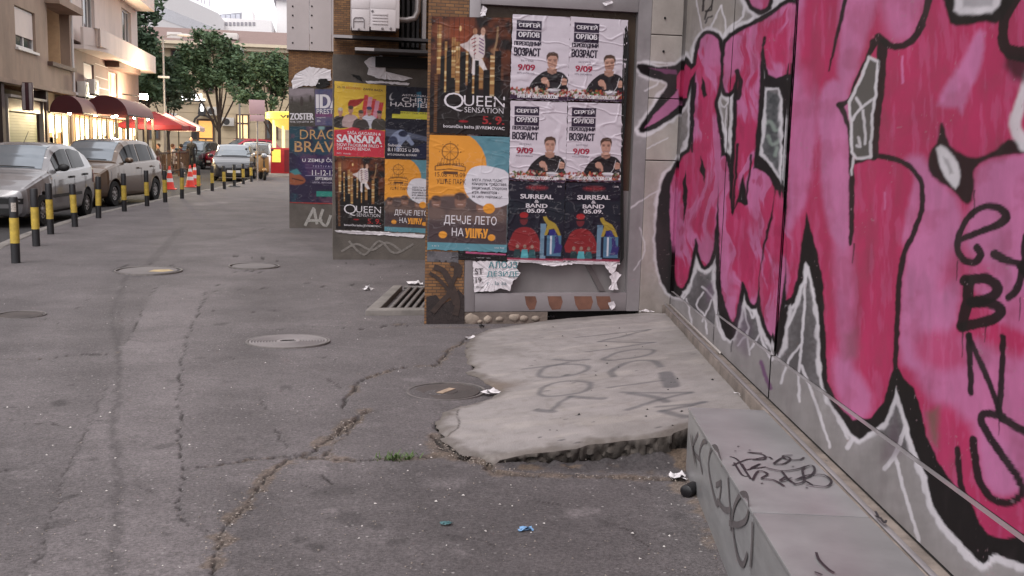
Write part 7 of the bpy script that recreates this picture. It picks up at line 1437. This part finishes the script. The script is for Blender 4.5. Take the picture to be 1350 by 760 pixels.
c1 = car(l1, r1, silver, 3.83, 1.65, HATCH, W206, 'silver hatchback with black bumper strip parked by the sticker bollard')
SAND = [(0, .34, .56, .58, .74), (.04, .25, .66, .68, .84), (.16, .2, .76, .78, .92), (.45, .2, .86, .885, .97), (.85, .2, .93, .965, 1.0), (1.02, .2, .955, 1.0, 1.0), (1.4, .2, .965, 1.27, 1.0), (1.75, .2, .975, 1.46, 1.0), (2.05, .2, .98, 1.52, 1.0), (2.8, .2, 1.0, 1.535, 1.0), (3.4, .2, 1.02, 1.49, .99), (3.7, .21, 1.03, 1.36, .97), (3.88, .23, 1.0, 1.1, .95), (3.97, .28, .82, .84, .9), (4.02, .34, .62, .64, .82)]
WSAN = dict(r=.31, f=.8, b=3.39, glass=dict(front=(1.05, 1.9), rear=(3.45, 3.82), side=[(1.45, 2.35, 0), (2.44, 3.2, 0), (3.28, 3.52, 0)]), seams=[1.3, 2.4, 3.24], handles=[2.25, 3.15], strip=0, lamp=(.10, .62, .66, .80, .48), tail=(.85, 1.2), bump=(.5, .52, .28, .4), grille=(.60, .70, .4), antenna=2.05, mm=None)
beige = car_paint('beige_grey_paint', srgb(98, 78, 62)); WSAN['mm'] = beige; WSAN['hm'] = beige
l2_, r2_ = park(207, 265, 12.5, 4.02, 1.75, WSAN)
c2 = car(l2_, r2_, beige, 4.02, 1.75, SAND, WSAN, 'beige hatchback parked behind the silver one along the bollards', bumper_trim=False)
blackp = car_paint('black_paint', srgb(44, 44, 50), .2); SED = [(0, .32, .52, .54, .66), (.05, .22, .62, .64, .8), (.2, .18, .70, .72, .91), (.5, .18, .78, .80, .975), (.95, .18, .86, .89, 1.0), (1.15, .18, .89, .94, 1.0), (1.55, .18, .9, 1.18, 1.0), (1.95, .18, .91, 1.36, 1.0), (2.3, .18, .92, 1.42, 1.0), (2.9, .18, .95, 1.41, 1.0), (3.4, .19, .97, 1.33, .98), (3.8, .2, .98, 1.15, .96), (4.05, .24, .9, .93, .92), (4.2, .3, .62, .64, .82)]
WSED = dict(r=.31, f=.85, b=3.45, glass=dict(front=(1.17, 2.1), rear=(3.45, 3.85), side=[(1.6, 2.5, 0), (2.58, 3.3, 0)]), seams=[1.45, 2.54], handles=[2.4], strip=0, lamp=(.1, .6, .58, .70, .55), tail=(.75, .95), bump=(.45, .47, .24, .34), grille=(.40, .62, .2), mm=blackp, hm=blackp)
c3 = car((-3.62, 44.7, -.11), R(-90)+R(4), blackp, 4.2, 1.78, SED, WSED, 'black hatchback with V grille parked by the cones and bollards', bumper_trim=False)
WW = dict(WSAN); wp = car_paint('white_paint', srgb(206, 204, 204), .05); WW['mm'] = wp; WW['hm'] = wp
c4 = car((-3.0, 50.6, -.11), R(-90), wp, 4.02, 1.75, SAND, WW, 'white hatchback parked behind the black one', bumper_trim=False)
dk = car_paint('dark_green_grey_paint', srgb(58, 66, 66), .3); WD_ = dict(WSAN); WD_['mm'] = dk; WD_['hm'] = dk
c5 = car((-7.05, 61.2, -.11), R(-90)-R(14), dk, 4.25*1.0, 1.8, [(p[0]*4.25/4.02, *p[1:]) for p in SAND], dict(WD_, f=.85, b=3.58), 'dark grey hatchback in the road near the hotel door', bumper_trim=False)
rp = car_paint('red_paint', srgb(150, 24, 46), .2); c6 = car((-4.35, 60.5, -.11), R(-150), rp, 4.3, 1.82, [(p[0]*4.3/4.02, p[1], p[2]*1.06, p[3]*1.12, p[4]) for p in SAND], dict(WD_, f=.86, b=3.62, mm=rp, hm=rp), 'red car standing crosswise behind the black and white ones', bumper_trim=False)
# ------------------------------------------------------------------ scooters
def scooter(loc, rz, body, label):
    r_ = empty('scooter', loc, rz, label, 'scooter', 'scooters by the sign'); bm_ = mat('scooter_%d' % body[0], srgb(*body), .4, coat=.4)
    for x in (.62, -.6): ty = MB().lathe([(.13, -.05), (.22, -.05), (.245, 0), (.22, .05), (.13, .05), (.13, -.05)], 20, (x, 0, .245), 'y').build('wheel', m_tyre, r_, smooth=40); MB().lathe([(0, -.03), (.13, -.045), (.13, .045), (0, .03)], 16, (x, 0, .245), 'y').build('rim', m_rim, ty)
    MB().prism([(.5, .35), (.36, .3), (.30, .32), (.34, .95), (.42, .98), (.48, .8)], -.2, .2).build('leg_shield', bm_, r_, bevel=.04); MB().box(-.3, .36, -.17, .17, .24, .32).build('floor_board', m_trim, r_, bevel=.02)
    MB().prism([(-.15, .3), (-.75, .38), (-.82, .6), (-.7, .74), (-.1, .72), (-.12, .5)], -.17, .17).build('rear_body', bm_, r_, bevel=.06); MB().prism([(-.05, .725), (-.72, .76), (-.75, .86), (-.5, .84), (-.02, .82)], -.15, .15).build('seat', m_trim, r_, bevel=.03)
    MB().tube([(.62, 0, .245), (.5, 0, .6), (.4, 0, 1.0)], .035, 8).build('fork', m_trim, r_); MB().tube([(.36, -.34, 1.02), (.42, -.1, 1.05), (.42, .1, 1.05), (.36, .34, 1.02)], .02, 6).build('handlebar', m_trim, r_); MB().ball((.47, 0, 1.0), .09, .13, .1, 12, 8).build('headlight', m_lens, r_, smooth=60)
    MB().ball((.62, 0, .42), .26, .09, .1, 12, 8).build('front_mudguard', bm_, r_, smooth=60); MB().prism([(.36, 1.02), (.42, 1.04), (.3, 1.42), (.26, 1.4)], -.2, .2).build('windscreen', mat('smoked_screen', srgb(120, 116, 110), .15, alpha=.6), r_, bevel=.01)
    for s in (-1, 1): MB().tube([(.38, s*.26, 1.04), (.36, s*.34, 1.2)], .01, 5).build('mirror_arm', m_trim, r_); MB().ball((.36, s*.35, 1.23), .02, .06, .045, 8, 6).build('mirror', m_trim, r_)
    MB().box(-.95, -.62, -.2, .2, .86, 1.16).build('top_box', bm_, r_, bevel=.05)
scooter((at_Y(347, 239, 42.6)[0], 42.2, -.0), R(-80), (150, 110, 60), 'ochre scooter parked beside the traffic sign pole'); scooter((-2.62, 43.6, -.0), R(-96), (104, 92, 78), 'brown grey scooter parked next to the black hatchback')
# ------------------------------------------------------------------ bollards
m_by = mat('bollard_yellow', srgb(186, 158, 66), .65, var=.2, scale=9, stain=.5); m_bb = mat('bollard_black', srgb(34, 33, 36), .55, var=.15, scale=6)
BP_ = [(21, 347, 260), (48, 325, 249), (67, 309, 242), (99, 299, 243), (130, 288, 233), (164, 279, 229), (194, 272, 225), (218, 267, 225), (240, 262, 222), (262, 257, 219), (280, 252, 219), (296, 249.5, 219), (309, 246.7, 217), (321, 243, 216), (331.6, 240, 215)]
def bollard(loc, label, grp, tilt_, dz=0, yel=True):
    r_ = empty('bollard', loc, 0, label, 'bollard', grp); r_.rotation_euler = tilt_
    cyl = lambda z0, z1, cap: [(.0, z0), (.052, z0), (.052, z1-.012), (.046 if cap else .052, z1), (0, z1)]
    MB().lathe(cyl(-.05, .245, 0), 20).build('lower_band', m_bb, r_, smooth=40); MB().lathe([(0, .2455), (.0535, .2455), (.0535, .555), (0, .555)], 20).build('yellow_band', m_by, r_, smooth=40); MB().lathe(cyl(.5555, .81+dz, 1), 20).build('upper_band', m_bb, r_, smooth=40)
    return r_
for k, (x, y, yt) in enumerate(BP_):
    p = at_z(x, y); d = ray(x, yt); hgt = CAMZ+d[2]*np.linalg.norm(p[:2])/np.linalg.norm(d[:2]); dz = float(np.clip(hgt-.81, -.08, .03))
    lab = 'striped bollard with a pale sticker on its black top' if k == 0 else 'striped bollard on a round base plate before the black hatchback' if k == 12 else 'striped bollard beside the silver hatchback' if k < 4 else 'striped bollard beside the beige hatchback' if k < 7 else 'striped bollard between the beige hatchback and the black one' if k < 10 else 'striped bollard in front of the black hatchback'
    b = bollard((p[0], p[1], 0), lab, 'striped bollards along the kerb', (R(random.uniform(-2, 2)), R(random.uniform(-2.2, 2.2)), random.random()), dz)
    if k == 0: 
        b.rotation_euler = (0, 0, 0); a0 = math.atan2(-p[1], -p[0]); V = []
        for t in np.linspace(-.55, .55, 6):
            for z in (.63, .74): V.append((.0535*math.cos(a0+t), .0535*math.sin(a0+t), z))
        MB().add(V, [tuple(q) for q in grid_faces(6, 2)]).build('sticker', mat('worn_sticker', srgb(170, 160, 152), .6, var=.5, scale=60), b)
    if k == 12: MB().lathe([(0, 0), (.22, 0), (.2, .03), (.06, .035)], 18).build('base_plate', m_trim, b)
# ------------------------------------------------------------------ cones
m_co = mat('cone_red', srgb(214, 62, 50), .55, var=.08); m_cw = mat('cone_white', srgb(210, 204, 204), .5)
for x, y, lab in ((251, 247, 'red and white traffic cone nearer the kerb, before the black hatchback'), (257, 244, 'red and white traffic cone standing half behind the other one'), (224, 250, 'red and white traffic cone hidden partly by a bollard near the beige hatchback')):
    p = at_z(x, y, -.11); r_ = empty('traffic_cone', (p[0], p[1], -.11), 0, lab, 'cone'); rad = lambda z: .16-.13*z/.78
    MB().box(-.2, .2, -.2, .2, 0, .035).build('base', m_co, r_, bevel=.01)
    for z0, z1, m in ((.036, .25, m_co), (.25, .37, m_cw), (.37, .55, m_co), (.55, .65, m_cw), (.65, .78, m_co)): MB().lathe([(rad(z0), z0), (rad(z1), z1)], 18).build('band', m, r_, smooth=40)
# ------------------------------------------------------------------ litter, weeds and grit
m_lp = mat('litter_paper', srgb(206, 200, 202), .85, var=.1, scale=30); m_lb = mat('black_plastic', srgb(22, 21, 24), .35); m_lbl = mat('blue_wrapper', srgb(110, 150, 190), .5)
def crumple(p, sx, sy, sz, m, name, label, cat_='litter', seed=0, group=None):
    rg = np.random.default_rng(seed); n = 6; V = []
    for i in range(n):
        for j in range(n): u_, v_ = i/(n-1)-.5, j/(n-1)-.5; V.append((p[0]+sx*(u_+.12*rg.normal()), p[1]+sy*(v_+.12*rg.normal()), p[2]+.004+sz*abs(rg.normal())*.6*(1-abs(u_))))
    me = np_mesh(name, np.array(V), grid_faces(n, n)); o = link_mesh(name, me, m); tag(o, label, cat_, group); return o
def gp(x, y): return at_ground(x, y)
crumple(gp(622, 446), .09, .06, .02, m_lp, 'paper_scrap', 'white paper scrap at the far tip of the concrete apron', seed=1); crumple(gp(486, 383), .09, .07, .05, m_lp, 'paper_scrap', 'crumpled white paper left of the drain grate', seed=2); crumple(at_apron(648, 518), .09, .06, .02, m_lp, 'paper_scrap', 'white paper scrap at the rusty manhole cover', seed=3)
crumple(gp(893, 631), .075, .05, .03, m_lp, 'paper_scrap', 'crumpled white tissue lying at the corner of the steel box', seed=4); crumple(at_apron(986, 521), .1, .05, .02, m_lp, 'paper_scrap', 'white paper scrap on the apron at the wall sill near the box', seed=5); crumple(at_apron(957, 493), .05, .04, .03, m_lp, 'paper_scrap', 'small white paper ball on the apron along the wall', seed=6); crumple(at_apron(852, 412), .12, .05, .02, m_lp, 'paper_scrap', 'white paper shreds at the foot of the stone pier', seed=7)
crumple(gp(693, 700), .05, .03, .015, m_lbl, 'wrapper', 'small pale blue wrapper on the asphalt', seed=8); crumple(gp(588, 692), .04, .03, .01, mat('teal_wrapper', srgb(60, 96, 100), .5), 'wrapper', 'tiny dark teal wrapper on the asphalt', seed=9); crumple(gp(548, 376), .16, .1, .05, m_lp, 'paper_scrap', 'crumpled newspaper behind the drain grate', seed=10); crumple(gp(596, 427), .12, .06, .012, m_lp, 'paper_scrap', 'flat grey paper at the foot of the brick pillar', seed=12)
crumple(gp(635, 433), .04, .03, .05, m_lb, 'bottle_cap', 'small black plastic lump below the rubble plinth', seed=13); crumple(at_apron(727, 420), .05, .03, .03, m_lb, 'plastic_lump', 'dark plastic lump in the gap under the display window', seed=14)
# black plastic bottle cap pair by the box
p = gp(911, 654); r_ = empty('black_bottle', (p[0], p[1], p[2]+.03), R(40), 'short black plastic bottle lying beside the steel box', 'bottle'); MB().tube([(-.05, 0, 0), (-.045, 0, 0), (.02, 0, 0), (.03, 0, 0)], [.02, .027, .027, .018], 14).build('body', m_lb, r_, smooth=40); MB().tube([(.031, 0, 0), (.055, 0, 0), (.057, 0, 0)], [.019, .019, .014], 14).build('cap', mat('grey_cap', srgb(60, 58, 60), .4), r_, smooth=40)
# grass in the crack
rg = np.random.default_rng(4); c = gp(523, 605); V = []; F = []
for k in range(90):
    b = np.array([c[0]+rg.normal()*.05, c[1]+rg.normal()*.018, c[2]-.005]); a = rg.uniform(0, 6.28); l = rg.uniform(.02, .055); d = np.array([math.cos(a)*.6, math.sin(a)*.6, .7])*l; s = np.array([-math.sin(a), math.cos(a), 0])*.003; n = len(V); V += [b-s, b+s, b+d*.6+s*.7+[0, 0, .004], b+d]; F.append((n, n+1, n+2, n+3))
me = bpy.data.meshes.new('grass_tuft'); me.from_pydata([tuple(v) for v in V], [], F); o = link_mesh('grass_tuft', me, leaf_mat('weed', (.07, .12, .03))); tag(o, 'small green grass tuft growing in the long pavement crack', 'grass', None, 'stuff')
# grit: loose pebbles and crumbs along cracks, box and slab
V = []; F = []
def pebble(p, s):
    n = len(V); a = rg.uniform(0, 6.28); ca, sa = math.cos(a), math.sin(a)
    for dx, dy, dz in ((1, 0, 0), (-.3, .8, 0), (-.7, -.6, 0), (.1, 0, .8)): V.append((p[0]+s*(dx*ca-dy*sa)*rg.uniform(.7, 1.2), p[1]+s*(dx*sa+dy*ca)*rg.uniform(.7, 1.2), p[2]+s*dz*rg.uniform(.6, 1)+.002))
    F.extend([(n, n+1, n+3), (n+1, n+2, n+3), (n+2, n, n+3)])
for pts, k, sp in (([(890, 638), (915, 650), (940, 690), (965, 735)], 160, .05), ([(650, 620), (760, 628), (890, 632)], 120, .025), ([(580, 585), (610, 602), (650, 614)], 140, .04), ([(420, 592), (452, 566), (480, 543)], 60, .03), ([(282, 740), (290, 700), (335, 658), (360, 620)], 90, .035), ([(560, 430), (640, 432)], 60, .04), ([(600, 460), (575, 486), (520, 488)], 30, .03)):
    P = np.array([gp(*q) for q in pts])
    for j in range(k): t = rg.random()*(len(P)-1); i_ = int(t); q = P[i_]+(P[i_+1]-P[i_])*(t-i_); x_, y_ = q[0]+rg.normal()*sp, q[1]+rg.normal()*sp; pebble((x_, y_, float(ground_z(y_))), rg.uniform(.002, .0075))
for j in range(700):
    q = gp(rg.uniform(-40, 960), 340+420*rg.random()**.8); pebble((q[0], q[1], q[2]), rg.uniform(.002, .006))
me = bpy.data.meshes.new('grit'); me.from_pydata(V, [], F); o = link_mesh('grit', me, mat('pale_grit', srgb(132, 122, 114), .9, var=.5, scale=40, space='World')); tag(o, 'pale grit and crumbs scattered along the cracks', 'grit', None, 'stuff')
V = []; F = []
for j in range(170):
    q = gp(rg.uniform(-40, 960), 350+400*rg.random()); pebble((q[0], q[1], q[2]), rg.uniform(.003, .0085))
me = bpy.data.meshes.new('paper_crumbs'); me.from_pydata(V, [], F); o = link_mesh('paper_crumbs', me, mat('white_crumb', srgb(196, 190, 186), .9, var=.2)); tag(o, 'tiny white crumbs and cigarette ends strewn over the asphalt', 'litter', None, 'stuff')
V = []; F = []
for j in range(26): q = at_apron(rg.uniform(680, 960), rg.uniform(430, 580)); pebble((q[0], q[1], q[2]), rg.uniform(.004, .012))
me = bpy.data.meshes.new('dark_crumbs'); me.from_pydata(V, [], F); o = link_mesh('dark_crumbs', me, m_dark); tag(o, 'dark crumbs and dry leaves lying on the concrete apron', 'grit', None, 'stuff')
